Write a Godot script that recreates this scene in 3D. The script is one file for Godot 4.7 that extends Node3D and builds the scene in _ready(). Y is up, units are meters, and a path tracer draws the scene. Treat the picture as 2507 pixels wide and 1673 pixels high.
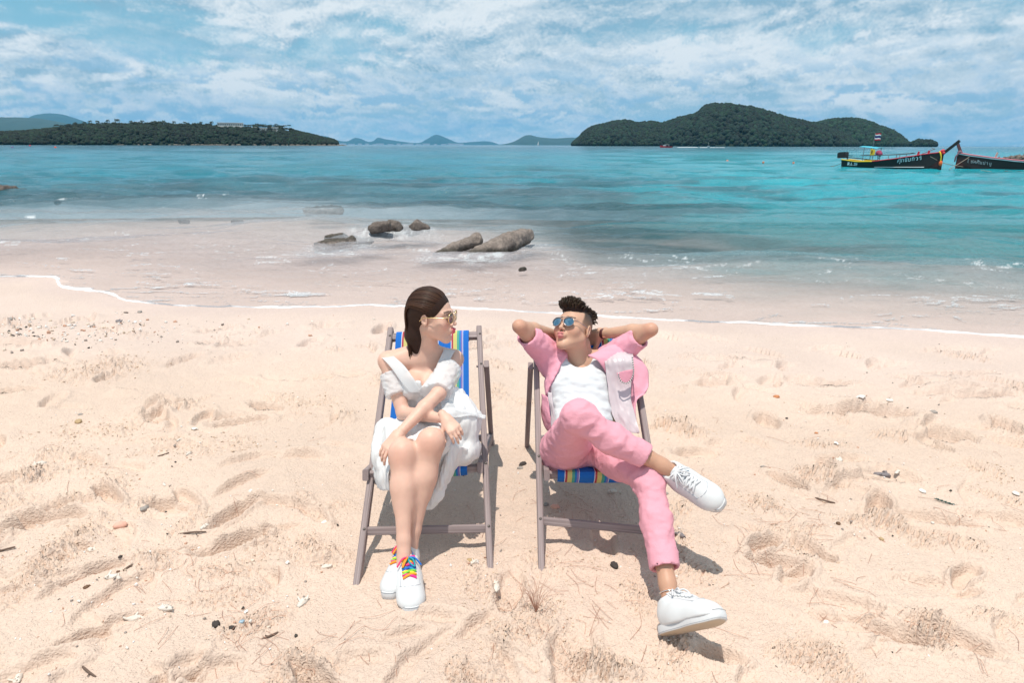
extends Node3D
# A couple in two striped deck chairs on a tropical beach, longtail boats and wooded islands behind.
# Units are metres, y is up; the origin lies on the sand under the camera, the sea lies towards -z.

const SEA := -0.12          # height of the still sea
var sand_noise := FastNoiseLite.new()
var rng := RandomNumberGenerator.new()
var white_dot: ImageTexture

func _ready():
	rng.seed = 20240611
	var cam := Camera3D.new()
	cam.name = "camera"
	cam.position = Vector3(0, 1.7, 0)
	cam.rotation_degrees = Vector3(-16.06, 0, 0.15)
	cam.fov = 53.19
	cam.near = 0.05
	cam.far = 60000.0
	add_child(cam)
	cam.current = true
	var sun := DirectionalLight3D.new()
	sun.name = "sun"
	sun.light_color = Color(1.0, 0.965, 0.91)
	sun.light_energy = 1.45
	sun.light_angular_distance = 0.5
	sun.shadow_enabled = true
	sun.directional_shadow_max_distance = 60.0
	sun.look_at_from_position(Vector3.ZERO, Vector3(0.11, -1.0, -0.21), Vector3(0, 0, -1))
	add_child(sun)
	var env := Environment.new()
	env.background_mode = Environment.BG_SKY
	env.sky = Sky.new()
	env.sky.sky_material = make_sky()
	env.tonemap_mode = Environment.TONE_MAPPER_LINEAR
	env.tonemap_exposure = 0.95
	env.fog_enabled = true
	env.fog_light_color = Color(0.40, 0.76, 0.97)
	env.fog_density = 0.00003
	env.sdfgi_enabled = true
	env.ssao_enabled = true
	env.ssil_enabled = true
	var around := WorldEnvironment.new()
	around.name = "world_environment"
	around.environment = env
	add_child(around)
	var dot := Image.create(4, 4, false, Image.FORMAT_RGBA8)
	dot.fill(Color.WHITE)
	white_dot = ImageTexture.create_from_image(dot)
	sand_noise.seed = 11
	sand_noise.frequency = 1.0
	sand_noise.fractal_octaves = 3

	build_sand()
	build_sea()
	build_land()
	build_rocks()
	build_boats()
	build_chairs()
	build_woman()
	build_man()
	build_debris()

# ---------------------------------------------------------------- naming
func tag(o: Node3D, label: String, category := "", group := "", kind := "") -> Node3D:
	if label: o.set_meta("label", label)
	if category: o.set_meta("category", category)
	if group: o.set_meta("group", group)
	if kind: o.set_meta("kind", kind)
	return o

func numbered(called: String, parent: Node) -> String:
	if not parent.has_node(called): return called
	var k := 1
	while parent.has_node("%s_%03d" % [called, k]): k += 1
	return "%s_%03d" % [called, k]

func thing(called: String, label: String, category: String, at := Vector3.ZERO, group := "") -> Node3D:
	var o := Node3D.new()
	o.name = numbered(called, self)
	add_child(o)
	o.position = at
	return tag(o, label, category, group)

func obj(called: String, shape, mat: Material, parent: Node = self) -> MeshInstance3D:
	var o := MeshInstance3D.new()
	o.name = numbered(called, parent)
	o.mesh = shape.mesh() if shape is Shape else shape
	o.material_override = mat
	parent.add_child(o)
	return o

func mat(c: Color, rough := 0.7, metal := 0.0, vc := false) -> StandardMaterial3D:
	var m := StandardMaterial3D.new()
	m.albedo_color = c.linear_to_srgb()
	m.roughness = rough
	m.metallic = metal
	m.vertex_color_use_as_albedo = vc
	return m

func relief(m: StandardMaterial3D, freq: float, size: float, depth_cm: float, octaves := 4, kind := FastNoiseLite.TYPE_SIMPLEX, world := true) -> StandardMaterial3D:
	# fine bumps from a seamless noise; size is the metres that one repeat covers
	var t := NoiseTexture2D.new()
	t.width = 512
	t.height = 512
	t.seamless = true
	var n := FastNoiseLite.new()
	n.noise_type = kind
	n.frequency = freq
	n.fractal_octaves = octaves
	n.seed = 5
	t.noise = n
	m.heightmap_enabled = true
	m.heightmap_texture = t
	m.heightmap_scale = depth_cm
	m.uv1_triplanar = true
	m.uv1_world_triplanar = world
	m.uv1_scale = Vector3.ONE / size
	return m

func lin(r: float, g: float, b: float) -> Color:
	# a colour given by its sRGB bytes
	return Color(r / 255.0, g / 255.0, b / 255.0).srgb_to_linear()

# ---------------------------------------------------------------- shapes
class Shape:
	var v := PackedVector3Array()
	var c := PackedColorArray()
	var t := PackedVector2Array()
	var i := PackedInt32Array()
	var col := Color.WHITE
	var flat_normals := false

	func vert(p: Vector3, uv := Vector2.ZERO) -> int:
		v.append(p)
		c.append(col)
		t.append(uv)
		return v.size() - 1

	func tri(a: int, b: int, d: int):      # anticlockwise seen from outside
		i.append(a)
		i.append(d)
		i.append(b)

	func quad(a: int, b: int, d: int, e: int):
		tri(a, b, d)
		tri(a, d, e)

	func face(p: Array, uv := [Vector2(0, 0), Vector2(1, 0), Vector2(1, 1), Vector2(0, 1)]):
		var n := []
		for k in p.size(): n.append(vert(p[k], uv[k % 4]))
		for k in range(1, p.size() - 1): tri(n[0], n[k], n[k + 1])

	func bar(a: Vector3, b: Vector3, w: float, h: float, up := Vector3.UP, ch := 0.003):
		# a square-sectioned bar with chamfered long edges; w across, h along up
		var d := (b - a).normalized()
		var x := d.cross(up).normalized()
		var y := x.cross(d).normalized()
		var ring := []
		for s in [[1, -1, 0, 1], [1, 1, 0, -1], [1, 1, -1, 0], [-1, 1, 1, 0], [-1, 1, 0, -1], [-1, -1, 0, 1], [-1, -1, 1, 0], [1, -1, -1, 0]]:
			ring.append(x * (s[0] * w * 0.5 + s[2] * ch) + y * (s[1] * h * 0.5 + s[3] * ch))
		var L := (b - a).length()
		for k in 8:
			var p: Vector3 = ring[k]
			var q: Vector3 = ring[(k + 1) % 8]
			face([a + p, a + q, b + q, b + p], [Vector2(k * 0.1, 0), Vector2(k * 0.1 + 0.05, 0), Vector2(k * 0.1 + 0.05, L), Vector2(k * 0.1, L)])
		var ea := []
		var eb := []
		for k in 8:
			eb.append(b + ring[k])
			ea.append(a + ring[7 - k])
		face(ea)
		face(eb)

	func box(m: Vector3, size: Vector3, basis := Basis.IDENTITY, ch := 0.004):
		bar(m - basis.z * size.z * 0.5, m + basis.z * size.z * 0.5, size.x, size.y, basis.y, ch)

	func tube(p: Array, r, sides := 8, uvlen := 1.0):
		# r: a radius or an array of radii
		var n := p.size()
		var first := -1
		var ref := Vector3.UP
		var d0: Vector3 = (p[1] - p[0]).normalized()
		if absf(d0.dot(ref)) > 0.9: ref = Vector3.RIGHT
		var x := d0.cross(ref).normalized()
		for k in n:
			var d: Vector3 = (p[mini(k + 1, n - 1)] - p[maxi(k - 1, 0)]).normalized()
			x = (x - d * x.dot(d)).normalized()
			var y := d.cross(x)
			var rad: float = r[k] if r is Array else r
			var start := v.size()
			for s in sides:
				var a := TAU * s / sides
				vert(p[k] + (x * cos(a) + y * sin(a)) * rad, Vector2(float(s) / sides, uvlen * k / (n - 1.0)))
			if first >= 0:
				for s in sides:
					var s2 := (s + 1) % sides
					quad(first + s, first + s2, start + s2, start + s)
			first = start
		for e in [0, n - 1]:
			var cc := vert(p[e])
			var at := first if e else first - sides * (n - 1)
			for s in sides:
				if e: tri(cc, at + s, at + (s + 1) % sides)
				else: tri(cc, at + (s + 1) % sides, at + s)

	func ball(m: Vector3, r: Vector3, basis := Basis.IDENTITY, nu := 12, nv := 8):
		var start := v.size()
		for b in nv + 1:
			var th := PI * b / nv
			for a in nu:
				var ph := TAU * a / nu
				vert(m + basis * (Vector3(sin(th) * cos(ph), cos(th), sin(th) * sin(ph)) * r))
		for b in nv:
			for a in nu:
				var a2 := (a + 1) % nu
				quad(start + b * nu + a, start + b * nu + a2, start + (b + 1) * nu + a2, start + (b + 1) * nu + a)

	func patch(ctrl: Array, nu: int, nv: int, thick := 0.004, wob: FastNoiseLite = null, amp := 0.0, freq := Vector3(3, 3, 3)):
		# a sheet through rows of control points, with thickness
		var rows := ctrl.size()
		var cols: int = ctrl[0].size()
		var P := []
		var N := []
		for jv in nv + 1:
			var fv := float(jv) / nv * (rows - 1)
			var j := mini(int(fv), rows - 2)
			var tv := fv - j
			var line := []
			for k in cols:
				var p1: Vector3 = ctrl[j][k]
				var p2: Vector3 = ctrl[j + 1][k]
				var p0: Vector3 = ctrl[j - 1][k] if j > 0 else p1 * 2 - p2
				var p3: Vector3 = ctrl[j + 2][k] if j + 2 < rows else p2 * 2 - p1
				line.append(p1.cubic_interpolate(p2, p0, p3, tv))
			var outl := PackedVector3Array()
			for ju in nu + 1:
				var fu := float(ju) / nu * (cols - 1)
				var k := mini(int(fu), cols - 2)
				var q1: Vector3 = line[k]
				var q2: Vector3 = line[k + 1]
				var q0: Vector3 = line[k - 1] if k > 0 else q1 * 2 - q2
				var q3: Vector3 = line[k + 2] if k + 2 < cols else q2 * 2 - q1
				outl.append(q1.cubic_interpolate(q2, q0, q3, fu - k))
			P.append(outl)
		for jv in nv + 1:
			var nl := PackedVector3Array()
			for ju in nu + 1:
				var du: Vector3 = P[jv][mini(ju + 1, nu)] - P[jv][maxi(ju - 1, 0)]
				var dv: Vector3 = P[mini(jv + 1, nv)][ju] - P[maxi(jv - 1, 0)][ju]
				nl.append(du.cross(dv).normalized())
			N.append(nl)
		var s := v.size()
		for side in [1.0, -1.0]:
			for jv in nv + 1:
				for ju in nu + 1:
					var p: Vector3 = P[jv][ju]
					var o := amp * wob.get_noise_3dv(p * freq) if wob else 0.0
					vert(p + N[jv][ju] * (side * thick * 0.5 + o), Vector2(float(ju) / nu, float(jv) / nv))
		var w := nu + 1
		var m := w * (nv + 1)
		for jv in nv:
			for ju in nu:
				var a := s + jv * w + ju
				quad(a, a + 1, a + w + 1, a + w)
				quad(a + m, a + m + w, a + m + w + 1, a + m + 1)
		for ju in nu:
			quad(s + ju, s + m + ju, s + m + ju + 1, s + ju + 1)
			var a := s + nv * w + ju
			quad(a, a + 1, a + m + 1, a + m)
		for jv in nv:
			var a := s + jv * w
			quad(a, a + w, a + m + w, a + m)
			a += nu
			quad(a, a + m, a + m + w, a + w)

	func mesh() -> ArrayMesh:
		var n := PackedVector3Array()
		n.resize(v.size())
		for k in range(0, i.size(), 3):
			var a := i[k]
			var b := i[k + 1]
			var d := i[k + 2]
			var f := (v[d] - v[a]).cross(v[b] - v[a])
			n[a] += f
			n[b] += f
			n[d] += f
		for k in n.size():
			n[k] = n[k].normalized() if n[k].length_squared() > 1e-20 else Vector3.UP
		var arr := []
		arr.resize(Mesh.ARRAY_MAX)
		arr[Mesh.ARRAY_VERTEX] = v
		arr[Mesh.ARRAY_NORMAL] = n
		arr[Mesh.ARRAY_COLOR] = c
		arr[Mesh.ARRAY_TEX_UV] = t
		arr[Mesh.ARRAY_INDEX] = i
		var am := ArrayMesh.new()
		am.add_surface_from_arrays(Mesh.PRIMITIVE_TRIANGLES, arr)
		return am

func curve(p: Array, per := 6) -> Array:
	# a smooth line through the points
	var r := []
	for k in p.size() - 1:
		var a = p[k - 1] if k > 0 else p[k] * 2 - p[k + 1]
		var d = p[k + 2] if k + 2 < p.size() else p[k + 1] * 2 - p[k]
		for s in per:
			r.append(p[k].cubic_interpolate(p[k + 1], a, d, float(s) / per))
	r.append(p[-1])
	return r

# ---------------------------------------------------------------- soft bodies: a distance field and its surface
class Field:
	var o: Vector3
	var h: float
	var nx: int
	var ny: int
	var nz: int
	var d := PackedFloat32Array()

	func _init(lo: Vector3, hi: Vector3, cell: float):
		o = lo
		h = cell
		nx = int((hi.x - lo.x) / cell) + 2
		ny = int((hi.y - lo.y) / cell) + 2
		nz = int((hi.z - lo.z) / cell) + 2
		d.resize(nx * ny * nz)
		d.fill(1000.0)

	func span(lo: Vector3, hi: Vector3) -> Array:
		return [maxi(0, int((lo.x - o.x) / h)), mini(nx - 1, int((hi.x - o.x) / h) + 1), maxi(0, int((lo.y - o.y) / h)), mini(ny - 1, int((hi.y - o.y) / h) + 1), maxi(0, int((lo.z - o.z) / h)), mini(nz - 1, int((hi.z - o.z) / h) + 1)]

	func cone(a: Vector3, b: Vector3, ra: float, rb: float, k := 0.02, carve := false):
		var m := maxf(ra, rb) + 3.5 * h + k * 0.5
		var e := span(a.min(b) - Vector3.ONE * m, a.max(b) + Vector3.ONE * m)
		var u := b - a
		var l2 := maxf(u.length_squared(), 1e-9)
		for z in range(e[4], e[5] + 1):
			var pz := o.z + z * h - a.z
			for y in range(e[2], e[3] + 1):
				var py := o.y + y * h - a.y
				var n := (z * ny + y) * nx + int(e[0])
				var tyz := py * u.y + pz * u.z
				for x in range(e[0], e[1] + 1):
					var px := o.x + x * h - a.x
					var t := clampf((px * u.x + tyz) / l2, 0.0, 1.0)
					var dx := px - u.x * t
					var dy := py - u.y * t
					var dz := pz - u.z * t
					var q := sqrt(dx * dx + dy * dy + dz * dz) - ra - (rb - ra) * t
					put(n, q, k, carve)
					n += 1

	func put(n: int, q: float, k: float, carve: bool):
		var e := d[n]
		if carve:
			q = -q
			if q > e - k:
				var w := maxf(k - absf(q - e), 0.0) / k
				d[n] = maxf(q, e) + w * w * k * 0.25
		elif q < e + k:
			var w := maxf(k - absf(q - e), 0.0) / k
			d[n] = minf(q, e) - w * w * k * 0.25

	func ell(m: Vector3, r: Vector3, basis := Basis.IDENTITY, k := 0.02, carve := false):
		var big := r.x * basis.x.abs() + r.y * basis.y.abs() + r.z * basis.z.abs() + Vector3.ONE * (3.5 * h + k * 0.5)
		var e := span(m - big, m + big)
		var inv := basis.inverse()
		var ux: Vector3 = inv.x * h
		for z in range(e[4], e[5] + 1):
			for y in range(e[2], e[3] + 1):
				var n := (z * ny + y) * nx + int(e[0])
				var p: Vector3 = inv * (o + Vector3(e[0], y, z) * h - m)
				for x in range(e[0], e[1] + 1):
					var s := p / r
					var k0 := s.length()
					var k1 := (s / r).length()
					put(n, k0 * (k0 - 1.0) / maxf(k1, 1e-6), k, carve)
					p += ux
					n += 1

	func cut(p: Vector3, nrm: Vector3, m: Vector3, reach: float):
		# takes away what lies on the side of the plane that nrm points to, within reach of m
		var e := span(m - Vector3.ONE * reach, m + Vector3.ONE * reach)
		for z in range(e[4], e[5] + 1):
			for y in range(e[2], e[3] + 1):
				var n := (z * ny + y) * nx + int(e[0])
				for x in range(e[0], e[1] + 1):
					var w := o + Vector3(x, y, z) * h
					if w.distance_squared_to(m) < reach * reach:
						d[n] = maxf(d[n], (w - p).dot(nrm))
					n += 1

	func top(x: float, z: float) -> float:
		var i := clampi(roundi((x - o.x) / h), 0, nx - 1)
		var k := clampi(roundi((z - o.z) / h), 0, nz - 1)
		for j in range(ny - 1, -1, -1):
			var q := d[(k * ny + j) * nx + i]
			if q < 0.0: return o.y + (j + (clampf(-q / h, 0.0, 1.0))) * h
		return 0.0

	func ripple(noise: FastNoiseLite, amp: float, stretch := Basis.IDENTITY):
		var n := 0
		for z in nz:
			for y in ny:
				for x in nx:
					if absf(d[n]) < 7.0 * h + amp:
						d[n] += amp * noise.get_noise_3dv(stretch * (o + Vector3(x, y, z) * h))
					n += 1

	func into(s: Shape, paint = null):
		var idx := PackedInt32Array()
		idx.resize(d.size())
		idx.fill(-1)
		var off := [0, 1, nx, nx + 1, nx * ny, nx * ny + 1, nx * ny + nx, nx * ny + nx + 1]
		var edges := [[0, 1], [2, 3], [4, 5], [6, 7], [0, 2], [1, 3], [4, 6], [5, 7], [0, 4], [1, 5], [2, 6], [3, 7]]
		var cor := [Vector3(0, 0, 0), Vector3(1, 0, 0), Vector3(0, 1, 0), Vector3(1, 1, 0), Vector3(0, 0, 1), Vector3(1, 0, 1), Vector3(0, 1, 1), Vector3(1, 1, 1)]
		var g := PackedFloat32Array()
		g.resize(8)
		var cells := PackedInt32Array()
		var far := 4.5 * h
		for z in nz - 1:
			for y in ny - 1:
				var n := (z * ny + y) * nx - 1
				for x in nx - 1:
					n += 1
					if absf(d[n]) > far: continue
					var mask := 0
					for k in 8:
						g[k] = d[n + off[k]]
						if g[k] < 0.0: mask |= 1 << k
					if mask == 0 or mask == 255: continue
					var sum := Vector3.ZERO
					var cnt := 0
					for e in edges:
						var a: float = g[e[0]]
						var b: float = g[e[1]]
						if (a < 0.0) != (b < 0.0):
							sum += cor[e[0]].lerp(cor[e[1]], a / (a - b))
							cnt += 1
					var p := o + (Vector3(x, y, z) + sum / cnt) * h
					if paint is Color: s.col = paint
					elif paint != null: s.col = paint.call(p)
					idx[n] = s.vert(p)
					cells.append(n)
		var sx := 1
		var sy := nx
		var sz := nx * ny
		for n in cells:
			var in0 := d[n] < 0.0
			for ax in 3:
				var st: int = [sx, sy, sz][ax]
				var u: int = [sy, sz, sx][ax]
				var w: int = [sz, sx, sy][ax]
				if n + st >= d.size() or n - u - w < 0: continue
				if in0 == (d[n + st] < 0.0): continue
				var a := idx[n]
				var b := idx[n - u]
				var c := idx[n - u - w]
				var e := idx[n - w]
				if b < 0 or c < 0 or e < 0: continue
				if in0: s.quad(a, b, c, e)
				else: s.quad(a, e, c, b)

# ---------------------------------------------------------------- sky
func make_sky() -> PanoramaSkyMaterial:
	var low := sky_image(4096, 2048, 826, 1024)     # the band that reaches 17 degrees up, in full detail
	var all := sky_image(1024, 512, 0, 256)
	all.resize(4096, 1024, Image.INTERPOLATE_CUBIC)
	var im := Image.create(4096, 2048, false, Image.FORMAT_RGBF)
	im.fill(Color(0.30, 0.42, 0.44))
	im.blit_rect(all, Rect2i(0, 0, 4096, 1024), Vector2i(0, 0))
	im.blit_rect(low, Rect2i(0, 0, 4096, 198), Vector2i(0, 826))
	var m := PanoramaSkyMaterial.new()
	m.panorama = ImageTexture.create_from_image(im)
	m.energy_multiplier = 1.0
	return m

func sky_image(w: int, h: int, from: int, to: int) -> Image:
	var a := FastNoiseLite.new()
	a.noise_type = FastNoiseLite.TYPE_SIMPLEX_SMOOTH
	a.frequency = 0.45
	a.fractal_octaves = 6
	a.fractal_gain = 0.46
	a.seed = 4
	a.domain_warp_enabled = true
	a.domain_warp_amplitude = 0.9
	a.domain_warp_frequency = 0.5
	var b := a.duplicate()
	b.seed = 31
	b.frequency = 0.8
	var puff := a.duplicate()
	puff.seed = 8
	puff.frequency = 1.0
	puff.fractal_octaves = 5
	var cells := PackedFloat32Array()
	cells.resize(w * (to - from) * 3)
	var n := 0
	var horizon := Color(0.40, 0.71, 0.87)
	var zenith := Color(0.13, 0.42, 0.60)
	for y in range(from, to):
		var el := PI * 0.5 - PI * (y + 0.5) / h
		var sy := sin(el)
		var cy := cos(el)
		for x in w:
			var az := TAU * ((x + 0.5) / w - 0.5)          # 0 looks out to sea, to the right is positive
			var dx := sin(az) * cy
			var dz := -cos(az) * cy
			var k := 1.0 / (sy + 0.20)
			var u := dx * k
			var v := dz * k
			var c := horizon.lerp(zenith, clampf(sy * 3.2, 0.0, 1.0))
			# a broken layer of stratocumulus, heavier to the left of the view; lit from above
			var n1: float = a.get_noise_3d(u * 1.8, v * 1.3 - sy * 2.0, 3.0)
			var up: float = a.get_noise_3d(u * 1.8, v * 1.3 - (sy + 0.012) * 2.0 - 0.10, 3.0)
			var n2: float = b.get_noise_3d(u * 1.6, v * 1.2 - sy * 3.0, 9.0)
			var bias := 0.42 - 0.12 * sin(az + 0.2) - 0.30 * exp(-(pow((az - 0.10) / 0.15, 2.0) + pow((el - 0.20) / 0.055, 2.0)))
			bias += 0.20 * exp(-(pow((az + 0.42) / 0.28, 2.0) + pow((el - 0.10) / 0.05, 2.0))) + 0.25 * exp(-(pow((az - 0.62) / 0.12, 2.0) + pow((el - 0.17) / 0.03, 2.0)))
			bias += 0.34 * exp(-(pow((az + 0.50) / 0.22, 2.0) + pow((el - 0.18) / 0.06, 2.0)))
			bias += 0.30 * smoothstep(0.3, 0.7, sy)
			var cov := smoothstep(-0.42, 0.26, n1 * 1.25 + bias)
			var lit := clampf(0.52 + 2.6 * (n1 - up) + 1.0 * n2, 0.0, 1.0)
			var body := Color(0.44, 0.66, 0.80).lerp(Color(0.31, 0.51, 0.66), smoothstep(0.02, 0.10, el)).lerp(Color(0.90, 0.96, 1.0), lit)
			c = c.lerp(body, cov * 0.95)
			# small cumulus low over the far shore
			var low := smoothstep(0.0, 0.025, el) * (1.0 - smoothstep(0.06, 0.15, el))
			if low > 0.0:
				var e2 := el * 34.0
				var p: float = puff.get_noise_3d(az * 13.0, e2, 5.0)
				var p2: float = puff.get_noise_3d(az * 13.0, e2 - 0.35, 5.0)
				var cv := smoothstep(-0.04, 0.16, p) * low * 0.9
				var sh := clampf(0.62 + (p - p2) * -1.5, 0.0, 1.0)
				c = c.lerp(Color(0.36, 0.60, 0.80).lerp(Color(0.76, 0.86, 0.95), sh), cv)
			cells[n] = c.r
			cells[n + 1] = c.g
			cells[n + 2] = c.b
			n += 3
	return Image.create_from_data(w, to - from, false, Image.FORMAT_RGBF, cells.to_byte_array())

# ---------------------------------------------------------------- sand, sea and shore
var shore := [Vector2(-60, 4.0), Vector2(-20, -6.0), Vector2(-7.28, -9.57), Vector2(-6.52, -9.55), Vector2(-6.22, -9.20), Vector2(-5.92, -8.85), Vector2(-5.19, -8.52), Vector2(-4.67, -8.07), Vector2(-4.21, -7.89), Vector2(-3.80, -7.78), Vector2(-2.70, -7.70), Vector2(-2.11, -7.76), Vector2(-1.72, -7.83), Vector2(-1.40, -7.79), Vector2(-0.63, -7.71), Vector2(0.12, -7.54), Vector2(1.08, -7.31), Vector2(1.81, -7.14), Vector2(2.44, -7.05), Vector2(3.38, -6.88), Vector2(4.16, -6.80), Vector2(5.07, -6.51), Vector2(9, -5.6), Vector2(30, -3.0), Vector2(60, 2.0)]

func shore_z(x: float) -> float:
	if x <= shore[0].x: return shore[0].y
	for k in range(1, shore.size()):
		if x < shore[k].x:
			return lerpf(shore[k - 1].y, shore[k].y, (x - shore[k - 1].x) / (shore[k].x - shore[k - 1].x))
	return shore[-1].y

func shore_table(x0: float, x1: float, n: int) -> PackedFloat32Array:
	var r := PackedFloat32Array()
	for k in n + 1: r.append(shore_z(lerpf(x0, x1, float(k) / n)))
	return r

func beach_height(off: float) -> float:
	# off: metres from the waterline, out to sea positive
	if off < -3.0: return 0.0
	var h := -0.04 * (off + 3.0) * smoothstep(-3.0, -1.5, off)
	return maxf(h, -1.6)

func sand_y(x: float, z: float) -> float:
	return beach_height(shore_z(x) - z)

const SAND_COLS := 860
var sand_rows := PackedFloat32Array()
var sand_half := PackedFloat32Array()
var sand_h := PackedFloat32Array()

func dent(x: float, z: float, turn: float, la: float, lb: float, deep: float, rim := 0.35, tilt := 0.0):
	# a pressed-in oval with a raised rim; tilt makes one end deeper
	var R := maxf(la, lb) * 1.7
	var ct := cos(turn)
	var st := sin(turn)
	for j in sand_rows.size():
		var dz := sand_rows[j] - z
		if absf(dz) > R: continue
		var w := sand_half[j]
		var i0 := maxi(0, int((x - R + w) / (2.0 * w) * (SAND_COLS - 1)))
		var i1 := mini(SAND_COLS - 1, int((x + R + w) / (2.0 * w) * (SAND_COLS - 1)) + 1)
		for i in range(i0, i1 + 1):
			var dx := -w + 2.0 * w * i / (SAND_COLS - 1) - x
			var a := (dx * ct + dz * st) / la
			var b := (-dx * st + dz * ct) / lb
			var u := sqrt(a * a + b * b)
			if u > 1.7: continue
			u += 0.14 * sand_noise.get_noise_2d((x + dx) * 14.0, (z + dz) * 14.0)
			var f := -(1.0 - smoothstep(0.72, 1.02, u)) * clampf(1.0 + tilt * a, 0.0, 2.0)
			var q := (u - 1.2) / 0.2
			f += rim * exp(-q * q) * clampf(1.0 + tilt * a * 0.7, 0.0, 2.0)
			sand_h[j * SAND_COLS + i] += 1.35 * deep * f

func scuff(x: float, z: float, turn: float, la: float, lb: float, amp: float):
	# churned lumpy sand
	var R := maxf(la, lb)
	var ct := cos(turn)
	var st := sin(turn)
	for j in sand_rows.size():
		var dz := sand_rows[j] - z
		if absf(dz) > R: continue
		var w := sand_half[j]
		var i0 := maxi(0, int((x - R + w) / (2.0 * w) * (SAND_COLS - 1)))
		var i1 := mini(SAND_COLS - 1, int((x + R + w) / (2.0 * w) * (SAND_COLS - 1)) + 1)
		for i in range(i0, i1 + 1):
			var px := -w + 2.0 * w * i / (SAND_COLS - 1)
			var dx := px - x
			var a := (dx * ct + dz * st) / la
			var b := (-dx * st + dz * ct) / lb
			var u := a * a + b * b
			if u > 1.0: continue
			var pz := z + dz
			var f := (1.0 - u) * (1.0 - u)
			var q := 1.0 - absf(sand_noise.get_noise_2d(px * 30.0, pz * 30.0)) * 2.4
			sand_h[j * SAND_COLS + i] += 1.7 * amp * sqrt(f) * (q * 0.55 + 0.9 * sand_noise.get_noise_2d(px * 58.0 + 40.0, pz * 58.0) + 0.5 * sand_noise.get_noise_2d(px * 12.0, pz * 12.0))

func ridge(x: float, z: float, turn: float, r: float, arc: float, amp: float, soft := 0.018):
	# a curved little scarp: the wall of an old footprint
	var R := r + 0.25
	for j in sand_rows.size():
		var dz := sand_rows[j] - z
		if absf(dz) > R: continue
		var w := sand_half[j]
		var i0 := maxi(0, int((x - R + w) / (2.0 * w) * (SAND_COLS - 1)))
		var i1 := mini(SAND_COLS - 1, int((x + R + w) / (2.0 * w) * (SAND_COLS - 1)) + 1)
		for i in range(i0, i1 + 1):
			var dx := -w + 2.0 * w * i / (SAND_COLS - 1) - x
			var l := sqrt(dx * dx + dz * dz)
			if l > R or l < 0.01: continue
			var an := absf(angle_difference(atan2(dz, dx), turn)) / arc
			if an > 1.0: continue
			var f := (1.0 - an * an)
			var q := l - r + 0.012 * sand_noise.get_noise_2d((x + dx) * 9.0, (z + dz) * 9.0)
			var step := smoothstep(-soft, soft, q)
			step *= exp(-maxf(q, 0.0) / 0.07)
			var dip := exp(-pow((q + soft * 1.6) / 0.03, 2.0)) * 0.6
			sand_h[j * SAND_COLS + i] += 1.4 * amp * f * (step - dip)

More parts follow.
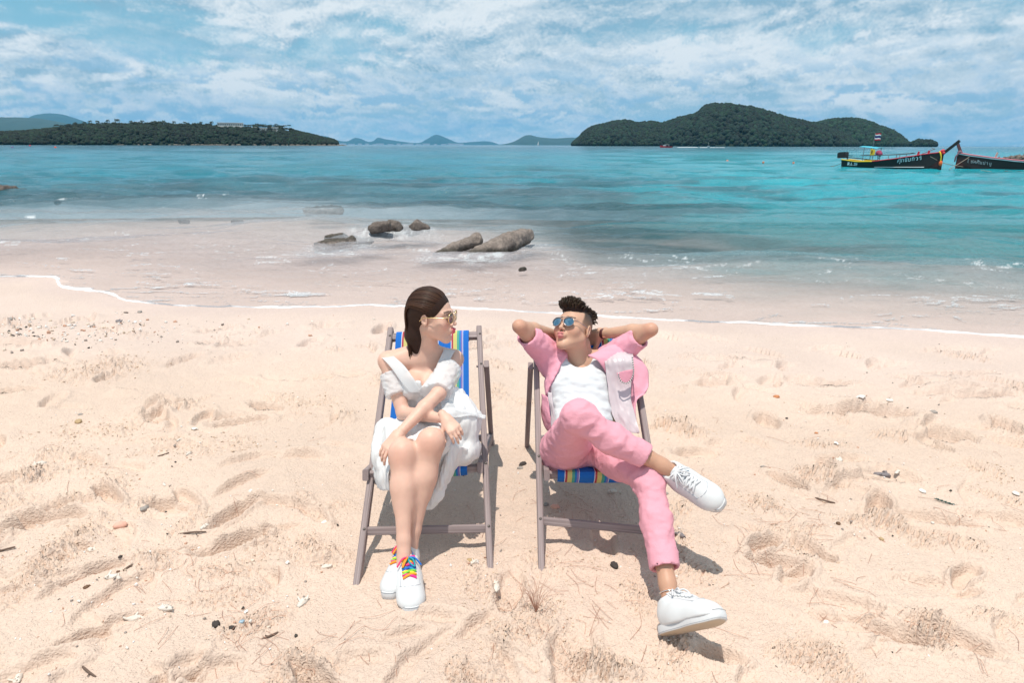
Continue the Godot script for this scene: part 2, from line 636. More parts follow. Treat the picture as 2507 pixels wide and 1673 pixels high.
func build_sand():
	var z := -1.45
	while z > -24.0:
		sand_rows.append(z)
		z -= maxf(0.0055, z * z / 1160.0 * 1.35)
	var nr := sand_rows.size()
	sand_half.resize(nr)
	for j in nr: sand_half[j] = 0.95 - sand_rows[j] * 0.86
	sand_h.resize(nr * SAND_COLS)
	var off := PackedFloat32Array()
	off.resize(nr * SAND_COLS)
	var table := shore_table(-24.0, 24.0, 2000)
	for j in nr:
		var w := sand_half[j]
		var zz := sand_rows[j]
		for i in SAND_COLS:
			var x := -w + 2.0 * w * i / (SAND_COLS - 1)
			var o: float = table[clampi(int((x + 24.0) / 48.0 * 2000.0), 0, 2000)] - zz
			var n := j * SAND_COLS + i
			off[n] = o
			var dry := 1.0 - smoothstep(-2.6, -1.2, o)
			sand_h[n] = beach_height(o) + dry * (0.022 * sand_noise.get_noise_2d(x * 0.9, zz * 0.9) + 0.008 * sand_noise.get_noise_2d(x * 3.1 + 50.0, zz * 3.1) + 0.007 * sand_noise.get_noise_2d(x * 9.0, zz * 9.0 + 20.0) + 0.0026 * sand_noise.get_noise_2d(x * 38.0, zz * 38.0))
	# old footprints and scuffs where the photograph shows them, then many smaller ones
	var r := RandomNumberGenerator.new()
	r.seed = 77
	for p in [Vector2(-3.393, -4.932), Vector2(-3.183, -5.082), Vector2(-3.17, -5.293)]: scuff(p.x, p.y, 0.5, 0.42, 0.2, 0.022)
	for p in [Vector2(-2.708, -3.859), Vector2(-2.484, -3.861), Vector2(-2.343, -3.924), Vector2(-2.552, -3.572), Vector2(-2.358, -3.443), Vector2(-2.6, -3.467), Vector2(-2, -3.686), Vector2(-1.784, -3.631), Vector2(-1.593, -3.689), Vector2(-1.405, -4.274), Vector2(-1.271, -4.388), Vector2(-1.11, -2.662), Vector2(-1.93, -2.793), Vector2(-1.921, -2.626), Vector2(-1.913, -2.476), Vector2(-1.939, -2.339), Vector2(-2.08, -3.23), Vector2(-1.8, -2.979)]:
		scuff(p.x, p.y, 0.5 + r.randf(), 0.2, 0.11, 0.016)
	for p in [Vector2(0.701, -2.654), Vector2(0.743, -2.459), Vector2(0.727, -2.771), Vector2(0.494, -2.298), Vector2(0.317, -1.925), Vector2(0.211, -1.983), Vector2(0.121, -2.199), Vector2(0.012, -2.065), Vector2(-0.019, -2.271), Vector2(-0.153, -2.4), Vector2(0.135, -2.514), Vector2(0.569, -1.994), Vector2(1.066, -1.986), Vector2(1.115, -1.909), Vector2(1.231, -3.035), Vector2(1.27, -2.975), Vector2(1.297, -2.61), Vector2(0.987, -3.946), Vector2(1.099, -3.884), Vector2(2.577, -3.349)]:
		scuff(p.x, p.y, r.randf() * 2.0, 0.16, 0.1, 0.015)
	for k in 9: dent(lerpf(-2.25, -1.05, k / 8.0), lerpf(-2.15, -2.78, k / 8.0), 2.65, 0.1, 0.03, 0.014, 0.6, 0.3)
	for p in [[Vector2(-1.465, -2.08), 2.5, 0.16, 0.04, 0.03], [Vector2(-2.263, -2.757), 2.7, 0.2, 0.05, 0.035], [Vector2(-1.002, -1.893), 2.8, 0.12, 0.05, 0.03], [Vector2(1.314, -2.113), 0.5, 0.25, 0.06, 0.03], [Vector2(1.529, -2.07), 0.6, 0.2, 0.07, 0.03], [Vector2(1.274, -2.641), 0.9, 0.17, 0.05, 0.03], [Vector2(1.2, -2.263), 0.3, 0.22, 0.09, 0.025], [Vector2(1.665, -2.354), 0.2, 0.2, 0.08, 0.022], [Vector2(1.926, -2.902), 0.4, 0.25, 0.06, 0.03], [Vector2(2.286, -2.886), 0.2, 0.22, 0.07, 0.028], [Vector2(2.318, -4.837), 0.1, 0.25, 0.07, 0.05], [Vector2(2.415, -4.192), 0.3, 0.25, 0.08, 0.045], [Vector2(2.161, -4.226), 0.0, 0.3, 0.08, 0.04], [Vector2(3.199, -4.581), 0.1, 0.4, 0.08, 0.05], [Vector2(3.67, -4.713), 0.1, 0.3, 0.09, 0.05], [Vector2(3.549, -5.138), 0.0, 0.35, 0.08, 0.05], [Vector2(-0.003, -2.347), 1.7, 0.16, 0.06, 0.03], [Vector2(0.213, -2.003), 1.8, 0.2, 0.08, 0.026], [Vector2(0.409, -2.702), 1.4, 0.14, 0.05, 0.02], [Vector2(-4.484, -5.883), 0.1, 0.3, 0.12, 0.07], [Vector2(-3.546, -4.573), 2.8, 0.2, 0.07, 0.05], [Vector2(-2.698, -5.995), 2.7, 0.18, 0.06, 0.05], [Vector2(-1.467, -4.9), 0.0, 0.12, 0.07, 0.03], [Vector2(-1.273, -4.998), 0.2, 0.15, 0.07, 0.03]]:
		dent(p[0].x, p[0].y, p[1], p[2], p[3], p[4] * 0.85, 0.4, 0.6)
	for k in 420:
		var zz := -lerpf(1.7, 7.0, pow(r.randf(), 1.05))
		var x := (r.randf() * 2.0 - 1.0) * (0.5 - zz * 0.8)
		if x > -0.75 and x < 0.75 and zz < -2.0 and zz > -3.6: continue
		if shore_z(x) - zz > -1.0: continue
		if x < -0.4 and zz < -4.6 and zz > -5.6 and r.randf() < 0.7: continue
		var big := 0.62 + 0.17 * absf(zz)
		match k % 4:
			0: dent(x, zz, r.randf() * PI, (0.10 + r.randf() * 0.06) * big, (0.035 + r.randf() * 0.03) * big, (0.016 + r.randf() * 0.018) * big, 0.45, r.randf() * 1.2 - 0.6)
			1: ridge(x, zz, r.randf() * TAU, (0.08 + r.randf() * 0.14) * big, 0.6 + r.randf() * 0.8, (0.016 + r.randf() * 0.02) * big)
			2: scuff(x, zz, r.randf() * PI, (0.08 + r.randf() * 0.14) * big, (0.05 + r.randf() * 0.07) * big, (0.011 + r.randf() * 0.011) * big)
			3: ridge(x, zz, -PI * 0.5 + r.randf() * 2.2 - 1.1, (0.15 + r.randf() * 0.3) * big, 0.4 + r.randf() * 0.4, (0.012 + r.randf() * 0.018) * big, 0.010)
	var s := Shape.new()
	var n := 0
	var tone := FastNoiseLite.new()
	tone.frequency = 0.6
	tone.seed = 3
	for j in nr:
		var w := sand_half[j]
		for i in SAND_COLS:
			var x := -w + 2.0 * w * i / (SAND_COLS - 1)
			var o := off[n]
			var wet := smoothstep(-0.75, -0.1, o + 0.25 * tone.get_noise_2d(x * 2.0, sand_rows[j] * 2.0))
			var damp := smoothstep(-3.4, -1.4, o)
			var c := Color(0.607, 0.478, 0.400).lerp(Color(0.61, 0.495, 0.44), damp).lerp(Color(0.58, 0.47, 0.43), wet)
			var g := 1.0 + 0.07 * tone.get_noise_2d(x, sand_rows[j]) + 0.05 * sand_noise.get_noise_2d(x * 90.0, sand_rows[j] * 90.0)
			if o > 1.0:      # reef and weed patches on the bed
				var q := reef(x, sand_rows[j], o)
				c = c.lerp(Color(0.10, 0.12, 0.11), q)
			s.col = Color(c.r * g, c.g * g, c.b * g)
			s.vert(Vector3(x, sand_h[n], sand_rows[j]))
			n += 1
	for j in nr - 1:
		for i in SAND_COLS - 1:
			var a := j * SAND_COLS + i
			s.quad(a, a + 1, a + SAND_COLS + 1, a + SAND_COLS)
	# the rest of the beach, coarser: to both sides and behind
	s.col = Color(0.607, 0.478, 0.40)
	for side in [-1.0, 1.0]:
		var before := -1
		for j in nr:
			var a := s.vert(Vector3(side * sand_half[j], sand_h[j * SAND_COLS + (0 if side < 0 else SAND_COLS - 1)], sand_rows[j]))
			var xo: float = side * (sand_half[j] + 50.0)
			var b := s.vert(Vector3(xo, beach_height(-3.5), sand_rows[j]) if absf(sand_rows[j]) < 6.0 else Vector3(xo, -1.2, sand_rows[j]))
			if before >= 0:
				if side > 0: s.quad(before, before + 1, b, a)
				else: s.quad(before, a, b, before + 1)
			before = a
	var last := -1
	for i in range(0, SAND_COLS, 1):
		var w := sand_half[0]
		var x := -w + 2.0 * w * i / (SAND_COLS - 1)
		var a := s.vert(Vector3(x, sand_h[i], -1.45))
		s.vert(Vector3(x, 0.0, -1.2))
		if last >= 0: s.quad(last, last + 1, a + 1, a)
		last = a
	s.face([Vector3(-60, 0, 40), Vector3(60, 0, 40), Vector3(60, 0, -1.2), Vector3(-60, 0, -1.2)])
	for side in [-1.0, 1.0]:
		var e := 0 if side < 0 else SAND_COLS - 1
		var p := [Vector3(side * sand_half[0], sand_h[e], -1.45), Vector3(side * sand_half[0], 0, -1.2), Vector3(side * 60.0, 0, -1.2), Vector3(side * (sand_half[0] + 50.0), 0, -1.45)]
		s.face([p[0], p[1], p[2], p[3]])
	var m := mat(Color.WHITE, 0.9, 0.0, true)
	bump(m, grey_texture(lattice(1024, [[512, 512, 0.55], [260, 260, 0.5], [131, 127, 0.3], [41, 37, 0.12]], 31), 1024), 1.7, 0.8)
	m.metallic_specular = 0.25
	tag(obj("sand_beach", s, m), "pale pinkish sand beach with footprints and scuffs", "beach", "", "structure")

func pale_reach(x: float, dist: float) -> float:
	# how far out the sandy shallows run: wide to the left, narrow to the right
	return lerpf(12.5, 3.5, smoothstep(-0.30, 0.42, x / maxf(dist, 1.0)))

var rock_feet := [Vector2(-2.872, -14.42), Vector2(-2.521, -14.634), Vector2(-1.93, -14.788), Vector2(-1.173, -11.542), Vector2(-0.904, -12.151), Vector2(-0.575, -11.377), Vector2(-0.277, -11.829), Vector2(0.084, -12.838), Vector2(0.363, -13.233), Vector2(-3.43, -12.058), Vector2(-3.094, -12.161), Vector2(-2.742, -12.573), Vector2(-5.307, -19.349)]

var reef_noise: FastNoiseLite
func reef(x: float, z: float, off: float) -> float:
	if reef_noise == null:
		reef_noise = FastNoiseLite.new()
		reef_noise.seed = 21
		reef_noise.frequency = 0.16
		reef_noise.fractal_octaves = 5
	var n := reef_noise.get_noise_2d(x * 0.55, z * 1.5)
	var ext := pale_reach(x, -z)
	var band := smoothstep(ext - 1.5, ext + 4.0, off + 3.5 * reef_noise.get_noise_2d(x * 1.3 + 70.0, z * 3.0)) * (1.0 - smoothstep(26.0, 42.0, off))
	band = maxf(band, 0.8 * smoothstep(3.0, 5.0, off) * smoothstep(0.5, 1.6, x) * (1.0 - smoothstep(4.0, 7.0, x)))
	var right := smoothstep(0.12, 0.5, x / maxf(-z, 1.0))
	return clampf(smoothstep(-0.10, 0.26, n + 0.12 - 0.26 * right) * band, 0.0, 1.0)

func build_sea():
	var rows := PackedFloat32Array()
	var y := 300.0
	while y > 0.085:
		rows.append(682.0 * 1.82 / y)
		y -= 0.62 if y > 12.0 else maxf(0.05, y * 0.05)
	rows.append(16000.0)
	var steps := PackedFloat32Array()          # across the view: fine in the middle, then out to both sides
	for q in [-7.0, -4.5, -3.0, -2.2, -1.7, -1.35, -1.15]: steps.append(q)
	for q in 900: steps.append(-1.0 + 2.0 * q / 899.0)
	for q in [1.15, 1.35, 1.7, 2.2, 3.0, 4.5, 7.0]: steps.append(q)
	var cols := steps.size()
	var nr := rows.size()
	var wave := FastNoiseLite.new()
	wave.frequency = 1.0
	wave.fractal_octaves = 2
	wave.seed = 9
	var foam := FastNoiseLite.new()
	foam.frequency = 0.9
	foam.fractal_octaves = 3
	foam.seed = 14
	foam.domain_warp_enabled = true
	foam.domain_warp_amplitude = 0.5
	foam.domain_warp_frequency = 0.8
	var patchy := FastNoiseLite.new()
	patchy.frequency = 0.35
	patchy.seed = 2
	var table := shore_table(-30.0, 30.0, 2400)
	var s := Shape.new()
	for j in nr:
		var dist := rows[j]
		var gap: float = dist - rows[j - 1] if j else 0.03
		var w := dist * 0.86 + 1.5
		for i in cols:
			var x := w * steps[i]
			var z := -dist
			var sz: float = table[clampi(int((x + 30.0) / 60.0 * 2400.0), 0, 2400)] if absf(x) < 30.0 else shore_z(x)
			var off := sz - z
			var h := 0.0
			var calm := clampf(off / 6.0, 0.0, 1.0)
			# waves run in towards the beach; short ones only where the mesh can carry them
			var amp := 1.0
			if gap < 0.12: h += 0.006 * wave.get_noise_2d(x * 2.2, z * 5.0) * (0.4 + calm)
			if gap < 0.4: h += 0.045 * wave.get_noise_2d(x * 0.7 + 11.0, z * 1.9) * (0.12 + calm * 0.9)
			if gap < 1.2: h += 0.12 * wave.get_noise_2d(x * 0.25 + 31.0, z * 0.75) * calm
			if gap < 5.0: h += 0.26 * wave.get_noise_2d(x * 0.07 + 31.0, z * 0.22) * calm
			elif gap < 40.0: h += 0.5 * wave.get_noise_2d(x * 0.02, z * 0.04)
			# colour of the water itself: clear over the sand, turquoise further out, deep blue far off
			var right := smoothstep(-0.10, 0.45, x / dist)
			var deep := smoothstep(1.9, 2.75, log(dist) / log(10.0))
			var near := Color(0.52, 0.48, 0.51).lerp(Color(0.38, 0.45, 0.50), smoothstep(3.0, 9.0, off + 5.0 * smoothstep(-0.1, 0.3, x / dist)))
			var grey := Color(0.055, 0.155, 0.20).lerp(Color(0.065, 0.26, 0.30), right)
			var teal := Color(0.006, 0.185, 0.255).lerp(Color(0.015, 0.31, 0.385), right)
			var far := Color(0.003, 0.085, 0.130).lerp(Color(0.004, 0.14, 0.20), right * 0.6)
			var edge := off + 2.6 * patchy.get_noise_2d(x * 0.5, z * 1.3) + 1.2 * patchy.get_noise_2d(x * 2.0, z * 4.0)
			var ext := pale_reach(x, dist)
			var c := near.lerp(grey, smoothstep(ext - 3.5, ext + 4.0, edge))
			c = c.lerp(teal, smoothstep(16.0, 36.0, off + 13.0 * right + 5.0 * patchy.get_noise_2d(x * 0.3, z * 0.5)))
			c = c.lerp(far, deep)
			var rf := reef(x, z, off) if off < 60.0 else 0.0
			c = c.lerp(Color(0.022, 0.062, 0.082), rf * 0.62)
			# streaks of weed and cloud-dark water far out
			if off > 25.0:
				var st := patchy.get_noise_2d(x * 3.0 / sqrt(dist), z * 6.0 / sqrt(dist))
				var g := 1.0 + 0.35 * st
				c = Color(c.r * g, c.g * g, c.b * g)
			var al := 0.12 + 0.30 * smoothstep(0.0, 4.0, off) + 0.28 * smoothstep(ext - 3.0, ext + 5.0, edge) + 0.30 * smoothstep(10.0, 26.0, off)
			# broken, milky water about the rocks
			if dist < 22.0 and dist > 9.0:
				var dn := 9.0
				for q in rock_feet: dn = minf(dn, Vector2((x - q.x) * 1.0, (z - q.y) * 0.75).length())
				if dn < 0.8:
					var milk := 1.0 - smoothstep(0.10, 0.70, dn + 0.30 * patchy.get_noise_2d(x * 4.0, z * 4.0))
					al = maxf(al, lerpf(al, 0.80, milk))
					c = c.lerp(Color(0.40, 0.39, 0.41), milk * 0.5)
					var lace := 1.0 - smoothstep(0.03, 0.10, absf(foam.get_noise_2d(x * 1.6, z * 3.0)))
					c = c.lerp(Color(0.70, 0.74, 0.78), lace * milk * 0.8)
			# foam: thin torn lines near the beach
			if off < 9.0 and off > -0.5:
				var fq := absf(foam.get_noise_2d(x * 0.45 + z * 0.2, z * 1.25))
				var pz := patchy.get_noise_2d(x * 1.3, z * 2.2 + 7.0)
				var th := 0.055 * clampf(pz * 2.0 + 0.42, 0.0, 1.0) * (1.0 - smoothstep(3.2, 6.5, off)) + 0.03 * (1.0 - smoothstep(0.1, 0.9, off))
				var f := 1.0 - smoothstep(th * 0.35, th + 0.004, fq)
				if th < 0.004: f = 0.0
				f *= 0.55 + 0.45 * clampf(pz + 0.5, 0.0, 1.0)
				if off < 0.0: f = 0.0
				c = c.lerp(Color(0.72, 0.76, 0.80), f * 0.85)
				al = maxf(al, f * 0.8)
			elif off < 30.0:
				# broken crests over the reef
				var fw := absf(foam.get_noise_2d(x * 0.5 + 60.0, z * 2.0))
				var pz := patchy.get_noise_2d(x * 0.7, z * 1.6 + 40.0)
				var want := 1.5 - 1.28 * smoothstep(6.0, 10.0, -x) * smoothstep(9.0, 11.0, off) * (1.0 - smoothstep(17.0, 20.0, off))
				var f := (1.0 - smoothstep(0.02, 0.06, fw)) * smoothstep(want, want + 0.15, pz)
				c = c.lerp(Color(0.72, 0.76, 0.80), f)
				al = maxf(al, f)
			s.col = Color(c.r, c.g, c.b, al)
			s.vert(Vector3(x, SEA + h if off > -0.3 else SEA - 0.02, z))
	for j in nr - 1:
		for i in cols - 1:
			var a := j * cols + i
			s.quad(a, a + 1, a + cols + 1, a + cols)
	var m := mat(Color.WHITE, 0.10, 0.0, true)
	m.transparency = BaseMaterial3D.TRANSPARENCY_ALPHA
	m.albedo_texture = white_dot
	m.metallic_specular = 0.22
	m.heightmap_enabled = true
	m.heightmap_texture = grey_texture(lattice(512, [[13, 11, 0.6], [31, 27, 0.45], [67, 61, 0.3], [140, 130, 0.2]], 32), 512)
	m.heightmap_scale = 9.0
	m.uv1_triplanar = true
	m.uv1_world_triplanar = true
	m.uv1_scale = Vector3(0.35, 0.35, 0.8)
	tag(obj("sea", s, m), "clear turquoise sea with grey reef patches and foam", "sea", "", "structure")
	# the white lip of the last wave along the waterline
	var lip := Shape.new()
	lip.col = Color(0.74, 0.78, 0.82)
	var prev := -1
	var pts := []
	for k in range(2, shore.size() - 2): pts.append(Vector3(shore[k].x, 0, shore[k].y))
	pts = curve(pts, 40)
	for k in pts.size():
		var p: Vector3 = pts[k]
		var wob := 0.05 * foam.get_noise_2d(p.x * 3.0, 1.0)
		var wd := 0.010 + 0.045 * clampf(0.25 + 1.6 * foam.get_noise_2d(p.x * 1.7, 20.0), 0.0, 1.2)
		wd *= smoothstep(-0.35, -0.1, foam.get_noise_2d(p.x * 0.9, 55.0))
		if p.x < -5.4 and p.x > -6.6: wd = maxf(wd * 2.0, 0.05)
		p.z += wob
		p.y = SEA + 0.012
		var a := lip.vert(p + Vector3(0, -0.016, wd * 0.5))
		lip.vert(p + Vector3(0, 0.004, wd * 0.2))
		lip.vert(p + Vector3(0, 0.003, -wd * 0.4))
		lip.vert(p + Vector3(0, -0.018, -wd * (0.8 + 0.7 * absf(foam.get_noise_2d(p.x * 9.0, 4.0)))))
		if prev >= 0:
			for q in 3: lip.quad(prev + q, a + q, a + q + 1, prev + q + 1)
		prev = a
	var lm := mat(Color.WHITE, 0.6, 0.0, true)
	tag(obj("wave_foam", lip, lm), "white foam lip where the last wave meets the sand", "foam", "", "stuff")

# ---------------------------------------------------------------- islands, hills, forest
func hill(called: String, label: String, crest: Array, dist: float, depth: float, m: Material, rough: float, seed_: int, sub := 6) -> Dictionary:
	# crest: azimuth and elevation in degrees, left to right, of a ridge that stands dist metres away
	var n := FastNoiseLite.new()
	n.seed = seed_
	n.frequency = 1.0
	n.fractal_octaves = 4
	var line := []
	for p in crest: line.append(Vector2(p.x, p.y))
	line = curve(line, sub)
	var s := Shape.new()
	var nw := 22
	var tops := []
	for p in line:
		var a := deg_to_rad(p.x)
		var hgt := maxf(tan(deg_to_rad(p.y)) * dist / cos(0.0) + 1.7 - SEA, 0.0)
		tops.append(hgt)
		var out := Vector3(sin(a), 0, -cos(a))
		for k in nw + 1:
			var w := float(k) / nw * 2.0 - 1.0
			var prof := pow(maxf(1.0 - w * w, 0.0), 0.7)
			var q := out * (dist + w * depth * (0.35 + 0.65 * clampf(hgt / (depth * 0.3), 0.0, 1.0)))
			var g := n.get_noise_3d(q.x * 6.0 / depth, 0.0, q.z * 6.0 / depth)
			q.y = SEA - 0.5 + hgt * prof * (1.0 + rough * g * (1.0 - prof) * 2.0)
			s.vert(q)
	for j in line.size() - 1:
		for k in nw:
			var a := j * (nw + 1) + k
			s.quad(a, a + 1, a + nw + 2, a + nw + 1)
	var o := obj(called, s, m)
	tag(o, label, "hill", "", "structure")
	return {"shape": s, "nw": nw, "rows": line.size(), "node": o}

func crown_mesh(seed_: int) -> ArrayMesh:
	var n := FastNoiseLite.new()
	n.seed = seed_
	n.frequency = 1.3
	var s := Shape.new()
	s.ball(Vector3.ZERO, Vector3.ONE, Basis.IDENTITY, 9, 6)
	for k in s.v.size(): s.v[k] *= 1.0 + 0.55 * n.get_noise_3dv(s.v[k])
	return s.mesh()

func forest(called: String, label: String, land: Dictionary, count: int, size: float, seed_: int, tints: Array, m: Material, clear := []):
	var r := RandomNumberGenerator.new()
	r.seed = seed_
	var s: Shape = land.shape
	var nw: int = land.nw
	var places := []
	var w := nw + 1
	var tries := 0
	while places.size() < count and tries < count * 6:
		tries += 1
		var j := r.randi() % (int(land.rows) - 1)
		var k := r.randi() % int(nw * 0.72)          # index 0 is the side that faces the beach
		var a := s.v[j * w + k]
		var p := a.lerp(s.v[(j + 1) * w + k], r.randf())
		p = p.lerp(p + (s.v[j * w + k + 1] - a), r.randf())
		if p.y < 0.6: continue
		var open := false
		for q in clear:      # gaps left in front of the buildings
			var az := rad_to_deg(atan2(p.x, -p.z))
			if az > q[0] and az < q[1] and rad_to_deg(atan2(p.y + size * 0.9 - 1.7, Vector2(p.x, p.z).length())) > q[2]: open = true
		if open: continue
		places.append(p)
	var mm := MultiMesh.new()
	mm.transform_format = MultiMesh.TRANSFORM_3D
	mm.use_colors = true
	mm.mesh = crown_mesh(seed_)
	mm.instance_count = places.size()
	for k in places.size():
		var sc := size * (0.55 + r.randf() * 0.8)
		var b := Basis(Vector3.UP, r.randf() * TAU).scaled(Vector3(sc, sc * (0.75 + r.randf() * 0.5), sc))
		mm.set_instance_transform(k, Transform3D(b, places[k] + Vector3(0, sc * 0.45, 0)))
		var c: Color = tints[r.randi() % tints.size()]
		var g := 0.25 + r.randf() * 0.75
		mm.set_instance_color(k, Color(c.r * g, c.g * g, c.b * g))
	var o := MultiMeshInstance3D.new()
	o.name = called
	o.multimesh = mm
	o.material_override = m
	add_child(o)
	tag(o, label, "forest", "", "stuff")

func palm(at: Vector3, tall: float, lean: float, turn: float, label: String, fr: Material, tr: Material, r: RandomNumberGenerator):
	var o := thing("palm_tree", label, "palm tree", at, "palms on the headland ridge")
	var t := Shape.new()
	var top := Vector3(cos(turn) * lean, tall, sin(turn) * lean)
	t.tube([Vector3(0, -1.5, 0), Vector3(cos(turn) * lean * 0.25, tall * 0.5, sin(turn) * lean * 0.25), top], [tall * 0.02, tall * 0.015, tall * 0.012], 6)
	obj("trunk", t, tr, o)
	var f := Shape.new()
	for k in 11:
		var a := TAU * k / 11.0 + r.randf() * 0.4
		var up := r.randf() * 0.9 + 0.05
		var L := tall * (0.34 + 0.08 * r.randf())
		var d := Vector3(cos(a), 0, sin(a))
		var side := Vector3(-d.z, 0, d.x)
		var last := []
		for q in 5:
			var u := q / 4.0
			var c := top + d * L * u * (1.0 - 0.25 * u) + Vector3(0, L * (up * u - 1.15 * u * u), 0)
			var wd := L * 0.12 * (1.0 - pow(u * 2.0 - 1.0, 2.0) * 0.85)
			var e := [f.vert(c + side * wd - Vector3(0, wd * 0.5, 0)), f.vert(c + Vector3(0, wd * 0.25, 0)), f.vert(c - side * wd - Vector3(0, wd * 0.5, 0))]
			if last:
				f.quad(last[0], e[0], e[1], last[1])
				f.quad(last[1], e[1], e[2], last[2])
			last = e
	obj("crown", f, fr, o)

func build_land():
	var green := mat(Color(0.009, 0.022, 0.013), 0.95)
	var leaves := mat(Color.WHITE, 0.9, 0.0, true)
	var rocky := mat(Color(0.20, 0.17, 0.14), 0.95)
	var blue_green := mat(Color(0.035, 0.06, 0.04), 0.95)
	# distant mainland, fading in the air
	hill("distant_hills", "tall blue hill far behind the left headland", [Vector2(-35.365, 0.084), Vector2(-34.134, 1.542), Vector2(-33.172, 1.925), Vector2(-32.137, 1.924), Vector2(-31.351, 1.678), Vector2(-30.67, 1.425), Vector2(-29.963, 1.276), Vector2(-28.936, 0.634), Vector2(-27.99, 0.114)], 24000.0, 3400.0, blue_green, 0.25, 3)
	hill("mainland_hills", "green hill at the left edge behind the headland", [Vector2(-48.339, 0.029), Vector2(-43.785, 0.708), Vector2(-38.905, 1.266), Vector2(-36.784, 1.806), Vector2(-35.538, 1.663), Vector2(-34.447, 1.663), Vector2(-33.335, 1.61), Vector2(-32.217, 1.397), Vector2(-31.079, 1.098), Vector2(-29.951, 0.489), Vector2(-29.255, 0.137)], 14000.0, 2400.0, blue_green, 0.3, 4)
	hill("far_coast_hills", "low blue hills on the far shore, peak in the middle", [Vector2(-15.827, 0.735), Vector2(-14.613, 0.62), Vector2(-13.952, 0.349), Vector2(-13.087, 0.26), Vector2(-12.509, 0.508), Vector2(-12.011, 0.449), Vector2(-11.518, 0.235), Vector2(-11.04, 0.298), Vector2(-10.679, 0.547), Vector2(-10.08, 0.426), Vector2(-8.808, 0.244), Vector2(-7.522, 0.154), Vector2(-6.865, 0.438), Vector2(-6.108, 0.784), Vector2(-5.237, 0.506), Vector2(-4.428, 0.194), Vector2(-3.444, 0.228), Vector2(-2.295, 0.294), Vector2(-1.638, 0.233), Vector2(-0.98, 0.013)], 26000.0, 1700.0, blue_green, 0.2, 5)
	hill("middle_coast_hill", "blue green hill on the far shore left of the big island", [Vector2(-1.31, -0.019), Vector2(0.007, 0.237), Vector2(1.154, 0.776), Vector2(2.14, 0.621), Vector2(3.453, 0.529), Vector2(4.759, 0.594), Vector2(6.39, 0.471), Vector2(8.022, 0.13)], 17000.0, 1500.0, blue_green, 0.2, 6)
	# the two wooded islands to the right
	var back := hill("rear_island", "lower wooded island hump right of the main summit", [Vector2(21.219, 0.037), Vector2(22.23, 1.147), Vector2(23.296, 1.542), Vector2(24.368, 1.702), Vector2(25.439, 1.718), Vector2(26.253, 1.541), Vector2(27.077, 1.227), Vector2(28.031, 0.833), Vector2(28.593, 0.443), Vector2(29.081, 0.029)], 2700.0, 330.0, green, 0.3, 8)
	var big := hill("wooded_island", "large dark wooded island right of centre", [Vector2(4.841, -0.035), Vector2(5.351, 0.407), Vector2(5.95, 1.002), Vector2(6.684, 1.313), Vector2(7.324, 1.437), Vector2(8.118, 1.621), Vector2(9.074, 1.681), Vector2(9.941, 1.495), Vector2(10.822, 1.585), Vector2(11.833, 1.49), Vector2(12.993, 1.85), Vector2(14.352, 2.203), Vector2(14.924, 2.675), Vector2(15.666, 2.845), Vector2(16.867, 2.772), Vector2(18.358, 2.578), Vector2(19.553, 2.244), Vector2(20.737, 1.883), Vector2(22.042, 1.581), Vector2(23.33, 1.255), Vector2(24.758, 0.733), Vector2(25.921, 0.02)], 2200.0, 330.0, green, 0.3, 7)
	var islet := hill("rocky_islet", "small dark islet right of the big island", [Vector2(29.157, 0.029), Vector2(29.454, 0.222), Vector2(29.815, 0.305), Vector2(30.193, 0.25), Vector2(30.491, 0.223), Vector2(30.808, 0.06)], 2300.0, 40.0, green, 0.3, 9)
	var tints := [Color(0.0048, 0.0244, 0.0156), Color(0.0072, 0.0327, 0.0176), Color(0.0108, 0.0408, 0.0196), Color(0.0048, 0.0204, 0.0156)]
	forest("island_forest", "dense forest over the large island", big, 15000, 5.6, 101, tints, leaves)
	forest("rear_island_forest", "dense forest over the rear island hump", back, 5000, 6.5, 102, [Color(0.0096, 0.0408, 0.0196), Color(0.0144, 0.0531, 0.0235), Color(0.0084, 0.0327, 0.0196)], leaves)
	forest("islet_forest", "scrub on the small islet", islet, 300, 4.5, 103, tints, leaves)
	# the headland on the left
	var head := hill("headland", "low wooded headland on the left", [Vector2(-50.047, -0.06), Vector2(-47.401, 0.268), Vector2(-43.811, 0.572), Vector2(-40.929, 0.703), Vector2(-38.217, 0.642), Vector2(-35.711, 0.62), Vector2(-34.383, 0.686), Vector2(-32.995, 0.859), Vector2(-31.079, 1.098), Vector2(-29.608, 1.173), Vector2(-27.842, 1.225), Vector2(-26.021, 1.251), Vector2(-23.879, 1.193), Vector2(-21.658, 1.16), Vector2(-19.935, 1.237), Vector2(-18.186, 1.195), Vector2(-17.02, 0.907), Vector2(-15.834, 0.644), Vector2(-14.784, 0.376), Vector2(-14.175, 0.256), Vector2(-13.847, 0.073)], 1500.0, 120.0, green, 0.3, 12)
	forest("headland_forest", "dark green wood covering the left headland", head, 14000, 3.0, 104, [Color(0.0054, 0.0225, 0.0117), Color(0.0078, 0.0285, 0.0137), Color(0.0132, 0.0387, 0.0176), Color(0.0042, 0.0163, 0.0107)], leaves, [[Vector2(-21.343, 9.778).x, Vector2(-19.867, 9.875).x, Vector2(-21.514, 1.191).y], [Vector2(-19.646, 9.889).x, Vector2(-18.812, 9.94).x, Vector2(-20.108, 0.941).y], [Vector2(-18.672, 9.949).x, Vector2(-18.082, 9.984).x, Vector2(-19.212, 0.89).y], [Vector2(-17.856, 9.997).x, Vector2(-17.26, 10.03).x, Vector2(-18.387, 0.926).y]])
	# pale rocks along its foot
	var r := RandomNumberGenerator.new()
	r.seed = 5
	var st := Shape.new()
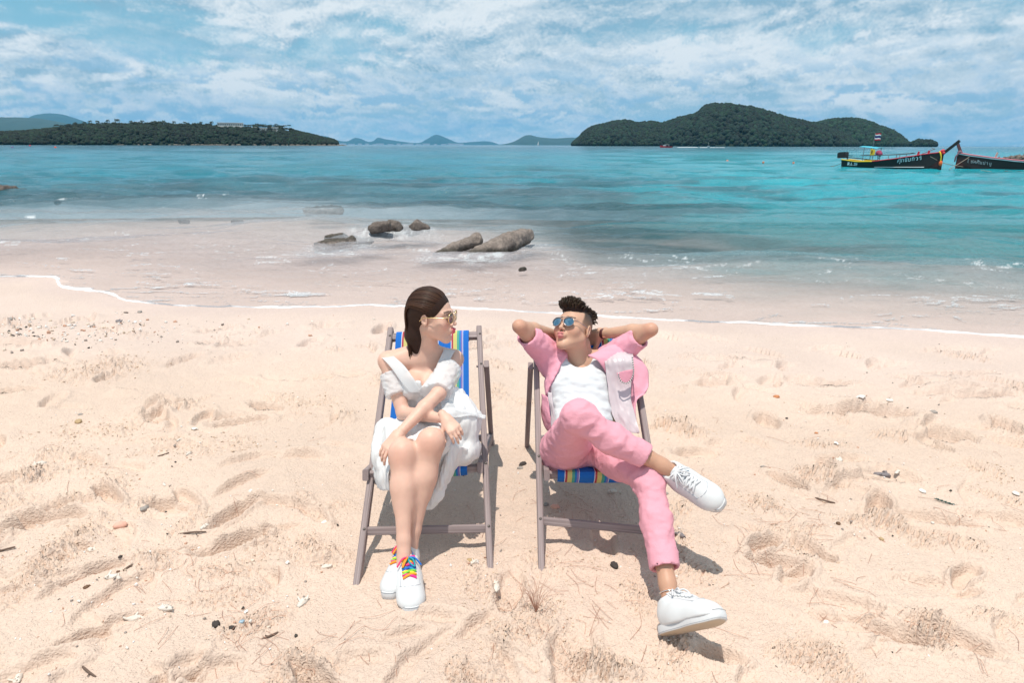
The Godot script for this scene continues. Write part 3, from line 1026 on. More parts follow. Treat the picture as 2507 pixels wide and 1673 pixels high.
	for k in 150:
		var az := deg_to_rad(lerpf(-29.0, -13.2, r.randf()))
		var p := Vector3(sin(az), 0, -cos(az)) * (1384.0 + r.randf() * 8.0)
		p.y = SEA + 0.4
		st.ball(p, Vector3(2.5 + r.randf() * 4.0, 0.6 + r.randf() * 1.4, 2.0), Basis(Vector3.UP, r.randf() * 3.0), 6, 4)
	tag(obj("shore_rocks", st, rocky), "pale rocks along the foot of the left headland", "rocks", "", "stuff")
	# palms standing up along the ridge
	var fr := mat(Color(0.014, 0.026, 0.014), 0.8)
	var tr := mat(Color(0.10, 0.085, 0.07), 0.9)
	var spots := [[Vector2(-31.375, 1.36), "leftmost palm on the headland ridge, by the blue hill"], [Vector2(-30.94, 1.394), "leaning palm second from the left on the headland ridge"], [Vector2(-30.493, 1.482), "third palm from the left on the headland ridge"], [Vector2(-29.981, 1.491), "palm on the headland ridge right of the blue hill's foot"], [Vector2(-29.505, 1.554), "tall palm left of the tallest pair on the headland ridge"], [Vector2(-29, 1.617), "left palm of the tallest pair on the headland ridge"], [Vector2(-28.725, 1.622), "right palm of the tallest pair on the headland ridge"], [Vector2(-28.108, 1.524), "short palm right of the tallest pair on the headland ridge"], [Vector2(-27.237, 1.538), "lone palm on the left middle of the headland ridge"], [Vector2(-26.565, 1.522), "palm left of the ridge centre on the headland"], [Vector2(-25.93, 1.56), "palm at the ridge centre on the headland"], [Vector2(-25.243, 1.543), "palm right of the ridge centre on the headland"], [Vector2(-24.604, 1.496), "palm halfway between ridge centre and hotel"], [Vector2(-23.514, 1.512), "palm left of the white hotel on the headland"], [Vector2(-22.737, 1.551), "palm nearest the left end of the white hotel"]]
	var grove := [Vector2(-32.003, 1.111), Vector2(-31.636, 1.196), Vector2(-31.343, 1.254), Vector2(-31.155, 1.23), Vector2(-30.666, 1.291), Vector2(-30.358, 1.243), Vector2(-30.11, 1.273), Vector2(-29.758, 1.333), Vector2(-29.54, 1.309), Vector2(-29.155, 1.397), Vector2(-28.741, 1.322), Vector2(-28.388, 1.327), Vector2(-28.108, 1.332), Vector2(-27.868, 1.418), Vector2(-27.516, 1.368), Vector2(-26.992, 1.432), Vector2(-26.78, 1.463), Vector2(-26.392, 1.441), Vector2(-26.125, 1.473), Vector2(-25.679, 1.452), Vector2(-25.29, 1.373), Vector2(-25.052, 1.348), Vector2(-24.732, 1.324), Vector2(-24.347, 1.386), Vector2(-24.047, 1.39), Vector2(-23.616, 1.339), Vector2(-23.147, 1.345), Vector2(-22.898, 1.348), Vector2(-22.458, 1.296), Vector2(-20.181, 1.381), Vector2(-19.84, 1.326), Vector2(-19.576, 1.358), Vector2(-18.996, 1.335), Vector2(-18.639, 1.398), Vector2(-18.235, 1.314), Vector2(-17.968, 1.316), Vector2(-17.506, 1.172)]
	for q in spots:
		var a := deg_to_rad(q[0].x)
		var hgt: float = tan(deg_to_rad(q[0].y)) * 1500.0 + 1.7
		var tall := 12.0 + 6.0 * r.randf()
		palm(Vector3(sin(a) * 1500.0, hgt - tall * 0.92, -cos(a) * 1500.0), tall, 1.0 + r.randf() * 2.0, r.randf() * TAU, q[1], fr, tr, r)
	# more of them, lower in the wood, as one mass
	var gm := MultiMesh.new()
	gm.transform_format = MultiMesh.TRANSFORM_3D
	var gs := Shape.new()
	gs.tube([Vector3(0, -9, 0), Vector3(0.4, -4, 0), Vector3.ZERO], [0.3, 0.25, 0.2], 5)
	for k in 12:
		var a := TAU * k / 12.0 + r.randf() * 0.4
		var d := Vector3(cos(a), 0, sin(a))
		var rise := r.randf()
		gs.tube([Vector3.ZERO, d * 2.2 + Vector3(0, 1.6 * rise, 0), d * 4.6 + Vector3(0, 1.6 * rise - 2.0, 0)], [0.25, 0.5, 0.1], 4)
	gm.mesh = gs.mesh()
	gm.instance_count = grove.size() + 260
	for k in gm.instance_count:
		var g: Vector2 = grove[k % grove.size()]
		var a := deg_to_rad(g.x + (0.0 if k < grove.size() else r.randfn() * 0.4))
		var behind := 0.0 if k < grove.size() else r.randf() * 70.0
		var hgt: float = tan(deg_to_rad(g.y)) * 1500.0 + 1.7
		hgt = hgt * (1.0 - pow(behind / 125.0, 2.0)) + (0.0 if k < grove.size() else 2.0 * r.randf())
		gm.set_instance_transform(k, Transform3D(Basis(Vector3.UP, r.randf() * TAU).scaled(Vector3.ONE * (0.7 + 0.5 * r.randf())), Vector3(sin(a), 0, -cos(a)) * (1500.0 - behind) + Vector3(0, hgt, 0)))
	var gi := MultiMeshInstance3D.new()
	gi.name = "palm_grove"
	gi.multimesh = gm
	gi.material_override = fr
	add_child(gi)
	tag(gi, "palms mixed through the wood on the left headland", "palms", "", "stuff")
	# hotel and houses on the crest
	build_house(Vector2(-21.502, 1.307), 1465.0, 46.0, 11.0, 14, 2, "long white hotel with two rows of openings on the headland crest", "hotel", "hotel_building")
	build_house(Vector2(-20.097, 1.059), 1450.0, 20.0, 8.0, 6, 2, "cream building below the hotel on the headland", "house", "cream_house")
	build_house(Vector2(-19.202, 1.008), 1440.0, 13.0, 8.0, 4, 2, "small white house among the trees right of the hotel", "house", "white_house")
	build_house(Vector2(-18.376, 1.045), 1440.0, 12.0, 9.0, 3, 2, "rightmost white house among the headland trees", "house", "white_house")
	# the far town: a strip of small pale buildings
	var town := ["long pale shed in the far town", "white block", "cream block", "pale house", "white tower"]
	var where := ["left of the far coast's first hump", "under the first hump of the far coast", "right of the first hump of the far coast", "under the twin humps of the far coast", "right of the twin humps of the far coast", "left foot of the far pointed peak", "under the far pointed peak", "right foot of the far pointed peak", "right of the far pointed peak", "between the far peak and the middle coast hill"]
	var white := mat(Color(0.5, 0.51, 0.53), 0.8)
	for k in 20:
		var a := deg_to_rad(lerpf(-15.4, -3.5, (k + r.randf() * 0.7) / 20.0))
		var wd := 90.0 + r.randf() * 150.0
		var ht := 25.0 + r.randf() * 25.0
		var b := Shape.new()
		b.box(Vector3(0, ht * 0.5, 0), Vector3(wd, ht, 60.0), Basis(Vector3.UP, -a), 0.5)
		var o := obj("town_building", b, white)
		o.position = Vector3(sin(a), 0, -cos(a)) * 22000.0
		tag(o, "%s white town building, %s" % ["left of a pair," if k % 2 == 0 else "right of a pair,", where[k / 2]], "building", "white buildings of the far town")

func build_house(az: Vector2, dist: float, wide: float, tall: float, n: int, floors: int, label: String, category: String, called: String):
	var a := deg_to_rad(az.x)
	var y: float = tan(deg_to_rad(az.y)) * dist + 1.7
	var o := thing(called, label, category, Vector3(sin(a) * dist, y - tall * 0.5, -cos(a) * dist))
	o.rotation.y = -a
	var wall := mat(Color(0.80, 0.79, 0.76), 0.9)
	var dark := mat(Color(0.05, 0.06, 0.065), 0.5)
	var roof := mat(Color(0.66, 0.64, 0.61), 0.9)
	var w := Shape.new()
	w.box(Vector3(0, tall * 0.5 - 4.0, -5.0), Vector3(wide, tall + 8.0, 10.0), Basis.IDENTITY, 0.1)
	obj("wall", w, wall, o)
	var rf := Shape.new()
	rf.box(Vector3(0, tall + 0.5, -5.0), Vector3(wide + 1.6, 0.8, 11.6), Basis.IDENTITY, 0.1)
	obj("roof", rf, roof, o)
	var s := Shape.new()
	s.box(Vector3.ZERO, Vector3(wide / n * 0.5, tall / floors * 0.45, 0.3), Basis.IDENTITY, 0.05)
	var pane := s.mesh()
	for f in floors:
		for k in n:
			var p := obj("window", pane, dark, o)
			p.position = Vector3((k + 0.5) / n * wide - wide * 0.5, tall * (f + 0.5) / floors, 0.05)

# ---------------------------------------------------------------- textures that tile
func lattice(size: int, octaves: Array, seed_: int) -> PackedFloat32Array:
	# value noise that repeats seamlessly; octaves: [cells along x, cells along y, share]
	var r := RandomNumberGenerator.new()
	r.seed = seed_
	var outp := PackedFloat32Array()
	outp.resize(size * size)
	for oc in octaves:
		var cx: int = oc[0]
		var cy: int = oc[1]
		var sh: float = oc[2]
		var g := PackedFloat32Array()
		for k in cx * cy: g.append(r.randf() * 2.0 - 1.0)
		for y in size:
			var fy := float(y) / size * cy
			var y0 := int(fy)
			var ty := fy - y0
			ty = ty * ty * (3.0 - 2.0 * ty)
			var y1 := (y0 + 1) % cy
			for x in size:
				var fx := float(x) / size * cx
				var x0 := int(fx)
				var tx := fx - x0
				tx = tx * tx * (3.0 - 2.0 * tx)
				var x1 := (x0 + 1) % cx
				outp[y * size + x] += sh * lerpf(lerpf(g[y0 * cx + x0], g[y0 * cx + x1], tx), lerpf(g[y1 * cx + x0], g[y1 * cx + x1], tx), ty)
	return outp

func grey_texture(d: PackedFloat32Array, size: int, mid := 0.5, gain := 0.5) -> ImageTexture:
	var im := Image.create(size, size, false, Image.FORMAT_RGB8)
	for y in size:
		for x in size:
			var q := clampf(mid + gain * d[y * size + x], 0.0, 1.0)
			im.set_pixel(x, y, Color(q, q, q))
	return ImageTexture.create_from_image(im)

func bump(m: StandardMaterial3D, tex: Texture2D, size: float, depth_cm: float, world := true) -> StandardMaterial3D:
	m.heightmap_enabled = true
	m.heightmap_texture = tex
	m.heightmap_scale = depth_cm
	m.uv1_triplanar = true
	m.uv1_world_triplanar = world
	m.uv1_scale = Vector3.ONE / size
	return m

# ---------------------------------------------------------------- deck chairs
var wood: StandardMaterial3D
var canvas: StandardMaterial3D

func wood_material() -> StandardMaterial3D:
	var d := lattice(256, [[64, 3, 0.5], [24, 2, 0.4], [128, 12, 0.35], [5, 4, 0.35]], 6)
	var im := Image.create(256, 256, false, Image.FORMAT_RGB8)
	for y in 256:
		for x in 256:
			var q := clampf(0.5 + 0.42 * d[y * 256 + x], 0.0, 1.0)
			im.set_pixel(x, y, Color(0.12, 0.088, 0.088).lerp(Color(0.42, 0.35, 0.355), q).linear_to_srgb())
	var m := mat(Color.WHITE, 0.75)
	m.albedo_texture = ImageTexture.create_from_image(im)
	m.uv1_scale = Vector3(4.0, 0.9, 1.0)
	return m

func canvas_material() -> StandardMaterial3D:
	var im := Image.create(618, 64, false, Image.FORMAT_RGB8)
	var blue := lin(6, 102, 192)
	var bands := [[0, blue], [48, Color(0.7, 0.72, 0.75)], [53, lin(168, 62, 78)], [68, lin(198, 190, 120)], [100, lin(80, 158, 140)], [120, lin(30, 120, 190)], [134, lin(125, 115, 185)], [148, Color(0.7, 0.72, 0.75)], [152, blue]]
	var r := RandomNumberGenerator.new()
	r.seed = 3
	for x in 618:
		var u := x if x < 152 else (x - 48) % 209 + 48
		var c: Color = blue
		for b in bands:
			if u >= b[0]: c = b[1]
		if u >= 152: c = blue
		if x > 570: c = blue
		for y in 64:
			var g := 0.93 + 0.14 * r.randf()
			im.set_pixel(x, y, Color(c.r * g, c.g * g, c.b * g).linear_to_srgb())
	var m := mat(Color.WHITE, 0.85)
	m.albedo_texture = ImageTexture.create_from_image(im)
	m.backlight_enabled = true
	m.backlight = Color(0.3, 0.3, 0.3)
	return m

func deck_chair(label: String, lb: Vector3, rb: Vector3, lt: Vector3, rt: Vector3, bl: Vector3, br: Vector3, left_out: bool, sag: Array):
	var base := Vector3((lb.x + rb.x + lt.x + rt.x) * 0.25, 0, (lb.z + rb.z + lt.z + rt.z) * 0.25)
	var o := thing("deck_chair", label, "deck chair", base, "striped deck chairs side by side")
	lb -= base; rb -= base; lt -= base; rt -= base; bl -= base; br -= base
	var across := (rt - lt).normalized()
	for side in 2:
		var a := lb if side == 0 else rb
		var b := lt if side == 0 else rt
		var s := Shape.new()
		var d := (b - a).normalized()
		s.bar(a - d * 0.07, b + d * 0.012, 0.027, 0.046, Vector3.UP, 0.004)
		s.tube([a.lerp(b, 0.81) - across * 0.022, a.lerp(b, 0.81) + across * 0.022], 0.006, 8)
		obj("rail", s, wood, o)
	# cross bars of the long frame
	var up_l := (lt - lb).normalized()
	var s1 := Shape.new()
	s1.bar(lb.lerp(lt, 0.968) + across * 0.012, rb.lerp(rt, 0.968) - across * 0.012, 0.028, 0.040, up_l)
	obj("top_bar", s1, wood, o)
	var s2 := Shape.new()
	s2.bar(lb.lerp(lt, 0.155) + across * 0.012, rb.lerp(rt, 0.118) - across * 0.012, 0.034, 0.022, Vector3(0, 0.3, 1))
	obj("stretcher", s2, wood, o)
	# the seat frame: two side pieces running back and down, a front bar and a rear bar
	var rear_l := lb.lerp(lt, 0.0) + Vector3(0.03 if not left_out else -0.02, 0.06, -1.17)
	var rear_r := rb.lerp(rt, 0.0) + Vector3(-0.03 if left_out else 0.02, 0.06, -1.17)
	var ends := [[bl, rear_l], [br, rear_r]]
	for e in ends:
		var s := Shape.new()
		var f: Vector3 = (e[0] - e[1]).normalized()
		s.bar(e[0] + f * 0.02, e[1] - f * 0.03, 0.026, 0.05, Vector3.UP, 0.004)
		obj("seat_rail", s, wood, o)
	var ac := (br - bl).normalized()
	var s3 := Shape.new()
	s3.bar(bl + ac * 0.013 + Vector3(0, -0.008, -0.01), br - ac * 0.013 + Vector3(0, -0.008, -0.01), 0.024, 0.034, Vector3(0, 1, 0.2))
	obj("seat_bar", s3, wood, o)
	var s4 := Shape.new()
	s4.bar(rear_l.lerp(bl, 0.06) + Vector3(0.013, 0, 0), rear_r.lerp(br, 0.06) - Vector3(0.013, 0, 0), 0.024, 0.04)
	obj("rear_bar", s4, wood, o)
	# the props that hold the back up
	for side in 2:
		var out := (side == 0) != left_out
		var q := (lb.lerp(lt, 0.81) if side == 0 else rb.lerp(rt, 0.81)) + across * 0.030 * (-1.0 if (side == 0) == out else 1.0)
		var foot := (rear_l if side == 0 else rear_r)
		foot.x = q.x + (-0.005 if side == 0 else 0.012)
		foot.y = 0.01
		foot.z -= 0.01
		var s := Shape.new()
		s.bar(q + (q - foot).normalized() * 0.02, foot - (q - foot).normalized() * 0.03, 0.026, 0.045, Vector3(0, 0, 1), 0.004)
		obj("prop", s, wood, o)
	# bolt heads at the joints
	var iron := mat(Color(0.10, 0.09, 0.085), 0.5, 0.6)
	for q in [lb.lerp(lt, 0.155), rb.lerp(rt, 0.118), lb.lerp(lt, 0.40), rb.lerp(rt, 0.36), lb.lerp(lt, 0.965), rb.lerp(rt, 0.965), lb.lerp(lt, 0.81), rb.lerp(rt, 0.81)]:
		var bs := Shape.new()
		var face := (lt - lb).cross(across).normalized()
		if face.z < 0.0: face = -face
		bs.tube([q + face * 0.018, q + face * 0.0255, q + face * 0.027], [0.006, 0.006, 0.004], 8)
		obj("bolt", bs, iron, o)
	# the sling
	var rows := []
	var tl := lb.lerp(lt, 0.965).lerp(rb.lerp(rt, 0.965), 0.075)
	var tr := lb.lerp(lt, 0.965).lerp(rb.lerp(rt, 0.965), 0.88)
	var sl := bl + ac * 0.05
	var sr := br - ac * 0.06
	var back := Vector3(0, -0.035, -0.03)
	var fr := Vector3(0, 0.012, 0.026)
	rows.append([tl + back, tl.lerp(tr, 0.5) + back, tr + back])
	rows.append([tl + Vector3(0, 0.024, -0.018), tl.lerp(tr, 0.5) + Vector3(0, 0.024, -0.018), tr + Vector3(0, 0.024, -0.018)])
	rows.append([tl + fr, tl.lerp(tr, 0.5) + fr, tr + fr])
	for q in sag:
		var l := tl.lerp(sl, q[0]) + Vector3(0, -q[1], -q[1] * 0.8)
		var r := tr.lerp(sr, q[0]) + Vector3(0, -q[1], -q[1] * 0.8)
		rows.append([l, l.lerp(r, 0.5) + Vector3(0, -0.3 * q[1], -0.2 * q[1]), r])
	rows.append([sl + Vector3(0, 0.014, -0.02), sl.lerp(sr, 0.5) + Vector3(0, 0.014, -0.02), sr + Vector3(0, 0.014, -0.02)])
	rows.append([sl + Vector3(0, 0.008, 0.006), sl.lerp(sr, 0.5) + Vector3(0, 0.008, 0.006), sr + Vector3(0, 0.008, 0.006)])
	rows.append([sl + Vector3(0, -0.012, 0.008), sl.lerp(sr, 0.5) + Vector3(0, -0.012, 0.008), sr + Vector3(0, -0.012, 0.008)])
	rows.append([sl + Vector3(0, -0.045, -0.018), sl.lerp(sr, 0.5) + Vector3(0, -0.05, -0.02), sr + Vector3(0, -0.042, -0.018)])
	var c := Shape.new()
	c.patch(rows, 12, 60, 0.003, sand_noise, 0.004)
	obj("canvas_sling", c, canvas, o)

func build_chairs():
	wood = wood_material()
	canvas = canvas_material()
	deck_chair("wooden deck chair with blue striped canvas under the woman in white", Vector3(-0.625, 0, -2.409), Vector3(-0.092, 0, -2.525), Vector3(-0.631, 0.765, -3.43), Vector3(-0.176, 0.751, -3.52), Vector3(-0.643, 0.297, -2.74), Vector3(-0.143, 0.289, -2.83), true, [[0.25, 0.03], [0.5, 0.075], [0.75, 0.085]])
	deck_chair("wooden deck chair with blue striped canvas under the man in pink", Vector3(0.126, 0, -2.508), Vector3(0.654, 0, -2.504), Vector3(0.124, 0.754, -3.48), Vector3(0.618, 0.755, -3.48), Vector3(0.158, 0.269, -2.8), Vector3(0.666, 0.266, -2.8), false, [[0.25, 0.05], [0.5, 0.10], [0.75, 0.10]])

# ---------------------------------------------------------------- bodies
func hand(s: Shape, wrist: Vector3, to: Vector3, back: Vector3, thumb: float, curl: float, size: float, skin: Color, spread := 0.10):
	# to: the middle knuckle; back: the way the back of the hand faces; thumb: +1 or -1 along the cross of both
	var d := (to - wrist).normalized()
	var n := (back - d * back.dot(d)).normalized()
	var x := d.cross(n).normalized() * thumb
	var f := Field.new(wrist - Vector3.ONE * 0.2 * size + d * 0.06, wrist + Vector3.ONE * 0.2 * size + d * 0.06, 0.0034)
	var L := 0.088 * size
	f.cone(wrist - d * 0.03, wrist + d * 0.01, 0.023 * size, 0.024 * size, 0.015)
	var lens := [0.068, 0.076, 0.070, 0.056]
	for k in 4:
		var u := (1.5 - k) / 1.5
		var kn := wrist + d * (L - 0.006 * absf(k - 1.0)) + x * (u * 0.031 * size) + n * (0.004 - 0.003 * absf(k - 1.3))
		f.cone(wrist + x * u * 0.014 * size, kn, 0.0165 * size, 0.0115 * size, 0.014)
		var a := 0.15 + curl * 0.4
		var p := kn
		var dirn := (d + x * u * spread).normalized()
		var segs := [0.46, 0.30, 0.24]
		for q in 3:
			var dd := (dirn * cos(a) - n * sin(a)).normalized()
			var e: Vector3 = p + dd * lens[k] * size * segs[q]
			f.cone(p, e, (0.0098 - 0.0012 * q) * size, (0.0090 - 0.0013 * q) * size, 0.003)
			p = e
			a += curl * [0.55, 0.35, 0.2][q] + 0.1
	# thumb, from the side of the palm near its root
	var t0 := wrist + d * 0.022 * size + x * 0.022 * size - n * 0.004
	var t1 := t0 + (d * 0.62 + x * 0.72 - n * 0.3).normalized() * 0.042 * size
	var t2 := t1 + (d * 0.85 + x * 0.35 - n * 0.35).normalized() * 0.032 * size
	var t3 := t2 + (d * 0.95 + x * 0.1 - n * 0.3).normalized() * 0.024 * size
	f.cone(t0, t1, 0.0145 * size, 0.0115 * size, 0.012)
	f.cone(t1, t2, 0.0110 * size, 0.0095 * size, 0.003)
	f.cone(t2, t3, 0.0095 * size, 0.0075 * size, 0.003)
	f.into(s, skin)

func head(s: Shape, m: Vector3, b: Basis, k: float, skin: Color, lips: Color, man: bool, neck_to: Vector3, neck_r: float):
	# a face that looks along the basis' z, y to the crown, x to its left
	var f := Field.new(m - Vector3.ONE * 0.165 * k, m + Vector3.ONE * 0.165 * k, 0.0036)
	var at := func(x: float, y: float, z: float) -> Vector3: return m + b * (Vector3(x, y, z) * k)
	var w := 1.0 if man else 0.95
	f.ell(at.call(0, 0.035, -0.012), Vector3(0.075 * w, 0.082, 0.094) * k, b, 0.02)
	f.ell(at.call(0, -0.02, 0.03), Vector3(0.064 * w, 0.085, 0.058) * k, b, 0.03)
	for e in [-1.0, 1.0]:
		f.cone(at.call(e * 0.052 * w, -0.050, 0.004), at.call(e * 0.014, -0.098, 0.066), 0.020 * k, 0.017 * k, 0.03)
		f.ell(at.call(e * 0.040 * w, -0.026, 0.060), Vector3(0.026, 0.026, 0.022) * k, b, 0.025)
		f.cone(at.call(e * 0.012, 0.028, 0.086), at.call(e * 0.046, 0.026, 0.068), 0.009 * k, 0.008 * k, 0.014)
		f.ell(at.call(e * 0.032, 0.008, 0.098), Vector3(0.019, 0.012, 0.014) * k, b, 0.012, true)
		f.ell(at.call(e * 0.032, 0.008, 0.074), Vector3(0.013, 0.012, 0.013) * k, b, 0.004)
	f.ell(at.call(0, -0.103, 0.072), Vector3(0.020, 0.017, 0.016) * k, b, 0.02)
	f.cone(at.call(0, 0.022, 0.086), at.call(0, -0.024, 0.108), 0.007 * k, 0.0085 * k, 0.012)
	f.ell(at.call(0, -0.027, 0.108), Vector3(0.0105, 0.009, 0.010) * k, b, 0.006)
	for e in [-1.0, 1.0]:
		f.ell(at.call(e * 0.0115, -0.031, 0.098), Vector3(0.007, 0.006, 0.009) * k, b, 0.005)
		f.ell(at.call(e * 0.006, -0.0385, 0.103), Vector3(0.0036, 0.003, 0.005) * k, b, 0.002, true)
	f.ell(at.call(0, -0.058, 0.088), Vector3(0.024, 0.018, 0.016) * k, b, 0.012)
	f.ell(at.call(0, -0.0535, 0.1045), Vector3(0.0165, 0.0068, 0.0095) * k, b, 0.003)
	f.ell(at.call(0, -0.0665, 0.1025), Vector3(0.0150, 0.0072, 0.0095) * k, b, 0.003)
	for e in [-1.0, 1.0]:
		var tilt := b * Basis(Vector3(1, 0, 0), -0.15) * Basis(Vector3(0, 1, 0), e * 0.35)
		f.ell(at.call(e * 0.0775 * w, -0.004, -0.014), Vector3(0.008, 0.031, 0.019) * k, tilt, 0.004)
		f.ell(at.call(e * 0.0840 * w, 0.000, -0.010), Vector3(0.005, 0.020, 0.011) * k, tilt, 0.004, true)
		f.ell(at.call(e * 0.0800 * w, -0.004, -0.002), Vector3(0.005, 0.008, 0.005) * k, tilt, 0.002)
	f.cone(at.call(0, -0.055, -0.022), neck_to, neck_r * 1.02, neck_r, 0.03)
	var inv := b.inverse()
	var paint := func(p: Vector3) -> Color:
		var q: Vector3 = inv * (p - m) / k
		var c := skin
		if q.z > 0.0:
			var ch := Vector3(absf(q.x) - 0.042, q.y + 0.028, q.z - 0.075).length()
			c = c.lerp(Color(skin.r * 1.0, skin.g * 0.80, skin.b * 0.80), 0.6 * (1.0 - smoothstep(0.008, 0.036, ch)))
		if q.z > 0.093 and absf(q.x) < 0.019 and q.y < -0.0455 and q.y > -0.0755:
			c = c.lerp(lips, 1.0 - smoothstep(0.012, 0.019, absf(q.x)))
		if q.z > 0.05 and absf(absf(q.x) - 0.031) < 0.020 and absf(q.y - 0.034 + 0.12 * absf(absf(q.x) - 0.028)) < 0.0042: c = c.lerp(Color(0.05, 0.03, 0.025), 0.85)
		if man and q.y > -0.03:
			# clipped sides and nape
			var edge := 0.042 - 0.35 * maxf(q.y - 0.03, 0.0) + (0.0 if q.y > 0.01 else -0.05)
			if q.z < edge and not (absf(q.x) > 0.0765 * w and absf(q.z + 0.013) < 0.026 and absf(q.y) < 0.034):
				c = c.lerp(Color(0.045, 0.034, 0.028), smoothstep(0.0, 0.012, edge - q.z) * lerpf(0.45, 0.95, smoothstep(-0.01, 0.075, q.y)))
		return c
	f.into(s, paint)

func glasses(parent: Node3D, m: Vector3, b: Basis, k: float, frame: Material, lens: Material, man: bool):
	var at := func(x: float, y: float, z: float) -> Vector3: return m + b * (Vector3(x, y, z) * k)
	var g := Shape.new()
	var lenses := []
	for e in [-1.0, 1.0]:
		var ring := []
		var l := Shape.new()
		var c := l.vert(at.call(e * 0.034, 0.006, 0.1075))
		for q in 25:
			var a := TAU * q / 24.0
			var rx: float = 0.0265 + (0.003 * cos(a) * e * -1.0 * sin(a) if man else 0.0)
			var ry := 0.0235 if man else 0.0245
			var x: float = e * 0.034 + rx * cos(a)
			var y := 0.006 + ry * sin(a) * (1.0 if sin(a) < 0.0 else 0.86 if man else 1.0)
			ring.append(at.call(x, y, 0.108 - absf(x) * 0.16))
			l.vert(at.call(x, y, 0.1055 - absf(x) * 0.16))
			if q: l.tri(c, c + q, c + q + 1)
		g.tube(ring, 0.0019 * k, 6)
		g.tube([at.call(e * 0.059, 0.014, 0.098), at.call(e * 0.073, 0.012, 0.075), at.call(e * 0.079, 0.010, 0.02), at.call(e * 0.079, 0.006, -0.02), at.call(e * 0.076, -0.012, -0.035)], 0.0017 * k, 6)
		lenses.append(l)
	g.tube([at.call(-0.009, 0.008, 0.107), at.call(0, 0.012, 0.111), at.call(0.009, 0.008, 0.107)], 0.0018 * k, 6)
	if man: g.tube([at.call(-0.028, 0.0265, 0.104), at.call(0, 0.024, 0.109), at.call(0.028, 0.0265, 0.104)], 0.0018 * k, 6)
	var o := obj("sunglasses", g, frame, parent)
	for l in lenses: obj("lens", l, lens, o)

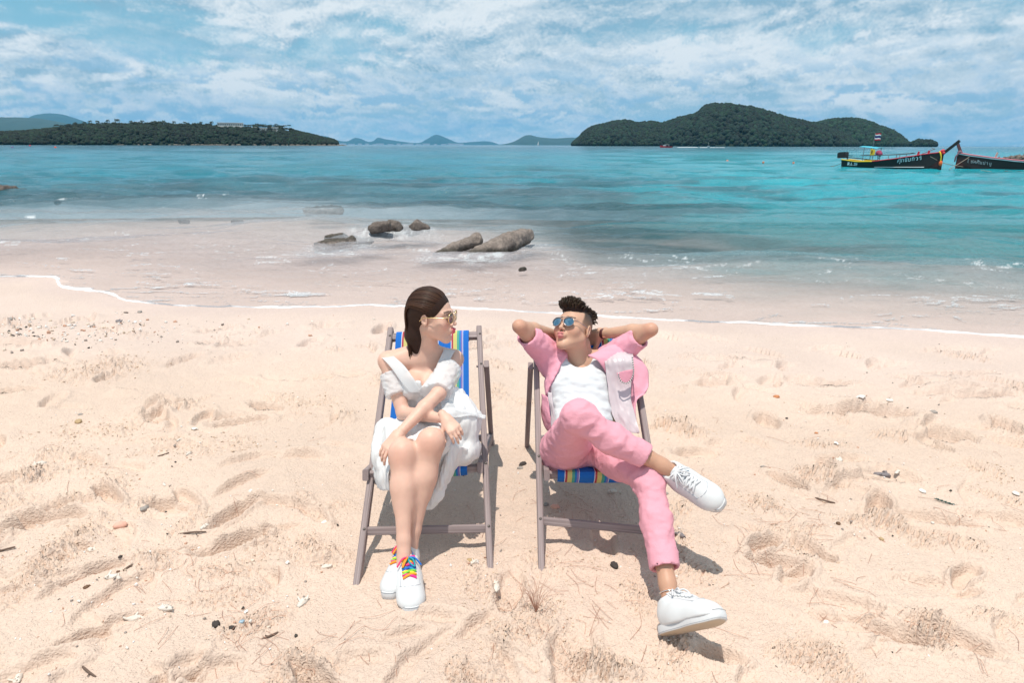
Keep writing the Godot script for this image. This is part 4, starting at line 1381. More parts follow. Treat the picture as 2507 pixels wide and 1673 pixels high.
func sneaker(parent: Node3D, called: String, heel: Vector3, dir: Vector3, up: Vector3, size: float, cols: Array, seed_: int):
	# built lying along z with the heel at the origin, then set down
	var z := dir.normalized()
	var y := (up - z * up.dot(z)).normalized()
	var f := Field.new(Vector3(-0.07, -0.01, -0.03), Vector3(0.07, 0.15, 0.31), 0.0045)
	f.cone(Vector3(0, 0.05, 0.044), Vector3(0, 0.048, 0.11), 0.036, 0.039, 0.03)
	f.cone(Vector3(0, 0.045, 0.10), Vector3(0.002, 0.034, 0.205), 0.043, 0.040, 0.05)
	f.ell(Vector3(0.0, 0.032, 0.205), Vector3(0.050, 0.034, 0.062), Basis.IDENTITY, 0.04)
	f.cone(Vector3(0, 0.075, 0.045), Vector3(0, 0.098, 0.052), 0.036, 0.037, 0.02)
	f.cone(Vector3(0, 0.085, 0.075), Vector3(0, 0.056, 0.165), 0.029, 0.027, 0.05)
	f.cut(Vector3(0, 0.108, 0.04), Vector3(0, 0.9, -0.35).normalized(), Vector3(0, 0.1, 0.05), 0.09)
	f.cone(Vector3(0, 0.125, 0.045), Vector3(0, 0.092, 0.052), 0.030, 0.029, 0.004, true)
	f.cut(Vector3(0, 0.022, 0), Vector3(0, -1, 0), Vector3(0, 0, 0.13), 0.3)
	var s := Shape.new()
	s.col = Color.WHITE
	f.into(s, Color(0.64, 0.655, 0.675))
	var o := obj(called, s, shoe_mat, parent)
	o.transform = Transform3D(Basis(y.cross(z), y, z) * size, heel)
	# the thick cupsole
	var so := Shape.new()
	var rings := []
	for lv in [[0.0, 0.92], [0.004, 0.99], [0.016, 1.0], [0.030, 0.985], [0.034, 0.95]]:
		var ring := []
		so.col = Color(0.50, 0.40, 0.30) if lv[0] < 0.002 else Color(0.60, 0.61, 0.63)
		for q in 40:
			var a := TAU * q / 40.0
			var zz: float = 0.135 - 0.140 * cos(a) * lv[1]
			var u: float = zz / 0.27
			var wd: float = lerpf(0.039, 0.052, smoothstep(0.15, 0.75, u)) - 0.006 * exp(-pow((u - 0.42) / 0.16, 2.0))
			var sq: float = signf(sin(a)) * pow(absf(sin(a)), 0.62)
			ring.append(so.vert(Vector3(wd * sq * lv[1], lv[0] + (0.006 * pow(maxf(u - 0.75, 0.0) * 4.0, 2.0)), zz)))
		rings.append(ring)
	for r in 4:
		for q in 40:
			var q2 := (q + 1) % 40
			so.quad(rings[r][q], rings[r + 1][q], rings[r + 1][q2], rings[r][q2])
	for e in 2:
		so.col = Color(0.50, 0.40, 0.30) if e == 0 else Color(0.60, 0.61, 0.63)
		var c := so.vert(Vector3(0, 0.0 if e == 0 else 0.034, 0.13))
		for q in 40:
			var p: int = rings[0 if e == 0 else 4][q]
			var p2: int = rings[0 if e == 0 else 4][(q + 1) % 40]
			if e == 0: so.tri(c, p, p2)
			else: so.tri(c, p2, p)
	obj("sole", so, sole_mat, o)
	var gr := Shape.new()
	gr.col = Color(0.34, 0.35, 0.38)
	for lvl in [1, 3]:
		var line := []
		for q in 41: line.append(so.v[rings[lvl][q % 40]] + Vector3(0, 0.002, 0))
		gr.tube(line, 0.0011, 4)
	obj("groove", gr, shoe_mat, o)
	# toe cap seam, tongue and laces
	var seam := Shape.new()
	seam.col = Color(0.42, 0.44, 0.48)
	var toe := []
	for q in 13:
		var a := lerpf(-0.9, 0.9, q / 12.0)
		var xx := 0.050 * sin(a)
		var z2 := 0.205 - 0.035 * (1.0 - cos(a)) * 1.6
		toe.append(Vector3(xx, f.top(xx, z2), z2))
	seam.tube(toe, 0.0017, 5)
	for e in [-1.0, 1.0]:
		var eye := []
		for q in 7:
			var z2 := lerpf(0.082, 0.188, q / 6.0)
			var xx: float = e * lerpf(0.031, 0.036, q / 6.0)
			eye.append(Vector3(xx, f.top(xx, z2), z2))
		seam.tube(eye, 0.0017, 5)
	obj("seam", seam, shoe_mat, o)
	var tg := Shape.new()
	tg.col = Color(0.64, 0.655, 0.675)
	tg.patch([[Vector3(-0.018, 0.128, 0.066), Vector3(0, 0.136, 0.068), Vector3(0.018, 0.128, 0.066)], [Vector3(-0.022, 0.108, 0.085), Vector3(0, 0.116, 0.088), Vector3(0.022, 0.108, 0.085)], [Vector3(-0.02, 0.088, 0.125), Vector3(0, 0.092, 0.13), Vector3(0.02, 0.088, 0.125)]], 6, 6, 0.005)
	obj("tongue", tg, shoe_mat, o)
	for k in 6:
		var u := k / 5.0
		var zz := lerpf(0.168, 0.088, u)
		var l := Shape.new()
		for e in [-1.0, 1.0]:
			l.col = cols[(k * 2 + (0 if e < 0 else 1)) % cols.size()]
			var pp := []
			for q in 5:
				var xx: float = lerpf(-e * 0.026, e * 0.027, q / 4.0)
				var z2 := zz - 0.016 * q / 4.0
				pp.append(Vector3(xx, f.top(xx, z2) + (0.0035 if e < 0 else 0.0055), z2))
			l.tube(pp, [0.0040, 0.0050, 0.0050, 0.0050, 0.0040], 6)
		obj("lace", l, lace_mat, o)
	var r := RandomNumberGenerator.new()
	r.seed = seed_
	var bow := Shape.new()
	for k in 4:
		bow.col = cols[(k * 3 + 1) % cols.size()]
		var a := [-0.5, 0.5, -1.1, 1.15][k] as float
		var L := 0.045 + 0.012 * r.randf()
		var c := Vector3(0, f.top(0.0, 0.085) + 0.006, 0.085)
		var d := Vector3(sin(a), 0, cos(a))
		if k < 2: bow.tube(curve([c, c + d * L * 0.6 + Vector3(0.004, 0.006, 0), c + d * L + Vector3(0, -0.014, 0), c + d * L * 0.55 + Vector3(-0.008, -0.006, 0.006), c], 4), 0.0034, 6)
		else: bow.tube(curve([c, c + d * L * 0.5 + Vector3(0, 0.003, 0), c + d * L * 1.0 + Vector3(0, -0.022, 0.004)], 4), 0.0034, 6)
	obj("lace_bow", bow, lace_mat, o)

var shoe_mat: StandardMaterial3D
var sole_mat: StandardMaterial3D
var lace_mat: StandardMaterial3D
var skin_mat: StandardMaterial3D
var cloth_bump: ImageTexture
var net_bump: ImageTexture

func body_materials():
	shoe_mat = mat(Color.WHITE, 0.42, 0.0, true)
	sole_mat = mat(Color.WHITE, 0.55, 0.0, true)
	lace_mat = mat(Color.WHITE, 0.7, 0.0, true)
	skin_mat = mat(Color.WHITE, 0.48, 0.0, true)
	skin_mat.metallic_specular = 0.4
	skin_mat.subsurf_scatter_enabled = true
	skin_mat.subsurf_scatter_strength = 0.06
	var net := PackedFloat32Array()
	net.resize(256 * 256)
	for y in 256:
		for x in 256:
			var u := TAU * x / 256.0
			var v := TAU * y / 256.0
			net[y * 256 + x] = maxf(absf(sin(u * 5.0 + v * 5.0)), absf(sin(u * 5.0 - v * 5.0))) * 1.6 - 1.2
	net_bump = grey_texture(net, 256)
	cloth_bump = grey_texture(lattice(256, [[128, 128, 0.5], [60, 60, 0.3], [9, 12, 0.5], [20, 16, 0.3]], 8), 256)
# ---------------------------------------------------------------- the woman
func build_woman():
	body_materials()
	var o := thing("person", "woman in a white dress and sunglasses turning her head, seated on the left deck chair", "person", Vector3(-0.41, 0, -2.8))
	
	var skin := Color(0.66, 0.42, 0.335)
	var s := Shape.new()
	var f := Field.new(Vector3(-0.70, 0.08, -3.22), Vector3(-0.14, 0.93, -2.30), 0.008)
	var rsh := Vector3(-0.57, 0.745, -2.99)
	var lsh := Vector3(-0.271, 0.735, -3.05)
	var nb := Vector3(-0.413, 0.764, -3.03)
	var relb := Vector3(-0.487, 0.54, -2.86)
	var rwri := Vector3(-0.276, 0.596, -2.66)
	var lelb := Vector3(-0.319, 0.657, -2.8)
	var lwri := Vector3(-0.474, 0.539, -2.62)
	var rhip := Vector3(-0.478, 0.334, -2.96)
	var lhip := Vector3(-0.331, 0.334, -2.98)
	var rkn := Vector3(-0.446, 0.489, -2.56)
	var lkn := Vector3(-0.333, 0.522, -2.6)
	var rank := Vector3(-0.428, 0.141, -2.38)
	var lank := Vector3(-0.409, 0.134, -2.47)
	var chest := nb + Vector3(0.0, -0.15, 0.01)
	var waist := nb + Vector3(0.005, -0.30, 0.03)
	f.ell(chest, Vector3(0.130, 0.125, 0.092), Basis.IDENTITY, 0.03)
	f.cone(waist, chest, 0.088, 0.095, 0.03)
	f.cone(rhip, lhip, 0.10, 0.10, 0.03)
	f.cone(rsh, nb + Vector3(-0.02, 0.012, 0), 0.043, 0.042, 0.04)
	f.cone(lsh, nb + Vector3(0.02, 0.012, 0), 0.043, 0.042, 0.04)
	f.cone(rsh + Vector3(0.02, -0.01, 0.02), nb + Vector3(-0.01, -0.02, 0.035), 0.028, 0.022, 0.03)      # collar bones
	f.cone(lsh + Vector3(-0.02, -0.01, 0.02), nb + Vector3(0.01, -0.02, 0.035), 0.028, 0.022, 0.03)
	f.ell(Vector3(-0.456, 0.645, -2.93), Vector3(0.052, 0.055, 0.05), Basis.IDENTITY, 0.03)
	f.ell(Vector3(-0.358, 0.633, -2.95), Vector3(0.052, 0.055, 0.05), Basis.IDENTITY, 0.03)
	f.cone(nb + Vector3(0, -0.02, 0), Vector3(-0.374, 0.886, -2.99), 0.050, 0.046, 0.04)
	# arms, crossed over the knees
	f.cone(rsh, relb, 0.041, 0.031, 0.02)
	f.cone(relb, relb.lerp(rwri, 0.35), 0.030, 0.030, 0.015)
	f.cone(relb.lerp(rwri, 0.35), rwri, 0.030, 0.0195, 0.015)
	f.cone(lsh, lelb, 0.041, 0.032, 0.02)
	f.cone(lelb, lelb.lerp(lwri, 0.35), 0.031, 0.031, 0.015)
	f.cone(lelb.lerp(lwri, 0.35), lwri, 0.031, 0.020, 0.015)
	# legs
	for l in [[rhip, rkn, rank], [lhip, lkn, lank]]:
		var hp: Vector3 = l[0]
		var kn: Vector3 = l[1]
		var an: Vector3 = l[2]
		var sh := (an - kn).normalized()
		var bk := Vector3(0, 0, -1)
		bk = (bk - sh * bk.dot(sh)).normalized()
		f.cone(hp, kn, 0.082, 0.049, 0.03)
		f.ell(kn + Vector3(0, -0.012, 0.004), Vector3(0.043, 0.050, 0.044), Basis.IDENTITY, 0.03)
		f.cone(kn, kn.lerp(an, 0.35), 0.045, 0.043, 0.04)
		f.cone(kn.lerp(an, 0.18) + bk * 0.016, kn.lerp(an, 0.50) + bk * 0.016, 0.042, 0.038, 0.03)
		f.cone(kn.lerp(an, 0.35), kn.lerp(an, 0.88), 0.042, 0.0275, 0.04)
		f.cone(kn.lerp(an, 0.88), an + sh * 0.06, 0.0275, 0.031, 0.015)
	var blotch := FastNoiseLite.new()
	blotch.frequency = 20.0
	f.into(s, func(p: Vector3) -> Color:
		var q := minf(p.distance_to(rkn + Vector3(0, 0, 0.04)), p.distance_to(lkn + Vector3(0, 0, 0.04)))
		var w := 1.0 + 0.09 * blotch.get_noise_3dv(p)
		return skin.lerp(Color(skin.r * 0.97, skin.g * 0.80, skin.b * 0.78), 0.6 * (1.0 - smoothstep(0.01, 0.07, q))) * w)
	# head, turned to her left
	var z := Vector3(0.965, -0.03, 0.235).normalized()
	var y := Vector3(0.02, 1, -0.02)
	y = (y - z * y.dot(z)).normalized()
	var hb := Basis(y.cross(z), y, z)
	var hm := Vector3(-0.358, 0.959, -2.985)
	head(s, hm, hb, 0.97, skin, Color(0.60, 0.10, 0.14), false, nb + Vector3(0, -0.01, -0.005), 0.046)
	hand(s, lwri, Vector3(-0.511, 0.499, -2.57), Vector3(-0.45, 0.45, 0.75), -1.0, 0.50, 0.86, skin)
	hand(s, rwri, Vector3(-0.226, 0.556, -2.6), Vector3(0.25, 0.55, 0.8), 1.0, 0.75, 0.80, skin, 0.02)
	for k in s.v.size(): s.v[k] -= o.position
	obj("body", s, skin_mat, o)
	# hair: a smooth mass swept back, then locks laid over it
	var hf := Field.new(hm - Vector3(0.17, 0.26, 0.17), hm + Vector3(0.17, 0.17, 0.17), 0.0045)
	var at := func(q: Vector3) -> Vector3: return hm + hb * (q * 0.97)
	hf.ell(at.call(Vector3(0, 0.042, -0.022)), Vector3(0.082, 0.088, 0.100), hb, 0.01)
	hf.cone(at.call(Vector3(0, 0.0, -0.075)), at.call(Vector3(0.0, -0.10, -0.082)), 0.056, 0.046, 0.03)
	hf.cone(at.call(Vector3(0, -0.10, -0.082)), at.call(Vector3(0.0, -0.22, -0.058)), 0.046, 0.022, 0.03)
	hf.ell(at.call(Vector3(0, -0.018, 0.090)), Vector3(0.073, 0.086, 0.084), hb, 0.008, true)
	for e in [-1.0, 1.0]: hf.ell(at.call(Vector3(e * 0.085, -0.035, 0.005)), Vector3(0.022, 0.060, 0.050), hb, 0.006, true)
	var hs := Shape.new()
	hf.into(hs, Color(0.034, 0.017, 0.012))
	var r := RandomNumberGenerator.new()
	r.seed = 12
	var scalp := func(a: float, zz: float, lift: float) -> Vector3:
		var q := sqrt(maxf(1.0 - pow((zz + 0.022) / 0.100, 2.0), 0.0))
		return Vector3(sin(a) * 0.082 * q, 0.042 + cos(a) * 0.088 * q, zz) * (1.0 + lift)
	for k in 230:
		var t := r.randf() * 2.0 - 1.0            # from one temple over the crown to the other
		var a := t * 1.70
		var z0 := 0.0700 - 0.014 * t * t - 0.03 * pow(absf(t), 4.0) - 0.016 * r.randf() * r.randf()
		var lift := 0.012 + 0.018 * r.randf()
		var m2 := Vector3(sin(a * 0.85) * 0.066, 0.030 + cos(a * 0.8) * 0.060, -0.098)
		var low := Vector3(sin(a * 0.6) * 0.052, -0.045, -0.132 + 0.020 * absf(t))
		var end := Vector3(sin(a * 0.5) * 0.038 + 0.006 * r.randfn(), -0.17 - 0.05 * r.randf(), -0.085 - 0.02 * r.randf())
		if absf(t) > 0.80: low.x *= 1.1
		var pts := curve([at.call(scalp.call(a, z0, 0.002)), at.call(scalp.call(a * 0.97, z0 - 0.035, lift)), at.call(scalp.call(a * 0.92, -0.03, lift)), at.call(m2 * (1.0 + lift)), at.call(low), at.call(end)], 5)
		var rad := []
		for q in pts.size(): rad.append(0.0052 * sin(PI * (0.10 + 0.82 * q / (pts.size() - 1.0))))
		var g := 0.45 + 1.1 * r.randf()
		hs.col = Color(0.044 * g, 0.021 * g, 0.014 * g)
		hs.tube(pts, rad, 5)
	for k in 12:
		var a := r.randf() * 3.0 - 1.5
		var b0: Vector3 = scalp.call(a, 0.06 - 0.14 * r.randf(), 0.02)
		var fly := Vector3(r.randfn() * 0.006, 0.002 + 0.005 * r.randf(), r.randfn() * 0.016 - 0.012)
		hs.col = Color(0.05, 0.026, 0.018)
		hs.tube(curve([at.call(b0), at.call(b0 * 1.04 + fly * 0.5), at.call(b0 * 1.02 + fly * 1.6)], 4), 0.0005, 4)
	for k in hs.v.size(): hs.v[k] -= o.position
	var hair_mat := mat(Color.WHITE, 0.5, 0.0, true)
	hair_mat.metallic_specular = 0.3
	obj("hair", hs, hair_mat, o)
	var gold := mat(Color(0.85, 0.62, 0.32), 0.25, 0.9)
	glasses(o, hm - o.position, hb, 0.97, gold, mat(Color(0.34, 0.30, 0.30), 0.08, 0.75), false)
	# the dress
	var white := mat(Color(0.72, 0.735, 0.755), 0.85)
	bump(white, net_bump, 0.075, 0.08)
	var fold := FastNoiseLite.new()
	fold.frequency = 1.0
	fold.fractal_octaves = 3
	fold.seed = 41
	var crease: FastNoiseLite = fold.duplicate()
	crease.fractal_type = FastNoiseLite.FRACTAL_RIDGED
	crease.fractal_octaves = 2
	var d := Field.new(Vector3(-0.68, 0.10, -3.18), Vector3(-0.10, 0.80, -2.42), 0.0075)
	d.ell(chest + Vector3(0, -0.01, 0.003), Vector3(0.134, 0.122, 0.098), Basis.IDENTITY, 0.02)
	d.cone(waist, chest, 0.095, 0.10, 0.03)
	d.ell(Vector3(-0.455, 0.647, -2.925), Vector3(0.057, 0.060, 0.056), Basis.IDENTITY, 0.02)
	d.ell(Vector3(-0.358, 0.634, -2.945), Vector3(0.057, 0.060, 0.056), Basis.IDENTITY, 0.02)
	d.cut(Vector3(-0.402, 0.675, -2.92), Vector3(0, 1, -0.1).normalized(), chest + Vector3(0, 0.12, 0), 0.2)
	d.cone(Vector3(-0.393, 0.661, -2.85), Vector3(-0.387, 0.794, -2.86), 0.006, 0.085, 0.01, true)
	d.cone(Vector3(-0.404, 0.632, -2.93), Vector3(-0.399, 0.766, -2.95), 0.006, 0.085, 0.01, true)
	d.cone(rhip + Vector3(0, -0.01, 0), rhip.lerp(rkn, 0.80) + Vector3(0, 0.0, 0), 0.112, 0.068, 0.03)
	d.cone(lhip + Vector3(0, -0.01, 0), lhip.lerp(lkn, 0.84) + Vector3(0, 0.0, 0), 0.112, 0.066, 0.03)
	d.cone(rhip.lerp(lhip, 0.5) + Vector3(0, 0.02, 0), rkn.lerp(lkn, 0.5).lerp(rhip, 0.35), 0.12, 0.07, 0.04)
	d.cone(rhip.lerp(rkn, 0.45) + Vector3(0.02, 0.02, 0), lhip.lerp(lkn, 0.45) + Vector3(0, 0.02, 0), 0.090, 0.092, 0.05)
	d.cone(waist + Vector3(0, -0.03, 0.02), rhip.lerp(lkn, 0.5), 0.10, 0.085, 0.05)
	# heaped skirt over her left thigh and beside it
	d.ell(Vector3(-0.23, 0.505, -2.86), Vector3(0.085, 0.095, 0.10), Basis(Vector3(0, 0, 1), 0.3), 0.05)
	d.ell(Vector3(-0.284, 0.568, -2.9), Vector3(0.080, 0.080, 0.09), Basis.IDENTITY, 0.05)
	d.ell(Vector3(-0.227, 0.383, -2.83), Vector3(0.085, 0.070, 0.09), Basis.IDENTITY, 0.05)
	d.cone(Vector3(-0.557, 0.392, -2.8), Vector3(-0.553, 0.322, -2.7), 0.050, 0.025, 0.05)
	d.cone(Vector3(-0.561, 0.454, -2.86), Vector3(-0.557, 0.391, -2.76), 0.058, 0.05, 0.05)
	d.cone(Vector3(-0.305, 0.352, -2.72), Vector3(-0.33, 0.255, -2.66), 0.050, 0.030, 0.05)
	d.cone(Vector3(-0.33, 0.255, -2.66), Vector3(-0.354, 0.197, -2.64), 0.030, 0.014, 0.03)
	d.ripple(fold, 0.009, Basis.from_scale(Vector3(24, 8, 14)))
	d.ripple(crease, -0.009, Basis.from_scale(Vector3(12, 6, 10)))
	# the hem stops short of the knees
	var ra := (rkn - rhip).normalized()
	var la := (lkn - lhip).normalized()
	d.cut(rhip.lerp(rkn, 0.84), ra, rkn + Vector3(0, -0.02, 0.0), 0.085)
	d.cut(lhip.lerp(lkn, 0.86), la, lkn + Vector3(0, 0.02, 0.0), 0.075)
	var ds := Shape.new()
	d.into(ds, Color.WHITE)
	for k in ds.v.size(): ds.v[k] -= o.position
	var dress := obj("dress", ds, white, o)
	var lace := Shape.new()
	var rl := RandomNumberGenerator.new()
	rl.seed = 4
	for hm2 in [[rhip.lerp(rkn, 0.84), ra, 0.062], [lhip.lerp(lkn, 0.86), la, 0.060]]:
		var xx: Vector3 = hm2[1].cross(Vector3.UP).normalized()
		var yy: Vector3 = xx.cross(hm2[1])
		for k in 34:
			var a := lerpf(-0.5, PI + 0.5, k / 33.0)
			lace.ball(hm2[0] - o.position + (xx * cos(a) + yy * sin(a)) * hm2[2] + hm2[1] * (0.004 * rl.randf()), Vector3(0.008, 0.005, 0.008), Basis.IDENTITY, 6, 4)
	obj("lace_trim", lace, white, dress)
	# straps and sheer sleeves
	var sheer := mat(Color(0.76, 0.78, 0.81, 0.62), 0.8)
	sheer.transparency = BaseMaterial3D.TRANSPARENCY_ALPHA
	sheer.albedo_texture = white_dot
	var off := o.position
	var st := Shape.new()
	st.patch([[Vector3(-0.613, 0.743, -3.02) - off, Vector3(-0.551, 0.767, -3.02) - off], [Vector3(-0.585, 0.771, -2.945) - off, Vector3(-0.534, 0.776, -2.955) - off], [Vector3(-0.533, 0.732, -2.9) - off, Vector3(-0.481, 0.749, -2.905) - off], [Vector3(-0.492, 0.684, -2.872) - off, Vector3(-0.438, 0.703, -2.872) - off], [Vector3(-0.453, 0.638, -2.858) - off, Vector3(-0.4, 0.64, -2.866) - off]], 5, 16, 0.004)
	obj("strap", st, sheer, dress)
	st = Shape.new()
	st.patch([[Vector3(-0.325, 0.776, -3.07) - off, Vector3(-0.265, 0.762, -3.08) - off], [Vector3(-0.315, 0.791, -3.01) - off, Vector3(-0.266, 0.783, -3.01) - off], [Vector3(-0.342, 0.736, -2.935) - off, Vector3(-0.293, 0.737, -2.945) - off], [Vector3(-0.368, 0.679, -2.89) - off, Vector3(-0.321, 0.685, -2.89) - off], [Vector3(-0.393, 0.633, -2.872) - off, Vector3(-0.356, 0.635, -2.868) - off]], 5, 16, 0.004)
	obj("strap", st, sheer, dress)
	for e in 2:
		var a := (rsh if e == 0 else lsh) - off
		var b := (relb if e == 0 else lelb) - off
		var tube_f := Field.new((a.min(b)) - Vector3.ONE * 0.12, a.max(b) + Vector3.ONE * 0.12, 0.006)
		if e == 0: tube_f.cone(a.lerp(b, 0.22), a.lerp(b, 0.66), 0.054, 0.058, 0.02)
		else:
			tube_f.cone(a.lerp(b, 0.30), a.lerp(b, 0.95), 0.058, 0.052, 0.02)
			tube_f.cone(a.lerp(b, 0.5) + Vector3(-0.01, 0, 0.01), a.lerp(b, 0.9) + Vector3(-0.06, -0.01, 0.01), 0.045, 0.035, 0.03)
		tube_f.ripple(fold, 0.007, Basis.from_scale(Vector3(20, 60, 20)))
		var dirn := (b - a).normalized()
		tube_f.cut(a.lerp(b, 0.24 if e == 0 else 0.30), -dirn, a, 0.2)
		tube_f.cut(a.lerp(b, 0.66 if e == 0 else 0.98), dirn, b, 0.2)
		var ts := Shape.new()
		tube_f.into(ts, Color.WHITE)
		obj("sleeve", ts, sheer, dress)
	var dr := Shape.new()
	dr.patch([[Vector3(-0.582, 0.473, -2.84) - off, Vector3(-0.532, 0.535, -2.74) - off, Vector3(-0.474, 0.529, -2.66) - off], [Vector3(-0.605, 0.381, -2.8) - off, Vector3(-0.561, 0.42, -2.69) - off, Vector3(-0.501, 0.434, -2.63) - off], [Vector3(-0.616, 0.306, -2.77) - off, Vector3(-0.566, 0.342, -2.66) - off, Vector3(-0.513, 0.363, -2.6) - off], [Vector3(-0.606, 0.244, -2.75) - off, Vector3(-0.561, 0.27, -2.65) - off, Vector3(-0.516, 0.293, -2.6) - off]], 26, 22, 0.005, fold, 0.016, Vector3(34, 5, 26))
	obj("skirt_drape", dr, white, dress)
	dr = Shape.new()
	dr.patch([[Vector3(-0.286, 0.468, -2.7) - off, Vector3(-0.246, 0.467, -2.68) - off, Vector3(-0.185, 0.411, -2.76) - off], [Vector3(-0.291, 0.401, -2.66) - off, Vector3(-0.269, 0.386, -2.65) - off, Vector3(-0.241, 0.342, -2.72) - off], [Vector3(-0.318, 0.31, -2.63) - off, Vector3(-0.298, 0.301, -2.63) - off, Vector3(-0.29, 0.259, -2.69) - off], [Vector3(-0.355, 0.212, -2.62) - off, Vector3(-0.341, 0.209, -2.62) - off, Vector3(-0.332, 0.194, -2.66) - off]], 26, 26, 0.005, fold, 0.014, Vector3(34, 6, 26))
	obj("skirt_drape", dr, white, dress)
	# sheer overskirt thrown to her left
	var ov := Shape.new()
	ov.patch([[Vector3(-0.315, 0.653, -2.83) - off, Vector3(-0.263, 0.605, -2.88) - off, Vector3(-0.213, 0.559, -2.95) - off], [Vector3(-0.308, 0.615, -2.78) - off, Vector3(-0.222, 0.59, -2.82) - off, Vector3(-0.135, 0.537, -2.88) - off], [Vector3(-0.278, 0.574, -2.74) - off, Vector3(-0.201, 0.562, -2.77) - off, Vector3(-0.119, 0.519, -2.85) - off]], 24, 24, 0.003, fold, 0.02, Vector3(16, 22, 20))
	obj("overskirt", ov, sheer, dress)
	# rings, anklet
	var silver := mat(Color(0.8, 0.8, 0.8), 0.25, 0.9)
	var ak := Shape.new()
	var ring := []
	var ac := rank - off + Vector3(0, -0.012, 0)
	for k in 21: ring.append(ac + Vector3(cos(TAU * k / 20.0) * 0.031, 0.006 * sin(TAU * k / 20.0 + 2.4), sin(TAU * k / 20.0) * 0.033))
	ak.tube(ring, 0.0018, 5)
	ak.ball(ac + Vector3(0.006, -0.012, 0.034), Vector3.ONE * 0.005, Basis.IDENTITY, 8, 6)
	obj("anklet", ak, silver, o)
	# white sneakers with rainbow laces
	var rainbow := [lin(235, 40, 140), lin(250, 150, 40), lin(250, 225, 60), lin(120, 200, 60), lin(30, 150, 170), lin(30, 80, 190), lin(130, 60, 170), lin(240, 60, 120), lin(255, 190, 60), lin(60, 180, 130), lin(20, 110, 200)]
	sneaker(o, "sneaker", Vector3(-0.428, 0.004, -2.432) - off, Vector3(0.055, 0, 0.25), Vector3(0.02, 1, 0), 1.0, rainbow, 1)
	sneaker(o, "sneaker", Vector3(-0.402, 0.004, -2.515) - off, Vector3(-0.07, 0, 0.25), Vector3(-0.12, 1, 0), 1.0, rainbow, 2)

